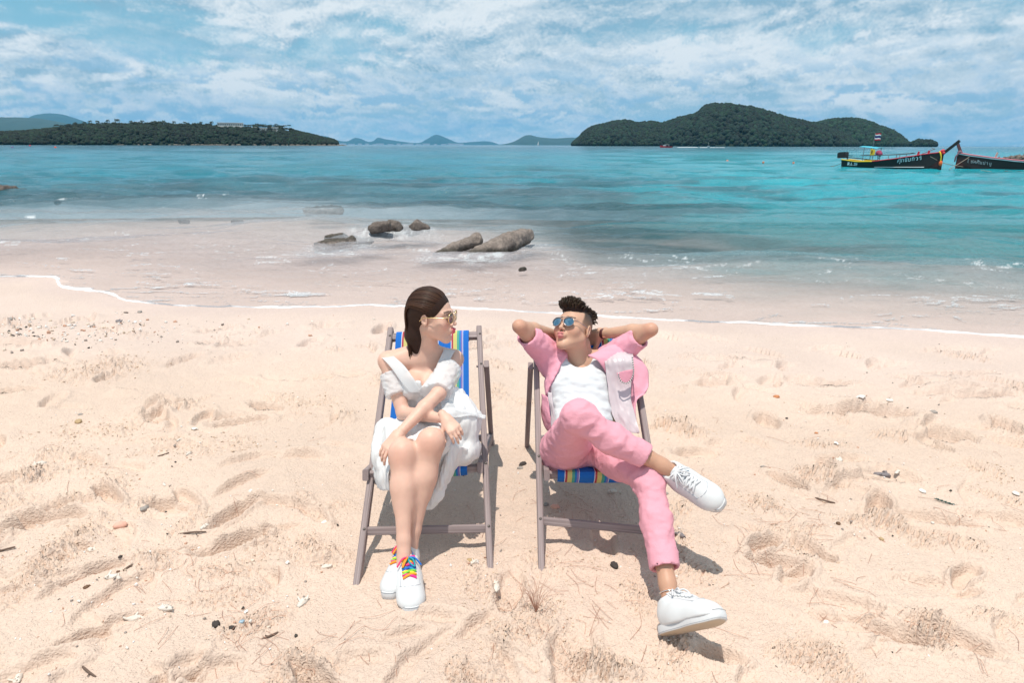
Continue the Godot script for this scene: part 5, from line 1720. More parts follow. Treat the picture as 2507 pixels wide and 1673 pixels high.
# ---------------------------------------------------------------- the man
func build_man():
	var o := thing("person", "man in a pink suit and white shirt lounging on the right deck chair", "person", Vector3(0.40, 0, -2.85))
	var off := o.position
	var skin := Color(0.55, 0.335, 0.24)
	var rsh := Vector3(0.174, 0.676, -3.28)
	var lsh := Vector3(0.509, 0.665, -3.32)
	var nb := Vector3(0.335, 0.642, -3.28)
	var relb := Vector3(0.036, 0.875, -3.12)
	var rwri := Vector3(0.227, 0.766, -3.37)
	var lelb := Vector3(0.667, 0.845, -3.18)
	var lwri := Vector3(0.455, 0.766, -3.39)
	var rhip := Vector3(0.258, 0.337, -2.93)
	var lhip := Vector3(0.421, 0.341, -2.95)
	var rkn := Vector3(0.267, 0.654, -2.55)
	var lkn := Vector3(0.559, 0.395, -2.52)
	var rank := Vector3(0.644, 0.44, -2.49)
	var lank := Vector3(0.582, 0.106, -2.15)
	var ax := (nb - rhip.lerp(lhip, 0.5)).normalized()                 # up along the spine
	var across := Vector3(1, 0, -0.03).normalized()
	var fwd := across.cross(ax).normalized()
	var tb := Basis(across, ax, fwd)
	var s := Shape.new()
	var f := Field.new(Vector3(-0.02, 0.58, -3.52), Vector3(0.74, 0.96, -3.02), 0.0075)
	f.cone(nb + Vector3(0, -0.05, 0.0), Vector3(0.34, 0.73, -3.31), 0.060, 0.056, 0.03)
	f.cone(rsh, nb, 0.052, 0.05, 0.03)
	f.cone(lsh, nb, 0.052, 0.05, 0.03)
	for l in [[rsh, relb, rwri], [lsh, lelb, lwri]]:
		f.cone(l[0], l[1], 0.045, 0.031, 0.02)
		f.cone(l[1], l[1].lerp(l[2], 0.35), 0.031, 0.035, 0.015)
		var tip: Vector3 = (l[1] * 2.0 - l[0] - l[2]).normalized()
		f.ell(l[1] + tip * 0.014, Vector3(0.021, 0.021, 0.021), Basis.IDENTITY, 0.02)
		f.cone(l[1].lerp(l[2], 0.35), l[2], 0.035, 0.024, 0.015)
	var blotch := FastNoiseLite.new()
	blotch.frequency = 22.0
	f.into(s, func(p: Vector3) -> Color:
		var q := 1.0 + 0.10 * blotch.get_noise_3dv(p)
		var red := 1.0 - smoothstep(0.02, 0.06, minf(p.distance_to(relb), p.distance_to(lelb)))
		return Color(skin.r * q, skin.g * q * (1.0 - 0.14 * red), skin.b * q * (1.0 - 0.14 * red)))
	for l in [[rkn, rank, 0], [lkn, lank, 1]]:
		var an: Vector3 = l[1]
		var dn: Vector3 = (an - l[0]).normalized()
		var fk := Field.new((an - dn * 0.2).min(an + dn * 0.1) - Vector3.ONE * 0.09, (an - dn * 0.2).max(an + dn * 0.1) + Vector3.ONE * 0.09, 0.006)
		fk.cone(an - dn * 0.2, an - dn * 0.05, 0.040, 0.030, 0.02)
		fk.cone(an - dn * 0.05, an + dn * 0.07, 0.030, 0.033, 0.02)
		fk.into(s, Color(0.51, 0.295, 0.205))
	var inner := Field.new(Vector3(0.15, 0.02, -3.36), Vector3(0.72, 0.74, -2.05), 0.014)
	inner.cone(nb - ax * 0.02, rhip.lerp(lhip, 0.5), 0.05, 0.07, 0.02)
	for l in [[rhip, rkn, rank], [lhip, lkn, lank]]:
		inner.cone(l[0], l[1], 0.055, 0.042, 0.02)
		inner.cone(l[1], l[2], 0.040, 0.026, 0.02)
	inner.into(s, skin)
	var u := Vector3(0.20, 0.83, -0.50).normalized()
	var z := Vector3(-0.60, 0.36, 0.70)
	z = (z - u * z.dot(u)).normalized()
	var hb := Basis(u.cross(z), u, z)
	var hm := Vector3(0.306, 0.817, -3.28)
	head(s, hm, hb, 1.02, skin, Color(0.55, 0.20, 0.20), true, nb + Vector3(0, -0.01, 0), 0.058)
	hand(s, lwri, Vector3(0.388, 0.727, -3.42), Vector3(0.1, -0.1, -1.0), 1.0, 0.35, 1.05, skin)
	hand(s, rwri, Vector3(0.312, 0.731, -3.42), Vector3(-0.1, -0.1, -1.0), -1.0, 0.35, 1.05, skin)
	for k in s.v.size(): s.v[k] -= off
	obj("body", s, skin_mat, o)
	# hair: a curly quiff over clipped sides
	var r := RandomNumberGenerator.new()
	r.seed = 9
	var at := func(q: Vector3) -> Vector3: return hm - off + hb * (q * 1.02)
	var hs := Shape.new()
	var hf := Field.new(hm - off - Vector3.ONE * 0.18, hm - off + Vector3.ONE * 0.18, 0.005)
	hf.ell(at.call(Vector3(0, 0.088, 0.008)), Vector3(0.059, 0.032, 0.078), hb, 0.02)
	hf.ell(at.call(Vector3(0, 0.075, -0.055)), Vector3(0.060, 0.050, 0.055), hb, 0.03)
	hf.ell(at.call(Vector3(0, 0.097, 0.052)), Vector3(0.050, 0.026, 0.038), hb, 0.02)
	var hn := FastNoiseLite.new()
	hn.frequency = 60.0
	hf.ripple(hn, 0.008)
	hf.into(hs, Color(0.022, 0.015, 0.012))
	for k in 800:
		var w := Vector3(r.randfn(), r.randfn(), r.randfn()).normalized()
		if w.y < -0.25: w.y = -w.y
		var p := Vector3(0, 0.090, 0.010) + w * Vector3(0.056, 0.032, 0.084)
		if k % 3 == 0: p = Vector3(0, 0.099, 0.056) + w * Vector3(0.052, 0.028, 0.045)
		elif k % 3 == 1 and w.z < 0.3: p = Vector3(0, 0.075, -0.055) + w * Vector3(0.060, 0.050, 0.055)
		if p.y < 0.084 and p.z > -0.03: continue
		if p.y < 0.045: continue
		var d := (w * 0.55 + Vector3(0, 0.65, 0.30 if p.z > 0.0 else -0.35) + Vector3(r.randfn(), r.randfn(), r.randfn()) * 0.18).normalized()
		var e := d.cross(Vector3(1, 0.2 * r.randfn(), 0.3 * r.randfn())).normalized()
		var L := 0.013 + 0.012 * r.randf()
		var g := 0.5 + 1.2 * r.randf()
		hs.col = Color(0.028 * g, 0.018 * g, 0.012 * g)
		hs.tube(curve([at.call(p - d * 0.010), at.call(p + d * L * 0.45), at.call(p + d * L * 0.85 + e * 0.004), at.call(p + d * L + e * 0.011)], 3), [0.0028, 0.0031, 0.0033, 0.0034, 0.0034, 0.0032, 0.0029, 0.0024, 0.0017, 0.0008], 5)
	var hair_mat := mat(Color.WHITE, 0.5, 0.0, true)
	hair_mat.metallic_specular = 0.3
	obj("hair", hs, hair_mat, o)
	var steel := mat(Color(0.42, 0.36, 0.36), 0.25, 0.9)
	glasses(o, hm - off, hb, 1.02, steel, mat(Color(0.20, 0.34, 0.44), 0.05, 0.95), true)
	# white shirt
	var fold := FastNoiseLite.new()
	fold.frequency = 1.0
	fold.fractal_octaves = 3
	fold.seed = 17
	fold.domain_warp_enabled = true
	fold.domain_warp_amplitude = 0.6
	var crease: FastNoiseLite = fold.duplicate()
	crease.fractal_type = FastNoiseLite.FRACTAL_RIDGED
	crease.fractal_octaves = 2
	var hip := rhip.lerp(lhip, 0.5)
	var ch := nb - ax * 0.14 + fwd * 0.0
	var sf := Field.new(Vector3(0.08, 0.26, -3.50), Vector3(0.62, 0.76, -2.78), 0.0065)
	var shirt := func(fd: Field, g: float):
		fd.ell(ch, Vector3(0.158 + g, 0.150 + g, 0.104 + g), tb, 0.03)
		fd.cone(rsh.lerp(nb, 0.2) - ax * 0.03, nb - ax * 0.03, 0.060 + g, 0.060 + g, 0.04)
		fd.cone(lsh.lerp(nb, 0.2) - ax * 0.03, nb - ax * 0.03, 0.060 + g, 0.060 + g, 0.04)
		fd.ell(nb - ax * 0.30 - fwd * 0.004, Vector3(0.146 + g, 0.15 + g, 0.098 + g), tb, 0.05)
	shirt.call(sf, 0.0)
	sf.ell(hip + ax * 0.05, Vector3(0.142, 0.10, 0.105), tb, 0.05)
	sf.ripple(fold, 0.008, Basis.from_scale(Vector3(6, 20, 12)) * tb.inverse())
	sf.ripple(crease, -0.007, Basis.from_scale(Vector3(4, 13, 8)) * Basis(Vector3(0, 0, 1), 0.35) * tb.inverse())
	sf.cut(nb + ax * 0.012, ax, nb, 0.2)
	sf.cone(nb + ax * 0.03 + fwd * 0.02, nb - ax * 0.020 + fwd * 0.12, 0.070, 0.062, 0.015, true)
	sf.cut(hip + ax * 0.055, (-ax - across * 0.10).normalized(), hip, 0.3)
	var ss := Shape.new()
	sf.into(ss, Color.WHITE)
	for k in ss.v.size(): ss.v[k] -= off
	var white := mat(Color(0.60, 0.635, 0.67), 0.9)
	obj("shirt", ss, white, o)
	# trousers
	var pink := mat(Color(0.72, 0.335, 0.415), 0.85)
	bump(pink, cloth_bump, 0.16, 0.3)
	var rcuff := rkn.lerp(rank, 0.72)
	var lcuff := lkn.lerp(lank, 0.78)
	var rd := (rank - rkn).normalized()
	var ld := (lank - lkn).normalized()
	var ps := Shape.new()
	for e in 2:
		var hp := rhip if e == 0 else lhip
		var kn := rkn if e == 0 else lkn
		var cf := rcuff if e == 0 else lcuff
		var dn := rd if e == 0 else ld
		var pf := Field.new((hp.min(kn)).min(cf) - Vector3.ONE * 0.17, (hp.max(kn)).max(cf) + Vector3.ONE * 0.17, 0.008)
		pf.cone(hp, hip, 0.106, 0.108, 0.03)
		pf.ell(hip + ax * 0.05, Vector3(0.148, 0.09, 0.110), tb, 0.04)
		if e == 0: pf.cone(hp + Vector3(-0.02, -0.02, 0), hp.lerp(kn, 0.4), 0.110, 0.090, 0.03)
		else: pf.cone(hp, hp.lerp(kn, 0.45), 0.105, 0.086, 0.03)
		pf.cone(hp.lerp(kn, 0.4), kn, 0.088, 0.060, 0.03)
		pf.ell(kn, Vector3(0.060, 0.059, 0.060), Basis.IDENTITY, 0.03)
		var low := Vector3(0, -0.012, 0) if e == 0 else Vector3.ZERO
		pf.cone(kn, kn.lerp(cf, 0.5) + low, 0.058, 0.058 if e == 0 else 0.057, 0.03)
		pf.cone(kn.lerp(cf, 0.5) + low, cf, 0.058 if e == 0 else 0.057, 0.047 if e == 0 else 0.052, 0.03)
		# creases: rings about the bent knee and the hip, long soft folds elsewhere
		pf.ripple(fold, 0.006, Basis.from_scale(Vector3(8, 18, 12)))
		var knee := Basis(Vector3(1, 0, 0), Vector3(0, 1, 0), Vector3(0, 0, 1)).scaled(Vector3(14, 50, 30))
		pf.ripple(fold, 0.004, knee)
		pf.ripple(crease, -0.006, Basis.from_scale(Vector3(5, 11, 8)) * Basis(Vector3(0, 0, 1), -0.5))
		var cr := 0.053 if e == 0 else 0.058
		pf.cone(cf - dn * 0.046, cf + dn * 0.02, cr, cr, 0.003)
		pf.cut(cf, dn, cf + dn * 0.03, 0.13)
		pf.cone(cf + dn * 0.02, cf - dn * 0.02, cr - 0.010, cr - 0.014, 0.002, true)
		pf.cut(hip + ax * 0.085, ax, hip + ax * 0.1, 0.22)
		pf.into(ps, Color.WHITE)
	for k in ps.v.size(): ps.v[k] -= off
	obj("trousers", ps, pink, o)
	# orange belt
	var orange := mat(Color(0.72, 0.17, 0.035), 0.6)
	var bs := Shape.new()
	var ring := []
	for k in 33:
		var a := TAU * k / 32.0
		ring.append([hip + ax * 0.055 + across * cos(a) * 0.150 + fwd * sin(a) * 0.112 - off, hip + ax * 0.085 + across * cos(a) * 0.150 + fwd * sin(a) * 0.112 - off])
	bs.patch(ring, 2, 64, 0.004)
	obj("belt", bs, orange, o)
	# jacket: sleeves and the side that lies on his right
	var jf := Field.new(Vector3(0.0, 0.36, -3.46), Vector3(0.70, 0.90, -2.95), 0.0075)
	shirt.call(jf, 0.016)
	var e1 := Vector3(0.262, 0.706, -3.2)
	var e2 := Vector3(0.155, 0.545, -3.08)
	var cn := (e2 - e1).cross(fwd).normalized()
	if cn.x < 0.0: cn = -cn
	jf.cut(e1, cn, ch, 0.6)
	jf.cut(nb - ax * 0.30, -ax, ch - ax * 0.2, 0.35)
	jf.cone(rsh.lerp(nb, 0.25) + ax * 0.005, nb + across * -0.035 + ax * 0.005, 0.066, 0.050, 0.03)
	jf.cone(rsh.lerp(nb, 0.15), rsh.lerp(relb, 0.82), 0.074, 0.052, 0.03)
	jf.cone(lsh.lerp(nb, 0.10) - ax * 0.01, lsh.lerp(lelb, 0.80), 0.072, 0.052, 0.03)
	jf.ripple(fold, 0.006, Basis.from_scale(Vector3(18, 16, 18)))
	jf.ripple(crease, -0.005, Basis.from_scale(Vector3(10, 8, 10)))
	jf.ripple(fold, 0.002, Basis.from_scale(Vector3(46, 50, 46)))
	for q in [[rsh, relb, 0.74], [lsh, lelb, 0.74]]:
		var dn: Vector3 = (q[1] - q[0]).normalized()
		jf.cut(q[0].lerp(q[1], q[2]), dn, q[1], 0.13)
		jf.cone(q[0].lerp(q[1], q[2] + 0.1), q[0].lerp(q[1], q[2] - 0.12), 0.046, 0.043, 0.003, true)
	jf.cone(nb + ax * 0.04 + fwd * 0.02, nb - ax * 0.03 + fwd * 0.10, 0.060, 0.055, 0.015, true)
	var js := Shape.new()
	jf.into(js, Color.WHITE)
	for k in js.v.size(): js.v[k] -= off
	var coat := mat(Color(0.76, 0.35, 0.45), 0.85)
	bump(coat, cloth_bump, 0.16, 0.25)
	var jacket := obj("jacket", js, coat, o)
	# its left front thrown open over the chair's arm, showing the satin lining
	var satin := mat(Color(0.56, 0.50, 0.535), 0.35)
	var fs := Shape.new()
	fs.patch([[Vector3(0.374, 0.706, -3.2) - off, Vector3(0.459, 0.746, -3.22) - off, Vector3(0.539, 0.749, -3.24) - off, Vector3(0.603, 0.704, -3.25) - off],
		[Vector3(0.415, 0.694, -3.17) - off, Vector3(0.514, 0.707, -3.17) - off, Vector3(0.596, 0.696, -3.18) - off, Vector3(0.656, 0.651, -3.19) - off],
		[Vector3(0.472, 0.611, -3.15) - off, Vector3(0.546, 0.628, -3.12) - off, Vector3(0.615, 0.622, -3.12) - off, Vector3(0.663, 0.6, -3.14) - off],
		[Vector3(0.487, 0.545, -3.1) - off, Vector3(0.553, 0.543, -3.09) - off, Vector3(0.606, 0.551, -3.08) - off, Vector3(0.648, 0.564, -3.09) - off],
		[Vector3(0.496, 0.487, -3.06) - off, Vector3(0.541, 0.487, -3.05) - off, Vector3(0.572, 0.495, -3.04) - off, Vector3(0.588, 0.526, -3.04) - off],
		[Vector3(0.516, 0.411, -2.99) - off, Vector3(0.554, 0.405, -2.98) - off, Vector3(0.577, 0.403, -2.97) - off, Vector3(0.595, 0.395, -2.97) - off]], 24, 36, 0.008, fold, 0.010, Vector3(9, 7, 9))
	obj("open_front", fs, coat, jacket)
	var ls := Shape.new()
	ls.patch([[Vector3(0.453, 0.69, -3.25) - off, Vector3(0.497, 0.721, -3.22) - off, Vector3(0.545, 0.731, -3.21) - off, Vector3(0.59, 0.719, -3.2) - off],
		[Vector3(0.449, 0.691, -3.155) - off, Vector3(0.487, 0.706, -3.135) - off, Vector3(0.534, 0.715, -3.12) - off, Vector3(0.583, 0.711, -3.12) - off],
		[Vector3(0.455, 0.649, -3.13) - off, Vector3(0.49, 0.66, -3.11) - off, Vector3(0.535, 0.668, -3.1) - off, Vector3(0.581, 0.672, -3.1) - off],
		[Vector3(0.462, 0.595, -3.105) - off, Vector3(0.493, 0.597, -3.09) - off, Vector3(0.53, 0.602, -3.075) - off, Vector3(0.569, 0.611, -3.075) - off],
		[Vector3(0.469, 0.533, -3.075) - off, Vector3(0.497, 0.531, -3.055) - off, Vector3(0.532, 0.532, -3.04) - off, Vector3(0.566, 0.541, -3.04) - off],
		[Vector3(0.476, 0.474, -3.04) - off, Vector3(0.502, 0.474, -3.02) - off, Vector3(0.538, 0.478, -3) - off, Vector3(0.579, 0.488, -3.005) - off],
		[Vector3(0.502, 0.422, -2.99) - off, Vector3(0.528, 0.412, -2.97) - off, Vector3(0.56, 0.408, -2.95) - off, Vector3(0.596, 0.413, -2.94) - off]], 28, 44, 0.004, fold, 0.011, Vector3(20, 5, 12))
	obj("lining", ls, satin, jacket)
	var pk := Shape.new()
	pk.patch([[Vector3(0.494, 0.668, -3.05) - off, Vector3(0.53, 0.684, -3.04) - off, Vector3(0.571, 0.69, -3.045) - off], [Vector3(0.503, 0.647, -3.04) - off, Vector3(0.537, 0.653, -3.035) - off, Vector3(0.57, 0.664, -3.04) - off], [Vector3(0.517, 0.629, -3.035) - off, Vector3(0.539, 0.626, -3.03) - off, Vector3(0.562, 0.637, -3.035) - off]], 8, 8, 0.003)
	obj("pocket", pk, coat, jacket)
	var pipe := Shape.new()
	var line := curve([Vector3(0.499, 0.673, -3.035) - off, Vector3(0.503, 0.651, -3.03) - off, Vector3(0.518, 0.632, -3.02) - off, Vector3(0.541, 0.63, -3.02) - off, Vector3(0.56, 0.647, -3.025) - off, Vector3(0.568, 0.671, -3.03) - off, Vector3(0.569, 0.694, -3.035) - off, Vector3(0.567, 0.717, -3.05) - off, Vector3(0.567, 0.739, -3.07) - off], 5)
	for k in line.size() - 1:
		pipe.col = Color(0.03, 0.03, 0.035) if k % 2 else Color(0.7, 0.7, 0.7)
		pipe.tube([line[k], line[k + 1]], 0.0032, 6)
	obj("piping", pipe, mat(Color.WHITE, 0.6, 0.0, true), jacket)
	# right tail of the jacket hanging inside the chair frame
	var tl := Shape.new()
	tl.patch([[Vector3(0.15, 0.529, -3.14) - off, Vector3(0.168, 0.534, -3.1) - off, Vector3(0.175, 0.531, -3.08) - off], [Vector3(0.146, 0.462, -3.12) - off, Vector3(0.167, 0.461, -3.07) - off, Vector3(0.185, 0.463, -3.04) - off], [Vector3(0.15, 0.406, -3.1) - off, Vector3(0.175, 0.406, -3.05) - off, Vector3(0.193, 0.408, -3.02) - off], [Vector3(0.173, 0.372, -3.08) - off, Vector3(0.187, 0.372, -3.03) - off, Vector3(0.197, 0.372, -3) - off]], 8, 20, 0.006, fold, 0.012, Vector3(14, 8, 14))
	obj("jacket_tail", tl, coat, jacket)
	var ls2 := Shape.new()
	ls2.patch([[Vector3(0.169, 0.571, -3.055) - off, Vector3(0.188, 0.571, -3.045) - off], [Vector3(0.18, 0.502, -3.02) - off, Vector3(0.196, 0.502, -3) - off], [Vector3(0.191, 0.41, -2.99) - off, Vector3(0.21, 0.409, -2.97) - off]], 5, 16, 0.004, fold, 0.01, Vector3(14, 8, 14))
	obj("lining", ls2, satin, jacket)
	# watch, anklet and plain white sneakers
	var strap := mat(Color(0.09, 0.025, 0.025), 0.4)
	var gold := mat(Color(0.8, 0.6, 0.35), 0.25, 0.9)
	var ws := Shape.new()
	var wd := (lwri - lelb).normalized()
	var wc := lelb.lerp(lwri, 0.93) - off
	ws.tube([wc - wd * 0.010, wc - wd * 0.008, wc + wd * 0.008, wc + wd * 0.010], [0.025, 0.028, 0.028, 0.025], 20)
	var watch := obj("watch", ws, strap, o)
	var bk := Shape.new()
	bk.box(wc + Vector3(0.0, -0.006, 0.028), Vector3(0.020, 0.014, 0.006), Basis.IDENTITY, 0.002)
	obj("buckle", bk, gold, watch)
	var ak := Shape.new()
	var ar := []
	var ac := lank - off - ld * 0.015
	var ax1 := ld.cross(Vector3.RIGHT).normalized()
	var ax2 := ld.cross(ax1)
	for k in 21: ar.append(ac + (ax1 * cos(TAU * k / 20.0) + ax2 * sin(TAU * k / 20.0)) * 0.034)
	ak.tube(ar, 0.002, 5)
	obj("anklet", ak, mat(Color(0.8, 0.8, 0.8), 0.25, 0.9), o)
	var plain := [Color(0.62, 0.635, 0.66)]
	var fd1 := Vector3(0.150, 0.155, 0.125)
	sneaker(o, "sneaker", Vector3(0.538, 0.012, -2.055) - off, fd1, (lkn - lank), 1.02, plain, 3)
	var fd2 := Vector3(0.813, 0.385, -2.31) - Vector3(0.648, 0.434, -2.47)
	var up2 := Vector3(-0.25, 0.62, 0.72)
	var zz := fd2.normalized()
	var yy := (up2 - zz * up2.dot(zz)).normalized()
	sneaker(o, "sneaker", rank - zz * 0.055 - yy * 0.090 - off, fd2, up2, 1.02, plain, 4)

# ---------------------------------------------------------------- rocks in the shallows
func rock(called: String, label: String, parts: Array, cell: float, amp: float, seed_: int, dark := 1.0):
	var lo := Vector3(1e9, 1e9, 1e9)
	var hi := -lo
	for p in parts:
		for q in [p[0], p[1]]:
			lo = lo.min(q - Vector3.ONE * (maxf(p[2], p[3]) + amp * 2.5 + 0.12))
			hi = hi.max(q + Vector3.ONE * (maxf(p[2], p[3]) + amp * 2.5 + 0.12))
	var f := Field.new(lo, hi, cell)
	for p in parts: f.cone(p[0], p[1], p[2], p[3], 0.06)
	var n := FastNoiseLite.new()
	n.seed = seed_
	n.frequency = 1.0
	n.fractal_octaves = 4
	f.ripple(n, amp * 2.0, Basis.from_scale(Vector3(2.6, 3.4, 2.6)))
	f.ripple(n, amp * 0.8, Basis.from_scale(Vector3(8, 11, 8)))
	var s := Shape.new()
	f.into(s, func(p: Vector3) -> Color:
		var g := 0.75 + 0.55 * n.get_noise_3dv(p * 30.0) + 0.25 * n.get_noise_3dv(p * 4.0)
		var lv := p.y + 0.03 * n.get_noise_3dv(p * 9.0)
		var wet := smoothstep(SEA - 0.05, SEA, lv) * (1.0 - smoothstep(SEA + 0.03, SEA + 0.12, lv))
		var c := Color(0.30, 0.245, 0.215).lerp(Color(0.44, 0.37, 0.335), 1.0 - smoothstep(SEA - 0.10, SEA - 0.02, lv)).lerp(Color(0.10, 0.085, 0.07), wet)
		var dk := lerpf(1.0, dark, smoothstep(SEA - 0.10, SEA - 0.02, lv))
		return Color(c.r * g * dk, c.g * g * dk, c.b * g * dk))
	var base := (lo + hi) * 0.5
	base.y = SEA
	for k in s.v.size(): s.v[k] -= base
	var m := mat(Color.WHITE, 0.8, 0.0, true)
	bump(m, cloth_bump, 0.35, 1.6)
	var o := obj(called, s, m)
	o.position = base
	tag(o, label, "rock")

func build_rocks():
	body_materials()
	rock("rock", "dark knobbly rock in the shallows, farthest of the bare ones", [[Vector3(-2.889, -0.07, -14.43), Vector3(-2.481, -0.01, -14.583), 0.15, 0.17], [Vector3(-2.892, 0.04, -14.218), Vector3(-2.567, 0.1, -14.214), 0.09, 0.10], [Vector3(-2.594, -0.01, -14.581), Vector3(-2.412, -0.11, -15.06), 0.16, 0.08], [Vector3(-2.288, -0.09, -14.895), Vector3(-2.021, 0.01, -14.644), 0.10, 0.14], [Vector3(-1.957, -0.02, -14.68), Vector3(-1.816, -0.01, -14.672), 0.10, 0.07]], 0.03, 0.035, 1, 0.62)
	rock("rock", "pale granular rock slab left of the largest shore rock", [[Vector3(-1.346, -0.15, -11.912), Vector3(-1.047, -0.08, -12.124), 0.05, 0.12], [Vector3(-1.047, -0.08, -12.124), Vector3(-0.841, -0.02, -12.323), 0.12, 0.09], [Vector3(-0.841, -0.02, -12.323), Vector3(-0.647, 0.02, -12.579), 0.10, 0.12]], 0.025, 0.022, 2)
	rock("rock", "largest pale granular rock behind the couple's heads", [[Vector3(-0.639, -0.18, -11.932), Vector3(-0.284, -0.08, -12.138), 0.13, 0.19], [Vector3(-0.284, -0.08, -12.138), Vector3(-0.031, 0, -12.408), 0.19, 0.18], [Vector3(-0.031, 0, -12.408), Vector3(0.186, 0.02, -13.061), 0.17, 0.16], [Vector3(0.201, 0.02, -13.061), Vector3(0.33, 0.03, -13.23), 0.13, 0.10]], 0.028, 0.028, 3)
	rock("rock", "low flat rock awash left of the bare rocks", [[Vector3(-3.818, -0.24, -13.386), Vector3(-3.26, -0.22, -13.831), 0.12, 0.13], [Vector3(-3.768, -0.2, -14.041), Vector3(-3.529, -0.18, -14.276), 0.11, 0.11], [Vector3(-3.35, -0.24, -14.22), Vector3(-3.025, -0.26, -14.501), 0.13, 0.10]], 0.028, 0.035, 4, 1.05)
	rock("rock", "brown reef rock breaking the surf at the left edge", [[Vector3(-20.313, -0.2, -26.325), Vector3(-20.224, -0.2, -28.174), 0.40, 0.26], [Vector3(-20.224, -0.2, -28.174), Vector3(-19.746, -0.2, -28.441), 0.24, 0.12]], 0.05, 0.07, 5, 0.5)
	rock("rock", "small reddish stone in the surf near the left edge", [[Vector3(-14.716, -0.12, -22.439), Vector3(-14.741, -0.12, -22.602), 0.08, 0.07]], 0.025, 0.015, 6, 0.6)
	rock("rock", "distant dark rock in the sea at the right edge", [[Vector3(69.697, -0.3, -101.667), Vector3(70.257, -0.2, -98.346), 0.35, 0.7], [Vector3(70.257, -0.2, -98.346), Vector3(71.299, -0.1, -93.738), 0.7, 0.9]], 0.16, 0.25, 7, 0.6)
	rock("rock", "flat stone barely showing in front of the reef, left of two", [[Vector3(-8.246, -0.15, -17.121), Vector3(-8.089, -0.16, -17.218), 0.07, 0.06]], 0.025, 0.02, 8, 0.8)
	rock("rock", "flat stone barely showing in front of the reef, right of two", [[Vector3(-6.939, -0.15, -17.152), Vector3(-6.774, -0.16, -17.25), 0.07, 0.06]], 0.025, 0.02, 9, 0.8)
	rock("rock", "low pinkish rock awash beyond the bare rocks to the left", [[Vector3(-6.09, -0.22, -20.656), Vector3(-5.279, -0.22, -21.078), 0.14, 0.13]], 0.04, 0.04, 10, 0.95)
	rock("rock", "small dark stone just under water in front of the largest rock", [[Vector3(0.126, -0.14, -10.37), Vector3(0.189, -0.14, -10.407), 0.04, 0.035]], 0.016, 0.01, 11, 0.5)

# ---------------------------------------------------------------- boats
func stroke(s: Shape, pts: Array, place: Callable, r: float):
	var p := []
	for q in pts: p.append(place.call(q))
	s.tube(p, r, 5)

func loft(st: Array, x: float, k: int) -> float:
	for j in st.size() - 1:
		if x <= st[j + 1][0]:
			var u: float = clampf((x - st[j][0]) / (st[j + 1][0] - st[j][0]), 0.0, 1.0)
			return lerpf(st[j][k], st[j + 1][k], u * u * (3.0 - 2.0 * u) * 0.35 + u * 0.65)
	return st[-1][k]

func hull(o: Node3D, st: Array, side_mat: Material, in_mat: Material, keel_mat: Material):
	# stations: x, half beam, sheer, keel; planked sides, a dark bottom and an inner skin
	var L: float = st[-1][0]
	var outer := Shape.new()
	var inner := Shape.new()
	var low := Shape.new()
	var n := 40
	var prev := -1
	for j in n + 1:
		var x := L * j / n
		var b := loft(st, x, 1)
		var ys := loft(st, x, 2)
		var yk := loft(st, x, 3)
		var start := outer.v.size()
		for sd in [-1.0, 1.0]:
			for k in 5:
				var v := k / 4.0
				outer.vert(Vector3(x, lerpf(maxf(yk, 0.06), ys, v), sd * b * lerpf(0.80, 1.0, v)))
				inner.vert(Vector3(x, lerpf(maxf(yk, 0.06) + 0.12, ys, v), sd * maxf(b * lerpf(0.80, 1.0, v) - 0.05, 0.0)))
		for k in 5:
			var v := k / 4.0 * 2.0 - 1.0
			low.vert(Vector3(x, lerpf(minf(yk, 0.0) - 0.1, maxf(yk, 0.06), absf(v)), v * b * 0.80))
		if prev >= 0:
			for k in 4:
				outer.quad(prev + k, prev + k + 1, start + k + 1, start + k)
				outer.quad(prev + 5 + k, start + 5 + k, start + 6 + k, prev + 6 + k)
				inner.quad(prev + k, start + k, start + k + 1, prev + k + 1)
				inner.quad(prev + 5 + k, prev + 6 + k, start + 6 + k, start + 5 + k)
				var a := (j - 1) * 5 + k
				low.quad(a, a + 5, a + 6, a + 1)
			inner.quad(prev, prev + 5, start + 5, start)
		else:
			outer.quad(start, start + 5, start + 9, start + 4)
		prev = start
	obj("hull", outer, side_mat, o)
	obj("inner_planking", inner, in_mat, o)
	obj("bottom", low, keel_mat, o)

func rail_strip(st: Array, x0: float, x1: float, dy: float, r: float, sides: Array, frac := 1.0) -> Shape:
	var s := Shape.new()
	for sd in sides:
		var p := []
		for k in 15:
			var x := lerpf(x0, x1, k / 14.0)
			var yk := maxf(loft(st, x, 3), 0.06)
			p.append(Vector3(x, lerpf(yk, loft(st, x, 2), frac) + dy, sd * (loft(st, x, 1) * lerpf(0.80, 1.0, frac) + 0.01)))
		s.tube(p, r, 6)
	return s

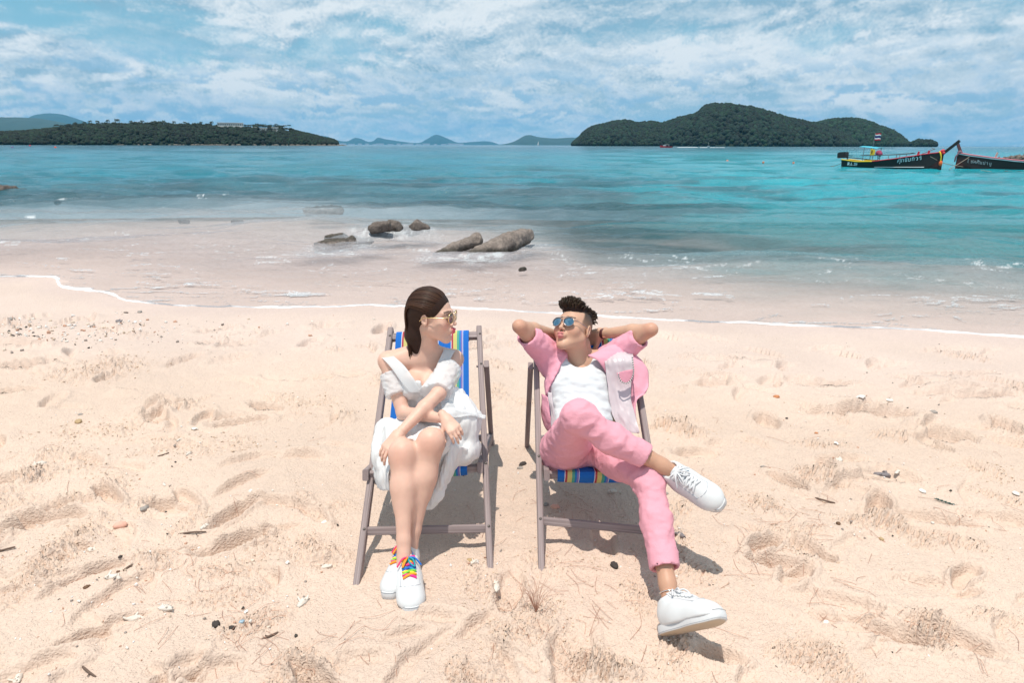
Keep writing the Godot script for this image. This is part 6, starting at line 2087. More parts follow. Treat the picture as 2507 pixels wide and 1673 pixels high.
const THAI := {
	"so": [[0.02, 0.0, 0.02, 0.5, 0.15, 0.72, 0.38, 0.8, 0.58, 0.62, 0.60, 0.0], [0.02, 0.30, 0.2, 0.42, 0.3, 0.3], [0.5, 0.72, 0.72, 0.98]],
	"pho": [[0.0, 0.08, 0.12, 0.0, 0.14, 0.45, 0.02, 0.58, 0.14, 0.76, 0.4, 0.8, 0.6, 0.6, 0.6, 0.0]],
	"cho": [[0.02, 0.62, 0.14, 0.78, 0.24, 0.6, 0.16, 0.4, 0.2, 0.06, 0.34, 0.0, 0.52, 0.1, 0.52, 0.5, 0.42, 0.66, 0.66, 0.9]],
	"yo": [[0.12, 0.78, 0.06, 0.56, 0.22, 0.44, 0.06, 0.34, 0.08, 0.04, 0.30, 0.0, 0.56, 0.06, 0.56, 0.8]],
	"tho": [[0.0, 0.66, 0.14, 0.8, 0.15, 0.0], [0.15, 0.5, 0.36, 0.8, 0.55, 0.72, 0.56, 0.0]],
	"wo": [[0.06, 0.6, 0.28, 0.8, 0.5, 0.62, 0.5, 0.04, 0.36, 0.0, 0.3, 0.14]],
	"ro": [[0.04, 0.62, 0.2, 0.8, 0.5, 0.7], [0.08, 0.60, 0.42, 0.48, 0.46, 0.06, 0.32, 0.0, 0.28, 0.14]],
	"up": [[0.1, 1.06, 0.22, 0.95, 0.42, 1.0, 0.56, 1.2]],
	"kill": [[0.2, 0.98, 0.34, 1.06, 0.3, 1.18, 0.54, 1.32]],
	"dn": [[0.42, -0.12, 0.54, -0.16, 0.54, -0.36]],
	"o": [[0.3, 0.0, 0.12, 0.06, 0.14, 0.8, 0.04, 1.0, 0.34, 1.12]],
	"kho": [[0.04, 0.0, 0.04, 0.5, 0.3, 0.8, 0.56, 0.5, 0.56, 0.0], [0.06, 0.3, 0.24, 0.42, 0.3, 0.24]],
	"i": [[0.08, 0.94, 0.3, 1.12, 0.56, 0.94, 0.08, 0.94]],
	"mo": [[0.02, 0.7, 0.14, 0.8, 0.14, 0.0, 0.5, 0.16], [0.5, 0.8, 0.5, 0.0]],
	"po": [[0.02, 0.7, 0.12, 0.8, 0.12, 0.0, 0.5, 0.0, 0.5, 1.0]],
	"aa": [[0.04, 0.62, 0.24, 0.8, 0.4, 0.62, 0.4, 0.0]],
	"no": [[0.02, 0.7, 0.14, 0.8, 0.14, 0.0, 0.4, 0.22, 0.52, 0.05], [0.5, 0.8, 0.5, 0.12]],
	"uu": [[0.3, -0.14, 0.3, -0.32, 0.54, -0.32, 0.54, -0.12]]}

func lettering(words: Array, wide: float, place: Callable, r: float) -> Shape:
	var s := Shape.new()
	var x := 0.0
	for w in words:
		var parts: PackedStringArray = w.split("+")
		for p in parts:
			for line in THAI[p]:
				var pts := []
				for k in range(0, line.size(), 2): pts.append(Vector2(x + line[k], line[k + 1]) * wide)
				stroke(s, pts, place, r)
		x += 0.82
	return s

func build_boats():
	var black := mat(Color(0.018, 0.014, 0.014), 0.5)
	var brown := mat(Color(0.10, 0.055, 0.04), 0.8)
	var maroon := mat(Color(0.09, 0.022, 0.02), 0.6)
	var red := mat(Color(0.55, 0.03, 0.05), 0.55)
	var pinkish := mat(Color(0.62, 0.18, 0.22), 0.7)
	var yellow := mat(Color(0.80, 0.52, 0.03), 0.55)
	var cyan := mat(Color(0.06, 0.45, 0.60), 0.6)
	var letter := mat(Color(0.45, 0.72, 0.78), 0.6)
	var white := mat(Color(0.72, 0.74, 0.76), 0.6)
	var grey := mat(Color(0.20, 0.20, 0.21), 0.6)
	# --- the boat with the canopy, bow to the right and towards the beach
	var stern := Vector3(29.164, -0.04, -62)
	var bow := Vector3(33.108, -0.138, -56)
	stern.y = SEA
	bow.y = SEA
	var o := thing("longtail_boat", "dark longtail boat with yellow and red gunwale, canopy and flags", "longtail boat", stern, "moored longtail boats")
	o.rotation.y = -atan2(bow.z - stern.z, bow.x - stern.x)
	var st := [[0.0, 0.55, 0.66, -0.1], [1.6, 0.76, 0.52, -0.15], [2.9, 0.80, 0.56, -0.15], [4.4, 0.74, 0.76, -0.12], [5.8, 0.54, 1.00, -0.08], [6.9, 0.30, 1.20, 0.02], [7.5, 0.13, 1.29, 0.45], [8.1, 0.03, 1.36, 1.05]]
	hull(o, st, black, brown, maroon)
	obj("gunwale", rail_strip(st, 0.0, 2.9, 0.02, 0.055, [-1.0, 1.0]), yellow, o)
	obj("gunwale", rail_strip(st, 2.9, 8.05, 0.02, 0.045, [-1.0, 1.0]), red, o)
	obj("stripe", rail_strip(st, 3.1, 6.9, 0.0, 0.028, [1.0], 0.13), white, o)
	var post := Shape.new()
	post.bar(Vector3(7.70, 0.95, 0), Vector3(9.08, 2.22, 0), 0.15, 0.20, Vector3(-1, 1, 0), 0.02)
	obj("stem_post", post, black, o)
	var dk := Shape.new()
	dk.patch([[Vector3(5.9, 0.96, -0.48), Vector3(6.9, 1.16, -0.26), Vector3(7.9, 1.30, -0.05)], [Vector3(5.9, 0.96, 0.48), Vector3(6.9, 1.16, 0.26), Vector3(7.9, 1.30, 0.05)]], 10, 4, 0.03)
	obj("foredeck", dk, red, o)
	var on_side := func(q: Vector2) -> Vector3:
		var x := q.x + 4.95
		var y := q.y + 0.52 + 0.16 * q.x
		var v := (y - maxf(loft(st, x, 3), 0.06)) / (loft(st, x, 2) - maxf(loft(st, x, 3), 0.06))
		return Vector3(x, y, loft(st, x, 1) * lerpf(0.80, 1.0, v) + 0.012)
	obj("lettering", lettering(["so+dn", "pho", "cho+up", "yo", "tho+up", "wo", "ro+kill"], 0.31, on_side, 0.024), letter, o)
	var tm := TextMesh.new()
	tm.text = "R.L 39"
	var fnt := SystemFont.new()
	fnt.font_names = PackedStringArray(["Droid Serif"])
	fnt.font_weight = 700
	tm.font = fnt
	tm.font_size = 32
	tm.pixel_size = 0.0098
	tm.depth = 0.012
	var tn := obj("number", tm, letter, o)
	tn.position = Vector3(1.15, 0.33, 0.725)
	tn.rotation = Vector3(-0.10, -0.06, -0.03)
	# engine on its long shaft
	var en := Shape.new()
	en.box(Vector3(-0.25, 1.03, 0), Vector3(0.75, 0.46, 0.5), Basis(Vector3(0, 0, 1), 0.06), 0.04)
	en.box(Vector3(-0.2, 1.26, 0), Vector3(0.6, 0.1, 0.42), Basis(Vector3(0, 0, 1), 0.06), 0.02)
	var eng := obj("engine", en, black, o)
	var sh := Shape.new()
	sh.tube([Vector3(-0.75, 0.9, 0), Vector3(0.2, 0.866, 0), Vector3(1.6, 0.774, 0.1), Vector3(2.6, 0.665, 0.15)], 0.035, 6)
	sh.tube([Vector3(0.1, 1.03, 0.1), Vector3(0.75, 1.01, 0.12)], 0.03, 6)
	sh.tube([Vector3(0.2, 0.55, 0), Vector3(0.2, 0.9, 0)], 0.05, 6)
	obj("tiller", sh, black, eng)
	# canopy over the helm and the long low roof
	var cp := Shape.new()
	cp.patch([[Vector3(1.5, 1.77, -0.6), Vector3(2.2, 1.72, -0.6), Vector3(3.0, 1.64, -0.6)], [Vector3(1.5, 1.8, 0), Vector3(2.2, 1.77, 0), Vector3(3.0, 1.69, 0)], [Vector3(1.5, 1.75, 0.6), Vector3(2.2, 1.71, 0.6), Vector3(3.0, 1.62, 0.6)]], 10, 8, 0.035)
	obj("canopy", cp, cyan, o)
	for q in [[1.9, -0.55, 1.76], [1.9, 0.55, 1.73], [2.75, -0.55, 1.68], [2.75, 0.55, 1.64], [4.1, -0.6, 1.13], [4.1, 0.6, 1.11], [4.95, -0.5, 1.2], [4.95, 0.5, 1.18]]:
		var ps := Shape.new()
		ps.tube([Vector3(q[0], 0.45, q[1]), Vector3(q[0] + 0.03, q[2], q[1])], 0.024, 6)
		obj("post", ps, grey, o)
	var lr := Shape.new()
	lr.patch([[Vector3(1.7, 1.05, -0.62), Vector3(3.7, 1.1, -0.62), Vector3(5.7, 1.25, -0.5)], [Vector3(1.7, 1.08, 0), Vector3(3.7, 1.14, 0), Vector3(5.7, 1.29, 0)], [Vector3(1.7, 1.03, 0.62), Vector3(3.7, 1.08, 0.62), Vector3(5.7, 1.24, 0.5)]], 12, 8, 0.04)
	obj("low_roof", lr, mat(Color(0.05, 0.10, 0.12), 0.7), o)
	for q in [[2.1, 0.9], [3.2, 0.75], [4.5, 0.7]]:
		var be := Shape.new()
		be.box(Vector3(q[0] + 0.4, 0.60, 0), Vector3(q[1], 0.20, 1.1), Basis.IDENTITY, 0.02)
		obj("bench", be, yellow, o)
	# flags and cloth
	var pole := Shape.new()
	pole.tube([Vector3(2.5, 1.7, 0.3), Vector3(2.56, 2.87, 0.3)], 0.02, 6)
	var fp := obj("flag_pole", pole, grey, o)
	var cols := [lin(190, 25, 50), Color(0.75, 0.75, 0.76), lin(35, 45, 110), Color(0.75, 0.75, 0.76), lin(190, 25, 50)]
	var hs := [0.0, 0.17, 0.34, 0.66, 0.83, 1.0]
	for k in 5:
		var fl := Shape.new()
		var y0: float = 2.28 + 0.56 * hs[k]
		var y1: float = 2.28 + 0.56 * hs[k + 1]
		fl.patch([[Vector3(2.57, y0, 0.3), Vector3(2.75, y0 - 0.02, 0.36), Vector3(2.92, y0 + 0.01, 0.27), Vector3(3.08, y0 - 0.03, 0.33)], [Vector3(2.57, y1, 0.3), Vector3(2.75, y1 - 0.02, 0.36), Vector3(2.92, y1 + 0.01, 0.27), Vector3(3.08, y1 - 0.03, 0.33)]], 12, 2, 0.012)
		obj("flag_stripe", fl, mat(cols[k], 0.8), fp)
	var yf := Shape.new()
	yf.patch([[Vector3(2.5, 1.62, 0.55), Vector3(2.72, 1.57, 0.62), Vector3(2.92, 1.49, 0.56)], [Vector3(2.5, 1.07, 0.55), Vector3(2.72, 1.07, 0.60), Vector3(2.90, 1.1, 0.56)]], 8, 6, 0.014)
	obj("yellow_flag", yf, yellow, o)
	var em := Shape.new()
	em.ball(Vector3(2.68, 1.34, 0.625), Vector3(0.05, 0.16, 0.012), Basis.IDENTITY, 8, 6)
	obj("emblem", em, maroon, o)
	var bd := Shape.new()
	bd.ball(Vector3(3.15, 1.25, 0.40), Vector3(0.26, 0.24, 0.24), Basis.IDENTITY, 10, 7)
	bd.ball(Vector3(3.30, 1.17, 0.45), Vector3(0.20, 0.18, 0.2), Basis.IDENTITY, 10, 7)
	obj("cloth_bundle", bd, mat(Color(0.30, 0.05, 0.11), 0.9), o)
	var wh := Shape.new()
	var ring := []
	for k in 13: ring.append(Vector3(3.05 + 0.1 * sin(TAU * k / 12.0), 0.95 + 0.17 * cos(TAU * k / 12.0), 0.2 + 0.08 * sin(TAU * k / 12.0)))
	wh.tube(ring, 0.02, 5)
	wh.tube([Vector3(3.0, 0.6, 0.15), Vector3(3.05, 0.858, 0.2)], 0.025, 5)
	obj("steering_wheel", wh, black, o)
	# bow fittings
	for q in [Vector3(6.35, 1.25, 0.36), Vector3(7.05, 1.33, 0.2)]:
		var kn := Shape.new()
		kn.box(q, Vector3(0.12, 0.32, 0.10), Basis(Vector3(0, 0, 1), -0.15), 0.02)
		obj("bollard", kn, red, o)
	var an := Shape.new()
	an.tube([Vector3(6.5, 1.22, 0.1), Vector3(7.4, 1.62, 0.05)], 0.03, 6)
	an.tube([Vector3(7.25, 1.62, -0.15), Vector3(7.4, 1.62, 0.05), Vector3(7.25, 1.66, 0.25)], 0.028, 6)
	obj("anchor", an, grey, o)
	var ga := Shape.new()
	ga.ball(Vector3(7.95, 1.42, 0), Vector3(0.22, 0.15, 0.17), Basis(Vector3(0, 0, 1), 0.7), 10, 7)
	ga.ball(Vector3(8.12, 1.30, 0.08), Vector3(0.12, 0.13, 0.1), Basis.IDENTITY, 8, 6)
	var gar := obj("bow_cloth", ga, red, o)
	var gy := Shape.new()
	gy.tube([Vector3(7.82, 1.42, 0.17), Vector3(7.95, 1.28, 0.2), Vector3(8.02, 1.0, 0.16), Vector3(8.03, 0.62, 0.14)], [0.05, 0.06, 0.045, 0.05], 7)
	obj("yellow_ribbon", gy, yellow, gar)
	var gr := Shape.new()
	gr.ball(Vector3(8.05, 0.52, 0.14), Vector3(0.14, 0.22, 0.12), Basis.IDENTITY, 9, 7)
	obj("garland", gr, mat(Color(0.75, 0.13, 0.03), 0.8), gar)
	var gb := Shape.new()
	gb.tube([Vector3(8.04, 0.42, 0.14), Vector3(8.05, 0.0, 0.15)], [0.07, 0.05], 6)
	obj("dark_tassel", gb, black, gar)
	# --- the second boat, bow to the left, running out of the picture
	var bow2 := Vector3(36.603, -0.131, -57)
	bow2.y = SEA
	var way := Vector3(0.90, 0, 0.40).normalized()
	var stern2 := bow2 + way * 9.4
	var b := thing("longtail_boat", "black longtail boat with pink foredeck and open ribbed hull at the right edge", "longtail boat", stern2, "moored longtail boats")
	b.rotation.y = -atan2(-way.z, -way.x)
	var st2 := [[0.0, 0.6, 0.75, -0.1], [2.0, 0.95, 0.60, -0.15], [4.0, 1.05, 0.62, -0.15], [6.0, 0.98, 0.74, -0.12], [7.6, 0.72, 0.92, -0.08], [8.8, 0.40, 1.08, 0.02], [9.6, 0.16, 1.20, 0.45], [10.1, 0.03, 1.30, 0.95]]
	hull(b, st2, mat(Color(0.035, 0.018, 0.018), 0.55), brown, maroon)
	obj("gunwale", rail_strip(st2, 0.0, 10.1, 0.02, 0.055, [-1.0, 1.0]), pinkish, b)
	obj("rubbing_strake", rail_strip(st2, 0.0, 10.0, -0.06, 0.04, [-1.0, 1.0]), white, b)
	var dk2 := Shape.new()
	dk2.patch([[Vector3(7.3, 0.86, -0.72), Vector3(8.6, 1.02, -0.42), Vector3(9.9, 1.25, -0.06)], [Vector3(7.3, 0.86, 0.72), Vector3(8.6, 1.02, 0.42), Vector3(9.9, 1.25, 0.06)]], 10, 6, 0.03)
	obj("foredeck", dk2, pinkish, b)
	for k in 9:
		var x := 0.8 + k * 0.75
		var yy := loft(st2, x, 2) - 0.07
		var w := loft(st2, x, 1) - 0.05
		var rb := Shape.new()
		rb.bar(Vector3(x, yy, -w), Vector3(x, yy, w), 0.10, 0.06)
		obj("thwart", rb, mat(Color(0.42, 0.30, 0.27), 0.8) if k != 5 else cyan, b)
	var post2 := Shape.new()
	post2.bar(Vector3(9.75, 1.05, 0), Vector3(10.25, 2.10, 0), 0.16, 0.22, Vector3(-1, 1, 0), 0.02)
	obj("stem_post", post2, mat(Color(0.13, 0.05, 0.055), 0.7), b)
	var tie := Shape.new()
	tie.ball(Vector3(9.95, 1.36, 0), Vector3(0.18, 0.16, 0.18), Basis.IDENTITY, 9, 6)
	tie.tube([Vector3(10.0, 1.34, -0.12), Vector3(10.2, 1.0, -0.14), Vector3(10.22, 0.6, -0.12)], [0.06, 0.07, 0.05], 6)
	obj("bow_cloth", tie, mat(Color(0.22, 0.12, 0.15), 0.9), b)
	var cl := Shape.new()
	cl.box(Vector3(7.5, 1.10, -0.3), Vector3(0.12, 0.55, 0.12), Basis(Vector3(0, 0, 1), 0.2), 0.02)
	obj("cleat", cl, mat(Color(0.45, 0.36, 0.33), 0.8), b)
	var on2 := func(q: Vector2) -> Vector3:
		var x := 9.35 - q.x
		var y := q.y + 0.56 - 0.12 * q.x
		var v := (y - maxf(loft(st2, x, 3), 0.06)) / (loft(st2, x, 2) - maxf(loft(st2, x, 3), 0.06))
		return Vector3(x, y, -loft(st2, x, 1) * lerpf(0.80, 1.0, v) - 0.012)
	obj("lettering", lettering(["o", "cho", "kho", "so+i", "mo", "po", "aa", "no+uu"], 0.25, on2, 0.017), mat(Color(0.40, 0.48, 0.52), 0.7), b)
	# mooring lines and their floats
	var rope := mat(Color(0.30, 0.24, 0.19), 0.9)
	var lines := [["mooring_rope", "slack rope from the canopy boat's bow to the black boat's foot", [Vector3(32.469, 0.912, -55), Vector3(34.247, 0.4, -56), Vector3(36.43, 0.093, -57)]], ["mooring_rope", "rope from the black boat's bow into the water on its left", [Vector3(36.459, 0.867, -56.5), Vector3(35.361, 0.34, -56), Vector3(34.379, -0.055, -55.5)]], ["mooring_rope", "long rope with dark floats below the black boat", [Vector3(36.569, -0.095, -55), Vector3(36.186, -0.147, -53), Vector3(35.738, -0.219, -51), Vector3(35.931, -0.278, -49)]], ["mooring_rope", "rope from the canopy boat's stern to a float on the left", [Vector3(29.116, 0.308, -62), Vector3(28.801, 0.085, -62.5), Vector3(28.466, -0.071, -63)]]]
	for q in lines:
		var s := Shape.new()
		s.tube(curve(q[2], 5), 0.022, 5)
		tag(obj(q[0], s, rope), q[1], "rope", "mooring ropes of the longtail boats")
	var nth := ["first", "second", "third", "fourth"]
	var at := [Vector3(35.797, -0.218, -51), Vector3(35.819, -0.246, -50.6), Vector3(35.845, -0.292, -50), Vector3(35.838, -0.308, -49.7)]
	for k in 4:
		var s := Shape.new()
		s.ball(Vector3.ZERO, Vector3(0.17 + 0.03 * (k % 2), 0.10, 0.12), Basis.IDENTITY, 9, 6)
		var fl := obj("float", s, black)
		fl.position = Vector3(at[k].x, SEA + 0.04, at[k].z)
		tag(fl, "%s dark float from the left on the rope below the black boat" % nth[k], "float", "dark rope floats")
	var buoys := [[Vector3(-232.484, -0.438, -330), lin(90, 30, 120), "purple buoy farthest left on the water"], [Vector3(-407.537, -0.653, -600), lin(220, 30, 60), "red buoy, farthest of the three at the left"], [Vector3(-212.51, -0.387, -330), lin(235, 70, 30), "orange buoy, right of the three at the left"], [Vector3(28.466, -0.071, -63), lin(60, 45, 35), "dark float at the end of the canopy boat's stern rope"], [Vector3(25.85, -0.244, -85), lin(220, 120, 80), "orange float on the open water, left of three"], [Vector3(27.707, -0.205, -78), lin(220, 120, 80), "orange float on the open water, middle of three"], [Vector3(30.258, -0.191, -76), lin(220, 120, 80), "orange float nearest the canopy boat's engine"]]
	for q in buoys:
		var s := Shape.new()
		var r: float = clampf(-q[0].z * 0.0016, 0.10, 0.75)
		s.ball(Vector3(0, r * 0.3, 0), Vector3(r, r * 0.9, r), Basis.IDENTITY, 9, 7)
		var bo := obj("buoy", s, mat(q[1], 0.5))
		bo.position = Vector3(q[0].x, SEA, q[0].z)
		tag(bo, q[2], "buoy", "buoys on the water")
	# --- red speedboat under the big island, running left
	var sp := thing("speedboat", "red speedboat with white top crossing below the big island", "speedboat", Vector3(Vector3(143.667, 1.178, -640).x, SEA, -640.0))
	sp.rotation.y = PI
	var ss := [[0.0, 1.5, 1.15, -0.2], [4.0, 1.6, 1.2, -0.2], [8.0, 1.1, 1.5, 0.1], [10.8, 0.1, 1.8, 1.3]]
	hull(sp, ss, mat(Color(0.60, 0.03, 0.05), 0.35), white, mat(Color(0.5, 0.04, 0.05), 0.4))
	var tp := Shape.new()
	tp.box(Vector3(4.6, 2.6, 0), Vector3(4.2, 0.18, 2.4), Basis.IDENTITY, 0.05)
	obj("hardtop", tp, white, sp)
	var cb := Shape.new()
	cb.box(Vector3(6.8, 1.75, 0), Vector3(2.4, 0.7, 2.0), Basis.IDENTITY, 0.1)
	obj("cabin", cb, white, sp)
	for q in [[2.9, -1.0], [2.9, 1.0], [6.4, -1.0], [6.4, 1.0]]:
		var ps := Shape.new()
		ps.tube([Vector3(q[0], 1.1, q[1]), Vector3(q[0], 2.6, q[1])], 0.07, 6)
		obj("post", ps, white, sp)
	for e in [-0.6, 0.6]:
		var om := Shape.new()
		om.box(Vector3(-0.35, 1.0, e), Vector3(0.6, 1.2, 0.5), Basis.IDENTITY, 0.08)
		obj("outboard_motor", om, black, sp)
	var wk := Shape.new()
	var r2 := RandomNumberGenerator.new()
	r2.seed = 6
	for k in 70:
		var x := r2.randf() * r2.randf() * 44.0
		wk.ball(Vector3(Vector3(149.925, 1.193, -640).x + x, SEA + 0.12, -640.0 + (r2.randf() - 0.5) * (1.5 + x * 0.12)), Vector3(0.9 + r2.randf(), 0.30, 0.7), Basis.IDENTITY, 6, 4)
	tag(obj("boat_wake", wk, mat(Color(0.75, 0.78, 0.8), 0.8)), "white wake behind the red speedboat", "wake", "", "stuff")
	# --- two far sailing boats
	for q in [[Vector3(91.576, 1.214, -2600), 15.0, 7.0, "tiny white sailboat before the middle coast hill", true], [Vector3(465.621, 1.464, -1700), 10.0, 5.0, "tiny white yacht with bare mast right of the speedboat", false]]:
		var y := thing("sailboat", q[3], "sailboat", Vector3(q[0].x, SEA, q[0].z), "far sailboats")
		hull(y, [[0.0, q[2] * 0.16, 1.2, -0.2], [q[2] * 0.6, q[2] * 0.2, 1.2, -0.2], [q[2] * 1.2, 0.1, 1.6, 0.6]], white, white, white)
		var ms := Shape.new()
		ms.tube([Vector3(q[2] * 0.6, 1.0, 0), Vector3(q[2] * 0.6, q[1], 0)], 0.14, 6)
		obj("mast", ms, white, y)
		if q[4]:
			var sl := Shape.new()
			sl.patch([[Vector3(q[2] * 0.57, 2.0, 0), Vector3(q[2] * 0.1, 2.2, 0.5), Vector3(-q[2] * 0.2, 2.2, 0.2)], [Vector3(q[2] * 0.57, q[1] * 0.6, 0), Vector3(q[2] * 0.35, q[1] * 0.6, 0.4), Vector3(q[2] * 0.15, q[1] * 0.6, 0.2)], [Vector3(q[2] * 0.57, q[1] * 0.97, 0), Vector3(q[2] * 0.56, q[1] * 0.97, 0.02), Vector3(q[2] * 0.55, q[1] * 0.97, 0)]], 6, 8, 0.05)
			obj("sail", sl, white, y)

# ---------------------------------------------------------------- what lies on the sand
func ground(x: float, z: float) -> float:
	var j := 0
	var lo := 0
	var hi := sand_rows.size() - 1
	while lo < hi - 1:
		j = (lo + hi) / 2
		if sand_rows[j] > z: lo = j
		else: hi = j
	var w := sand_half[lo]
	var i := clampi(int((x + w) / (2.0 * w) * (SAND_COLS - 1) + 0.5), 0, SAND_COLS - 1)
	return sand_h[lo * SAND_COLS + i]

func lump(r: RandomNumberGenerator, size: Vector3, rough: float, nu := 12, nv := 8) -> Shape:
	var n := FastNoiseLite.new()
	n.seed = r.randi() % 1000
	n.frequency = 1.6
	n.fractal_octaves = 2
	var s := Shape.new()
	s.ball(Vector3.ZERO, Vector3.ONE, Basis.IDENTITY, nu, nv)
	for k in s.v.size(): s.v[k] = s.v[k] * (1.0 + rough * n.get_noise_3dv(s.v[k])) * size
	return s

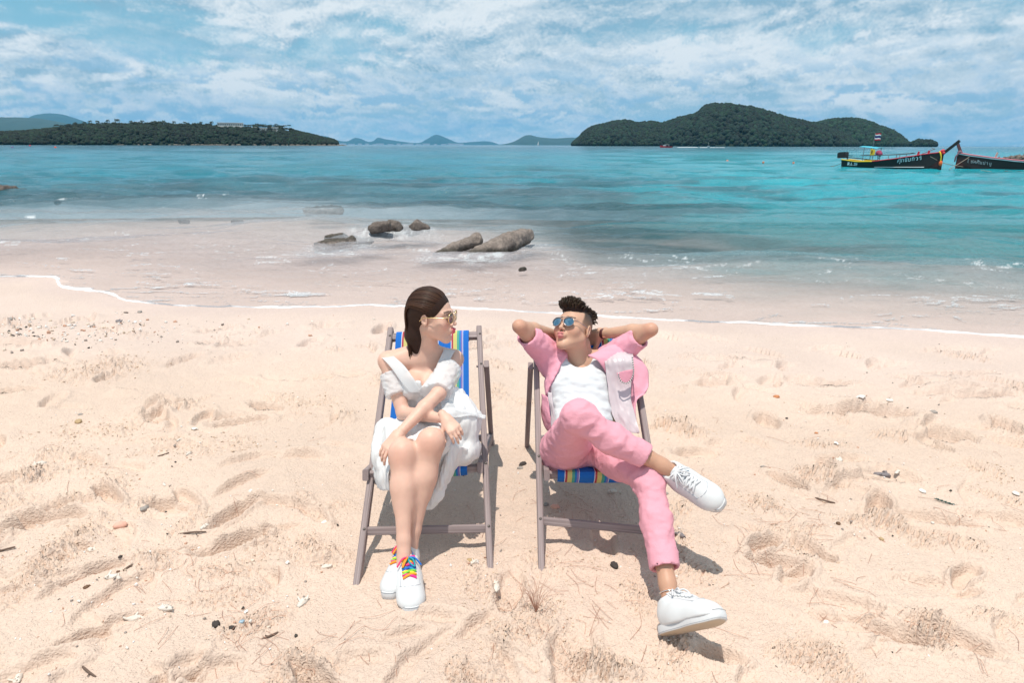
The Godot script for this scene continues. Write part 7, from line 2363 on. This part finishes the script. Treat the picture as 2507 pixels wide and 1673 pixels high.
func build_debris():
	var r := RandomNumberGenerator.new()
	r.seed = 2024
	var coral := mat(Color(0.66, 0.60, 0.54), 0.9)
	var pale := mat(Color(0.72, 0.68, 0.64), 0.8)
	var grey := mat(Color(0.30, 0.27, 0.25), 0.9)
	var tan := mat(Color(0.42, 0.30, 0.17), 0.9)
	var dark := mat(Color(0.045, 0.035, 0.032), 0.85)
	var twig := mat(Color(0.13, 0.085, 0.065), 0.9)
	var rust := mat(Color(0.48, 0.20, 0.09), 0.85)
	var pink := mat(Color(0.66, 0.38, 0.30), 0.85)
	var mats := {"coral": coral, "shell": pale, "pebble": grey, "tan": tan, "char": dark, "twig": twig, "pod": mat(Color(0.12, 0.06, 0.03), 0.7), "rust": rust, "pink": pink, "green": mat(Color(0.01, 0.06, 0.05), 0.3), "blue": mat(Color(0.25, 0.36, 0.45), 0.4), "dkcoral": mat(Color(0.20, 0.18, 0.19), 0.95)}
	var list := [
		[Vector2(-2.643, -3.561), "char", 0.045, "short charred stick in the churned sand at the left"], [Vector2(-2.58, -3.392), "coral", 0.05, "finger of coral below the charred stick at the left"],
		[Vector2(-2.829, -4.17), "pebble", 0.02, "grey pebble at the top of the churned sand, left"], [Vector2(-2.761, -4.039), "tan", 0.035, "olive stone beside the churned sand, left"],
		[Vector2(-1.946, -3.877), "shell", 0.028, "white shell midway between left edge and woman's chair"], [Vector2(-2.019, -3.686), "coral", 0.022, "left one of two coral bits above the curved twig"],
		[Vector2(-1.958, -3.709), "coral", 0.025, "right one of two coral bits above the curved twig"], [Vector2(-1.973, -3.538), "twig", 0.04, "curved dark twig under the two coral bits"],
		[Vector2(-1.825, -3.529), "coral", 0.028, "coral lump right of the curved twig"], [Vector2(-1.857, -3.441), "char", 0.011, "small square of charcoal below the curved twig"],
		[Vector2(-1.803, -3.2), "coral", 0.022, "bleached coral knob at a small pit, left middle"], [Vector2(-1.3, -3.062), "shell", 0.018, "smooth white pebble left of the woman's chair leg"],
		[Vector2(-1.756, -2.914), "pebble", 0.026, "porous grey stone in the left foreground"], [Vector2(-1.355, -2.824), "shell", 0.022, "flat white shell left of the woman's feet"],
		[Vector2(-1.802, -2.787), "pink", 0.035, "pink coral lump in the left foreground"], [Vector2(-1.405, -2.768), "coral", 0.03, "coral finger lying by the long straight twig"],
		[Vector2(-1.441, -2.723), "twig", 0.075, "long straight twig beside the coral finger"], [Vector2(-1.828, -2.605), "coral", 0.042, "thick coral finger along the left sand track"],
		[Vector2(-1.496, -2.545), "char", 0.022, "black charcoal lump with a grey leaf, left foreground"], [Vector2(-1.643, -2.506), "char", 0.012, "shiny black seed left of the charcoal lump"],
		[Vector2(-1.577, -2.446), "twig", 0.03, "small forked twig below the black seed"], [Vector2(-1.607, -2.421), "pod", 0.010, "round brown seed above the white coral heap"],
		[Vector2(-1.597, -2.364), "coral", 0.042, "white coral heap in the left foreground"], [Vector2(-1.676, -2.322), "pod", 0.018, "brown seed pod left of the white coral heap"],
		[Vector2(-1.298, -2.573), "shell", 0.022, "cream shell below the long straight twig"], [Vector2(-0.886, -2.87), "shell", 0.035, "broad flat shell by the woman's left chair leg"],
		[Vector2(-0.775, -2.492), "coral", 0.03, "coral finger at the foot of the leftmost chair leg"], [Vector2(-0.929, -2.469), "shell", 0.016, "small white shell left of the leftmost chair leg"],
		[Vector2(-0.804, -2.253), "coral", 0.04, "spread of broken white coral left of the woman's shoes"], [Vector2(-1.002, -2.197), "shell", 0.015, "round white pebble in the lower left foreground"],
		[Vector2(-1.081, -2.114), "char", 0.024, "black bark chip lying among dry needles, lower left"], [Vector2(-1.015, -2.097), "char", 0.016, "smaller black bark chip right of the first"],
		[Vector2(-0.986, -2.117), "blue", 0.014, "blue grey shell beside the black bark chips"], [Vector2(-0.748, -1.994), "pod", 0.017, "oval brown seed pod near the bottom, left of centre"],
		[Vector2(-0.869, -2.07), "twig", 0.038, "short dark twig right of the bark chips"], [Vector2(-1.557, -2.027), "twig", 0.065, "thin forked branch near the lower left corner"],
		[Vector2(-1.401, -1.875), "twig", 0.055, "dark stick at the bottom edge, left"], [Vector2(-2.184, -2.575), "twig", 0.05, "dark stick cut by the left edge"],
		[Vector2(-1.642, -2.218), "shell", 0.010, "tiny white disc shell in the lower left"], [Vector2(-1.299, -2.189), "coral", 0.038, "heap of coral crumbs in the lower left middle"],
		[Vector2(-1.398, -2.149), "coral", 0.04, "heap of white coral crumbs beside the dark hollow"], [Vector2(-1.647, -1.881), "coral", 0.035, "white coral pieces in the lower left corner"],
		[Vector2(1.849, -4.482), "rust", 0.03, "orange brown stone right of the man's chair"], [Vector2(2.377, -4.368), "shell", 0.045, "oval white shell in the right middle distance"],
		[Vector2(2.79, -4.216), "pebble", 0.032, "grey coral stone near the right edge"], [Vector2(2.599, -4.408), "shell", 0.03, "upright white shell right of the oval one"],
		[Vector2(1.788, -4.131), "char", 0.014, "speck of charcoal right of the man's chair"], [Vector2(1.873, -3.883), "rust", 0.014, "small orange chip in the right sand"],
		[Vector2(1.895, -3.671), "shell", 0.024, "flat white chip beside a yellow pebble"], [Vector2(1.962, -3.654), "tan", 0.014, "yellow pebble beside the flat white chip"],
		[Vector2(1.81, -3.447), "coral", 0.045, "long white coral finger in the right sand"], [Vector2(1.992, -3.336), "dkcoral", 0.055, "dark purple grey coral piece in the right sand"],
		[Vector2(2.068, -3.327), "coral", 0.03, "pale coral lump touching the dark coral piece"], [Vector2(1.544, -3.065), "twig", 0.085, "long dry stick in the right foreground"],
		[Vector2(2.141, -3.027), "green", 0.048, "dark green feather on the sand near the right edge"], [Vector2(2.096, -3.139), "shell", 0.026, "white coral slab left of the green feather"],
		[Vector2(2.041, -2.848), "shell", 0.02, "white pebble under the dry twigs at the right"], [Vector2(1.512, -2.803), "pod", 0.016, "brown cone among reddish needles, right"],
		[Vector2(1.651, -2.688), "tan", 0.016, "lone tan pebble in the right foreground"], [Vector2(1.181, -2.173), "shell", 0.017, "white chip in the lower right sand"],
		[Vector2(2.563, -3.124), "shell", 0.026, "curled white shell at the right edge"], [Vector2(1.38, -3.41), "pebble", 0.02, "grey pebble right of the man's raised shoe"],
		[Vector2(0.432, -2.495), "char", 0.028, "short black stick standing between the chairs' front legs"], [Vector2(0.752, -2.717), "dkcoral", 0.04, "grey coral finger behind the man's shin"],
		[Vector2(0.507, -3.117), "coral", 0.034, "coral lump in the shade under the man's chair"], [Vector2(0.211, -2.958), "pink", 0.028, "pinkish shell by the man's left chair leg"],
		[Vector2(0.169, -2.985), "pebble", 0.020, "dark round pebble behind the man's left chair leg"], [Vector2(0.787, -3.115), "pebble", 0.014, "small pebble beside the man's knee"],
		[Vector2(0.062, -3.467), "char", 0.03, "black knotted twig between the two chairs"], [Vector2(0.048, -3.412), "pebble", 0.022, "brown stone under the knotted twig between the chairs"],
		[Vector2(-4.266, -7.338), "char", 0.035, "dark pebble by the foam, left one of two"], [Vector2(-4.135, -7.38), "pebble", 0.04, "dark pebble by the foam, right one of two"],
		[Vector2(-5.17, -6.822), "pebble", 0.055, "large dark pebble on the shell strand at the left edge"], [Vector2(-4.664, -6.144), "char", 0.04, "black pebble below the shell strand at the left edge"],
		[Vector2(-4.063, -6.834), "dkcoral", 0.07, "long grey driftwood chip on the shell strand"], [Vector2(-0.174, -2.533), "tan", 0.024, "olive coconut chip right of the woman's shoes"], [Vector2(-0.159, -2.512), "coral", 0.03, "coral lump beside the olive coconut chip"],
		[Vector2(-0.06, -2.347), "coral", 0.04, "white coral cluster in front of the chairs' gap"]]
	for q in list:
		var kind: String = q[1]
		var sz: float = q[2] * 0.8
		var s := Shape.new()
		if kind == "twig" or (kind == "char" and sz > 0.026):
			var a := r.randf() * 0.8 - 0.4
			var d := Vector3(cos(a), 0.04, sin(a)) * sz
			var bend := Vector3(r.randfn(), 0.3, r.randfn()) * sz * 0.12
			s.tube(curve([-d, bend, d], 4), [0.0035, 0.004, 0.0042, 0.0044, 0.0042, 0.004, 0.0036, 0.003, 0.0022] if kind == "twig" else 0.0065, 6)
			s.tube([bend * 0.6 + d * 0.2, d * 0.45 + Vector3(-d.z, 0.004, d.x) * 0.35], [0.0028, 0.0015], 5)
		elif kind == "coral" or kind == "dkcoral":
			# a knobbly finger with side stubs
			var d := Vector3(1, 0.1, r.randfn() * 0.3).normalized() * sz
			s = lump(r, Vector3(sz, sz * 0.36, sz * 0.42), 0.5)
			for k in 4:
				var at := d * (r.randf() * 1.4 - 0.7)
				s.tube([at, at + Vector3(r.randfn() * 0.4, 0.35 + 0.3 * r.randf(), r.randfn() * 0.5) * sz * 0.7], [sz * 0.17, sz * 0.11], 7)
		elif kind == "shell":
			# a shallow ribbed fan
			for k in 9:
				var a := lerpf(-1.2, 1.2, k / 8.0)
				s.tube([Vector3(0, sz * 0.2, -sz * 0.6), Vector3(sin(a) * sz * 0.6, sz * 0.36, cos(a) * sz * 0.5 - sz * 0.3), Vector3(sin(a) * sz, sz * 0.05, cos(a) * sz - sz * 0.4)], [sz * 0.10, sz * 0.2, sz * 0.17], 6)
		elif kind == "green":
			for k in 9:
				s.tube([Vector3(-sz + sz * 0.22 * k, 0.003, 0), Vector3(-sz * 0.7 + sz * 0.22 * k, 0.006, sz * 0.16 * (1 if k % 2 else -1))], [0.004, 0.0015], 5)
			s.tube([Vector3(-sz * 1.2, 0.002, 0), Vector3(sz * 1.2, 0.005, 0)], 0.0022, 5)
		else:
			s = lump(r, Vector3(sz, sz * 0.55, sz * 0.75), 0.35)
		var names := {"coral": "coral_piece", "dkcoral": "coral_piece", "shell": "shell", "pebble": "pebble", "tan": "pebble", "char": "charcoal", "twig": "twig", "pod": "seed_pod", "rust": "pebble", "pink": "coral_piece", "green": "feather", "blue": "shell"}
		var o := obj(names[kind], s, mats[kind])
		o.position = Vector3(q[0].x, ground(q[0].x, q[0].y) + sz * 0.12, q[0].y)
		o.rotation.y = r.randf() * TAU
		tag(o, q[3], names[kind].replace("_", " "), "")
	# a dry tuft sticking up in front of the gap between the chairs
	var tuft := Shape.new()
	for k in 26:
		var a := r.randf() * TAU
		var d := Vector3(cos(a), 0, sin(a)) * (0.02 + 0.05 * r.randf())
		tuft.tube([Vector3.ZERO, d * 0.5 + Vector3(0, 0.06 + 0.03 * r.randf(), 0), d * 1.2 + Vector3(0, 0.08 + 0.05 * r.randf(), 0)], [0.0008, 0.0007, 0.0004], 4)
	var tp: Vector2 = Vector2(0.093, -2.187)
	var to := obj("dry_tuft", tuft, mat(Color(0.45, 0.25, 0.18), 0.8))
	to.position = Vector3(tp.x, ground(tp.x, tp.y) - 0.004, tp.y)
	tag(to, "dry reddish tuft standing in the sand in front of the chairs' gap", "dry grass")
	# crumbs of shell and coral that nobody could count
	var crumbs := []
	for k in 6: crumbs.append(lump(r, Vector3(1.0, 0.45 + 0.3 * r.randf(), 0.6 + 0.3 * r.randf()), 0.6, 7, 5).mesh())
	var mm := MultiMesh.new()
	mm.transform_format = MultiMesh.TRANSFORM_3D
	mm.use_colors = true
	mm.mesh = crumbs[0]
	var spots := []
	for k in 5200:
		var z := -lerpf(1.7, 6.9, pow(r.randf(), 1.15))
		var x := (r.randf() * 2.0 - 1.0) * (0.6 - z * 0.8)
		var size := 0.0016 + 0.0045 * pow(r.randf(), 4.0)
		if k < 1300:           # the shell strand at the upper left
			z = -5.75 + r.randfn() * 0.42 + 0.12 * (x + 4.0)
			x = -5.6 + r.randfn() * 1.3
			z = -6.35 + r.randfn() * 0.33 - 0.10 * (x + 4.0)
			size = 0.006 + 0.016 * pow(r.randf(), 3.0)
		elif k < 2300:         # little heaps
			var h: Vector2 = list[(k * 7) % list.size()][0]
			x = h.x + r.randfn() * 0.09
			z = h.y + r.randfn() * 0.07
			size = 0.002 + 0.0065 * pow(r.randf(), 3.0)
		if shore_z(x) - z > -0.5: continue
		spots.append([x, z, size])
	mm.instance_count = spots.size()
	var tones := [Color(0.70, 0.65, 0.60), Color(0.74, 0.72, 0.70), Color(0.55, 0.45, 0.36), Color(0.50, 0.30, 0.22), Color(0.28, 0.24, 0.22), Color(0.66, 0.55, 0.46), Color(0.72, 0.69, 0.68)]
	for k in spots.size():
		var p = spots[k]
		var b := Basis.from_euler(Vector3(r.randfn() * 0.3, r.randf() * TAU, r.randfn() * 0.3)) * Basis.from_scale(Vector3(1, 0.7 + 0.5 * r.randf(), 0.6 + 0.8 * r.randf()) * float(p[2]))
		mm.set_instance_transform(k, Transform3D(b, Vector3(p[0], ground(p[0], p[1]) + p[2] * 0.25, p[1])))
		var c: Color = tones[r.randi() % tones.size()]
		if r.randf() < 0.06: c = Color(0.05, 0.045, 0.04)
		mm.set_instance_color(k, c)
	var mo := MultiMeshInstance3D.new()
	mo.name = "shell_grit"
	mo.multimesh = mm
	mo.material_override = mat(Color.WHITE, 0.85, 0.0, true)
	add_child(mo)
	tag(mo, "crumbs of shell and coral strewn over the sand", "shell grit", "", "stuff")
	# clods of damp sand kicked up about the prints
	var cm := MultiMesh.new()
	cm.transform_format = MultiMesh.TRANSFORM_3D
	cm.mesh = crumbs[3]
	var heaps := [Vector2(-3.393, -4.932), Vector2(-3.183, -5.082), Vector2(-3.141, -5.239), Vector2(-2.708, -3.859), Vector2(-2.467, -3.83), Vector2(-2.343, -3.924), Vector2(-2.358, -3.443), Vector2(-2, -3.686), Vector2(-1.784, -3.631), Vector2(-1.582, -3.661), Vector2(-1.372, -4.349), Vector2(-1.11, -2.662), Vector2(-1.93, -2.793), Vector2(-1.921, -2.626), Vector2(-1.946, -2.447), Vector2(-2.08, -3.23), Vector2(0.701, -2.654), Vector2(0.743, -2.459), Vector2(0.494, -2.298), Vector2(0.317, -1.925), Vector2(0.211, -1.983), Vector2(0.121, -2.199), Vector2(0.012, -2.065), Vector2(-0.05, -2.246), Vector2(-0.153, -2.4), Vector2(0.135, -2.514), Vector2(0.569, -1.994), Vector2(1.066, -1.986), Vector2(1.244, -3.015), Vector2(1.297, -2.61), Vector2(1.013, -3.946), Vector2(2.577, -3.349), Vector2(0.433, -2.545), Vector2(-0.076, -2.064)]
	var cs := []
	for k in 4200:
		var h: Vector2 = heaps[k % heaps.size()]
		var sp := 0.03 + 0.018 * absf(h.y)
		cs.append([h.x + r.randfn() * sp * 1.6, h.y + r.randfn() * sp, (0.0018 + 0.006 * pow(r.randf(), 3.0)) * (0.5 + 0.15 * absf(h.y))])
	cm.instance_count = cs.size()
	for k in cs.size():
		var p = cs[k]
		var b := Basis.from_euler(Vector3(r.randfn() * 0.4, r.randf() * TAU, r.randfn() * 0.4)) * Basis.from_scale(Vector3(1, 0.9, 1) * float(p[2]))
		cm.set_instance_transform(k, Transform3D(b, Vector3(p[0], ground(p[0], p[1]) + p[2] * 0.2, p[1])))
	var co := MultiMeshInstance3D.new()
	co.name = "sand_clods"
	co.multimesh = cm
	co.material_override = mat(Color(0.59, 0.455, 0.355), 0.95)
	add_child(co)
	tag(co, "small clods of sand kicked up around the footprints", "sand clods", "", "stuff")
	# dry casuarina needles
	var nd := Shape.new()
	var near := [Vector2(-1.027, -2.093), Vector2(-0.928, -2.149), Vector2(-0.755, -1.98), Vector2(0.14, -2.271), Vector2(0.384, -2.2), Vector2(1.456, -2.809), Vector2(2.213, -2.923), Vector2(1.178, -2.673), Vector2(1.073, -2.917), Vector2(1.007, -2.489), Vector2(-1.487, -2.315), Vector2(-1.28, -2.395), Vector2(0.29, -2.514), Vector2(1.337, -2.252), Vector2(1.588, -2.07), Vector2(-0.575, -2.062), Vector2(0.336, -2.066), Vector2(0.272, -2.951)]
	for k in 300:
		var h: Vector2 = near[k % near.size()]
		var x := h.x + r.randfn() * 0.11
		var z := h.y + r.randfn() * 0.09
		if k % 4 == 0:
			z = -lerpf(1.75, 4.2, r.randf())
			x = (r.randf() * 2.0 - 1.0) * (0.3 - z * 0.7)
		var a := r.randf() * TAU
		var L := 0.025 + 0.05 * r.randf()
		var p0 := Vector3(x - cos(a) * L, 0, z - sin(a) * L)
		var p2 := Vector3(x + cos(a) * L, 0, z + sin(a) * L)
		var p1 := Vector3(x + r.randfn() * 0.012, 0, z + r.randfn() * 0.012)
		p0.y = ground(p0.x, p0.z) + 0.002
		p1.y = ground(p1.x, p1.z) + 0.004 + 0.006 * r.randf()
		p2.y = ground(p2.x, p2.z) + 0.002
		nd.tube(curve([p0, p1, p2], 3), 0.00075, 4)
	tag(obj("dry_needles", nd, mat(Color(0.47, 0.25, 0.18), 0.8)), "reddish dry tree needles scattered on the sand", "needles", "", "stuff")
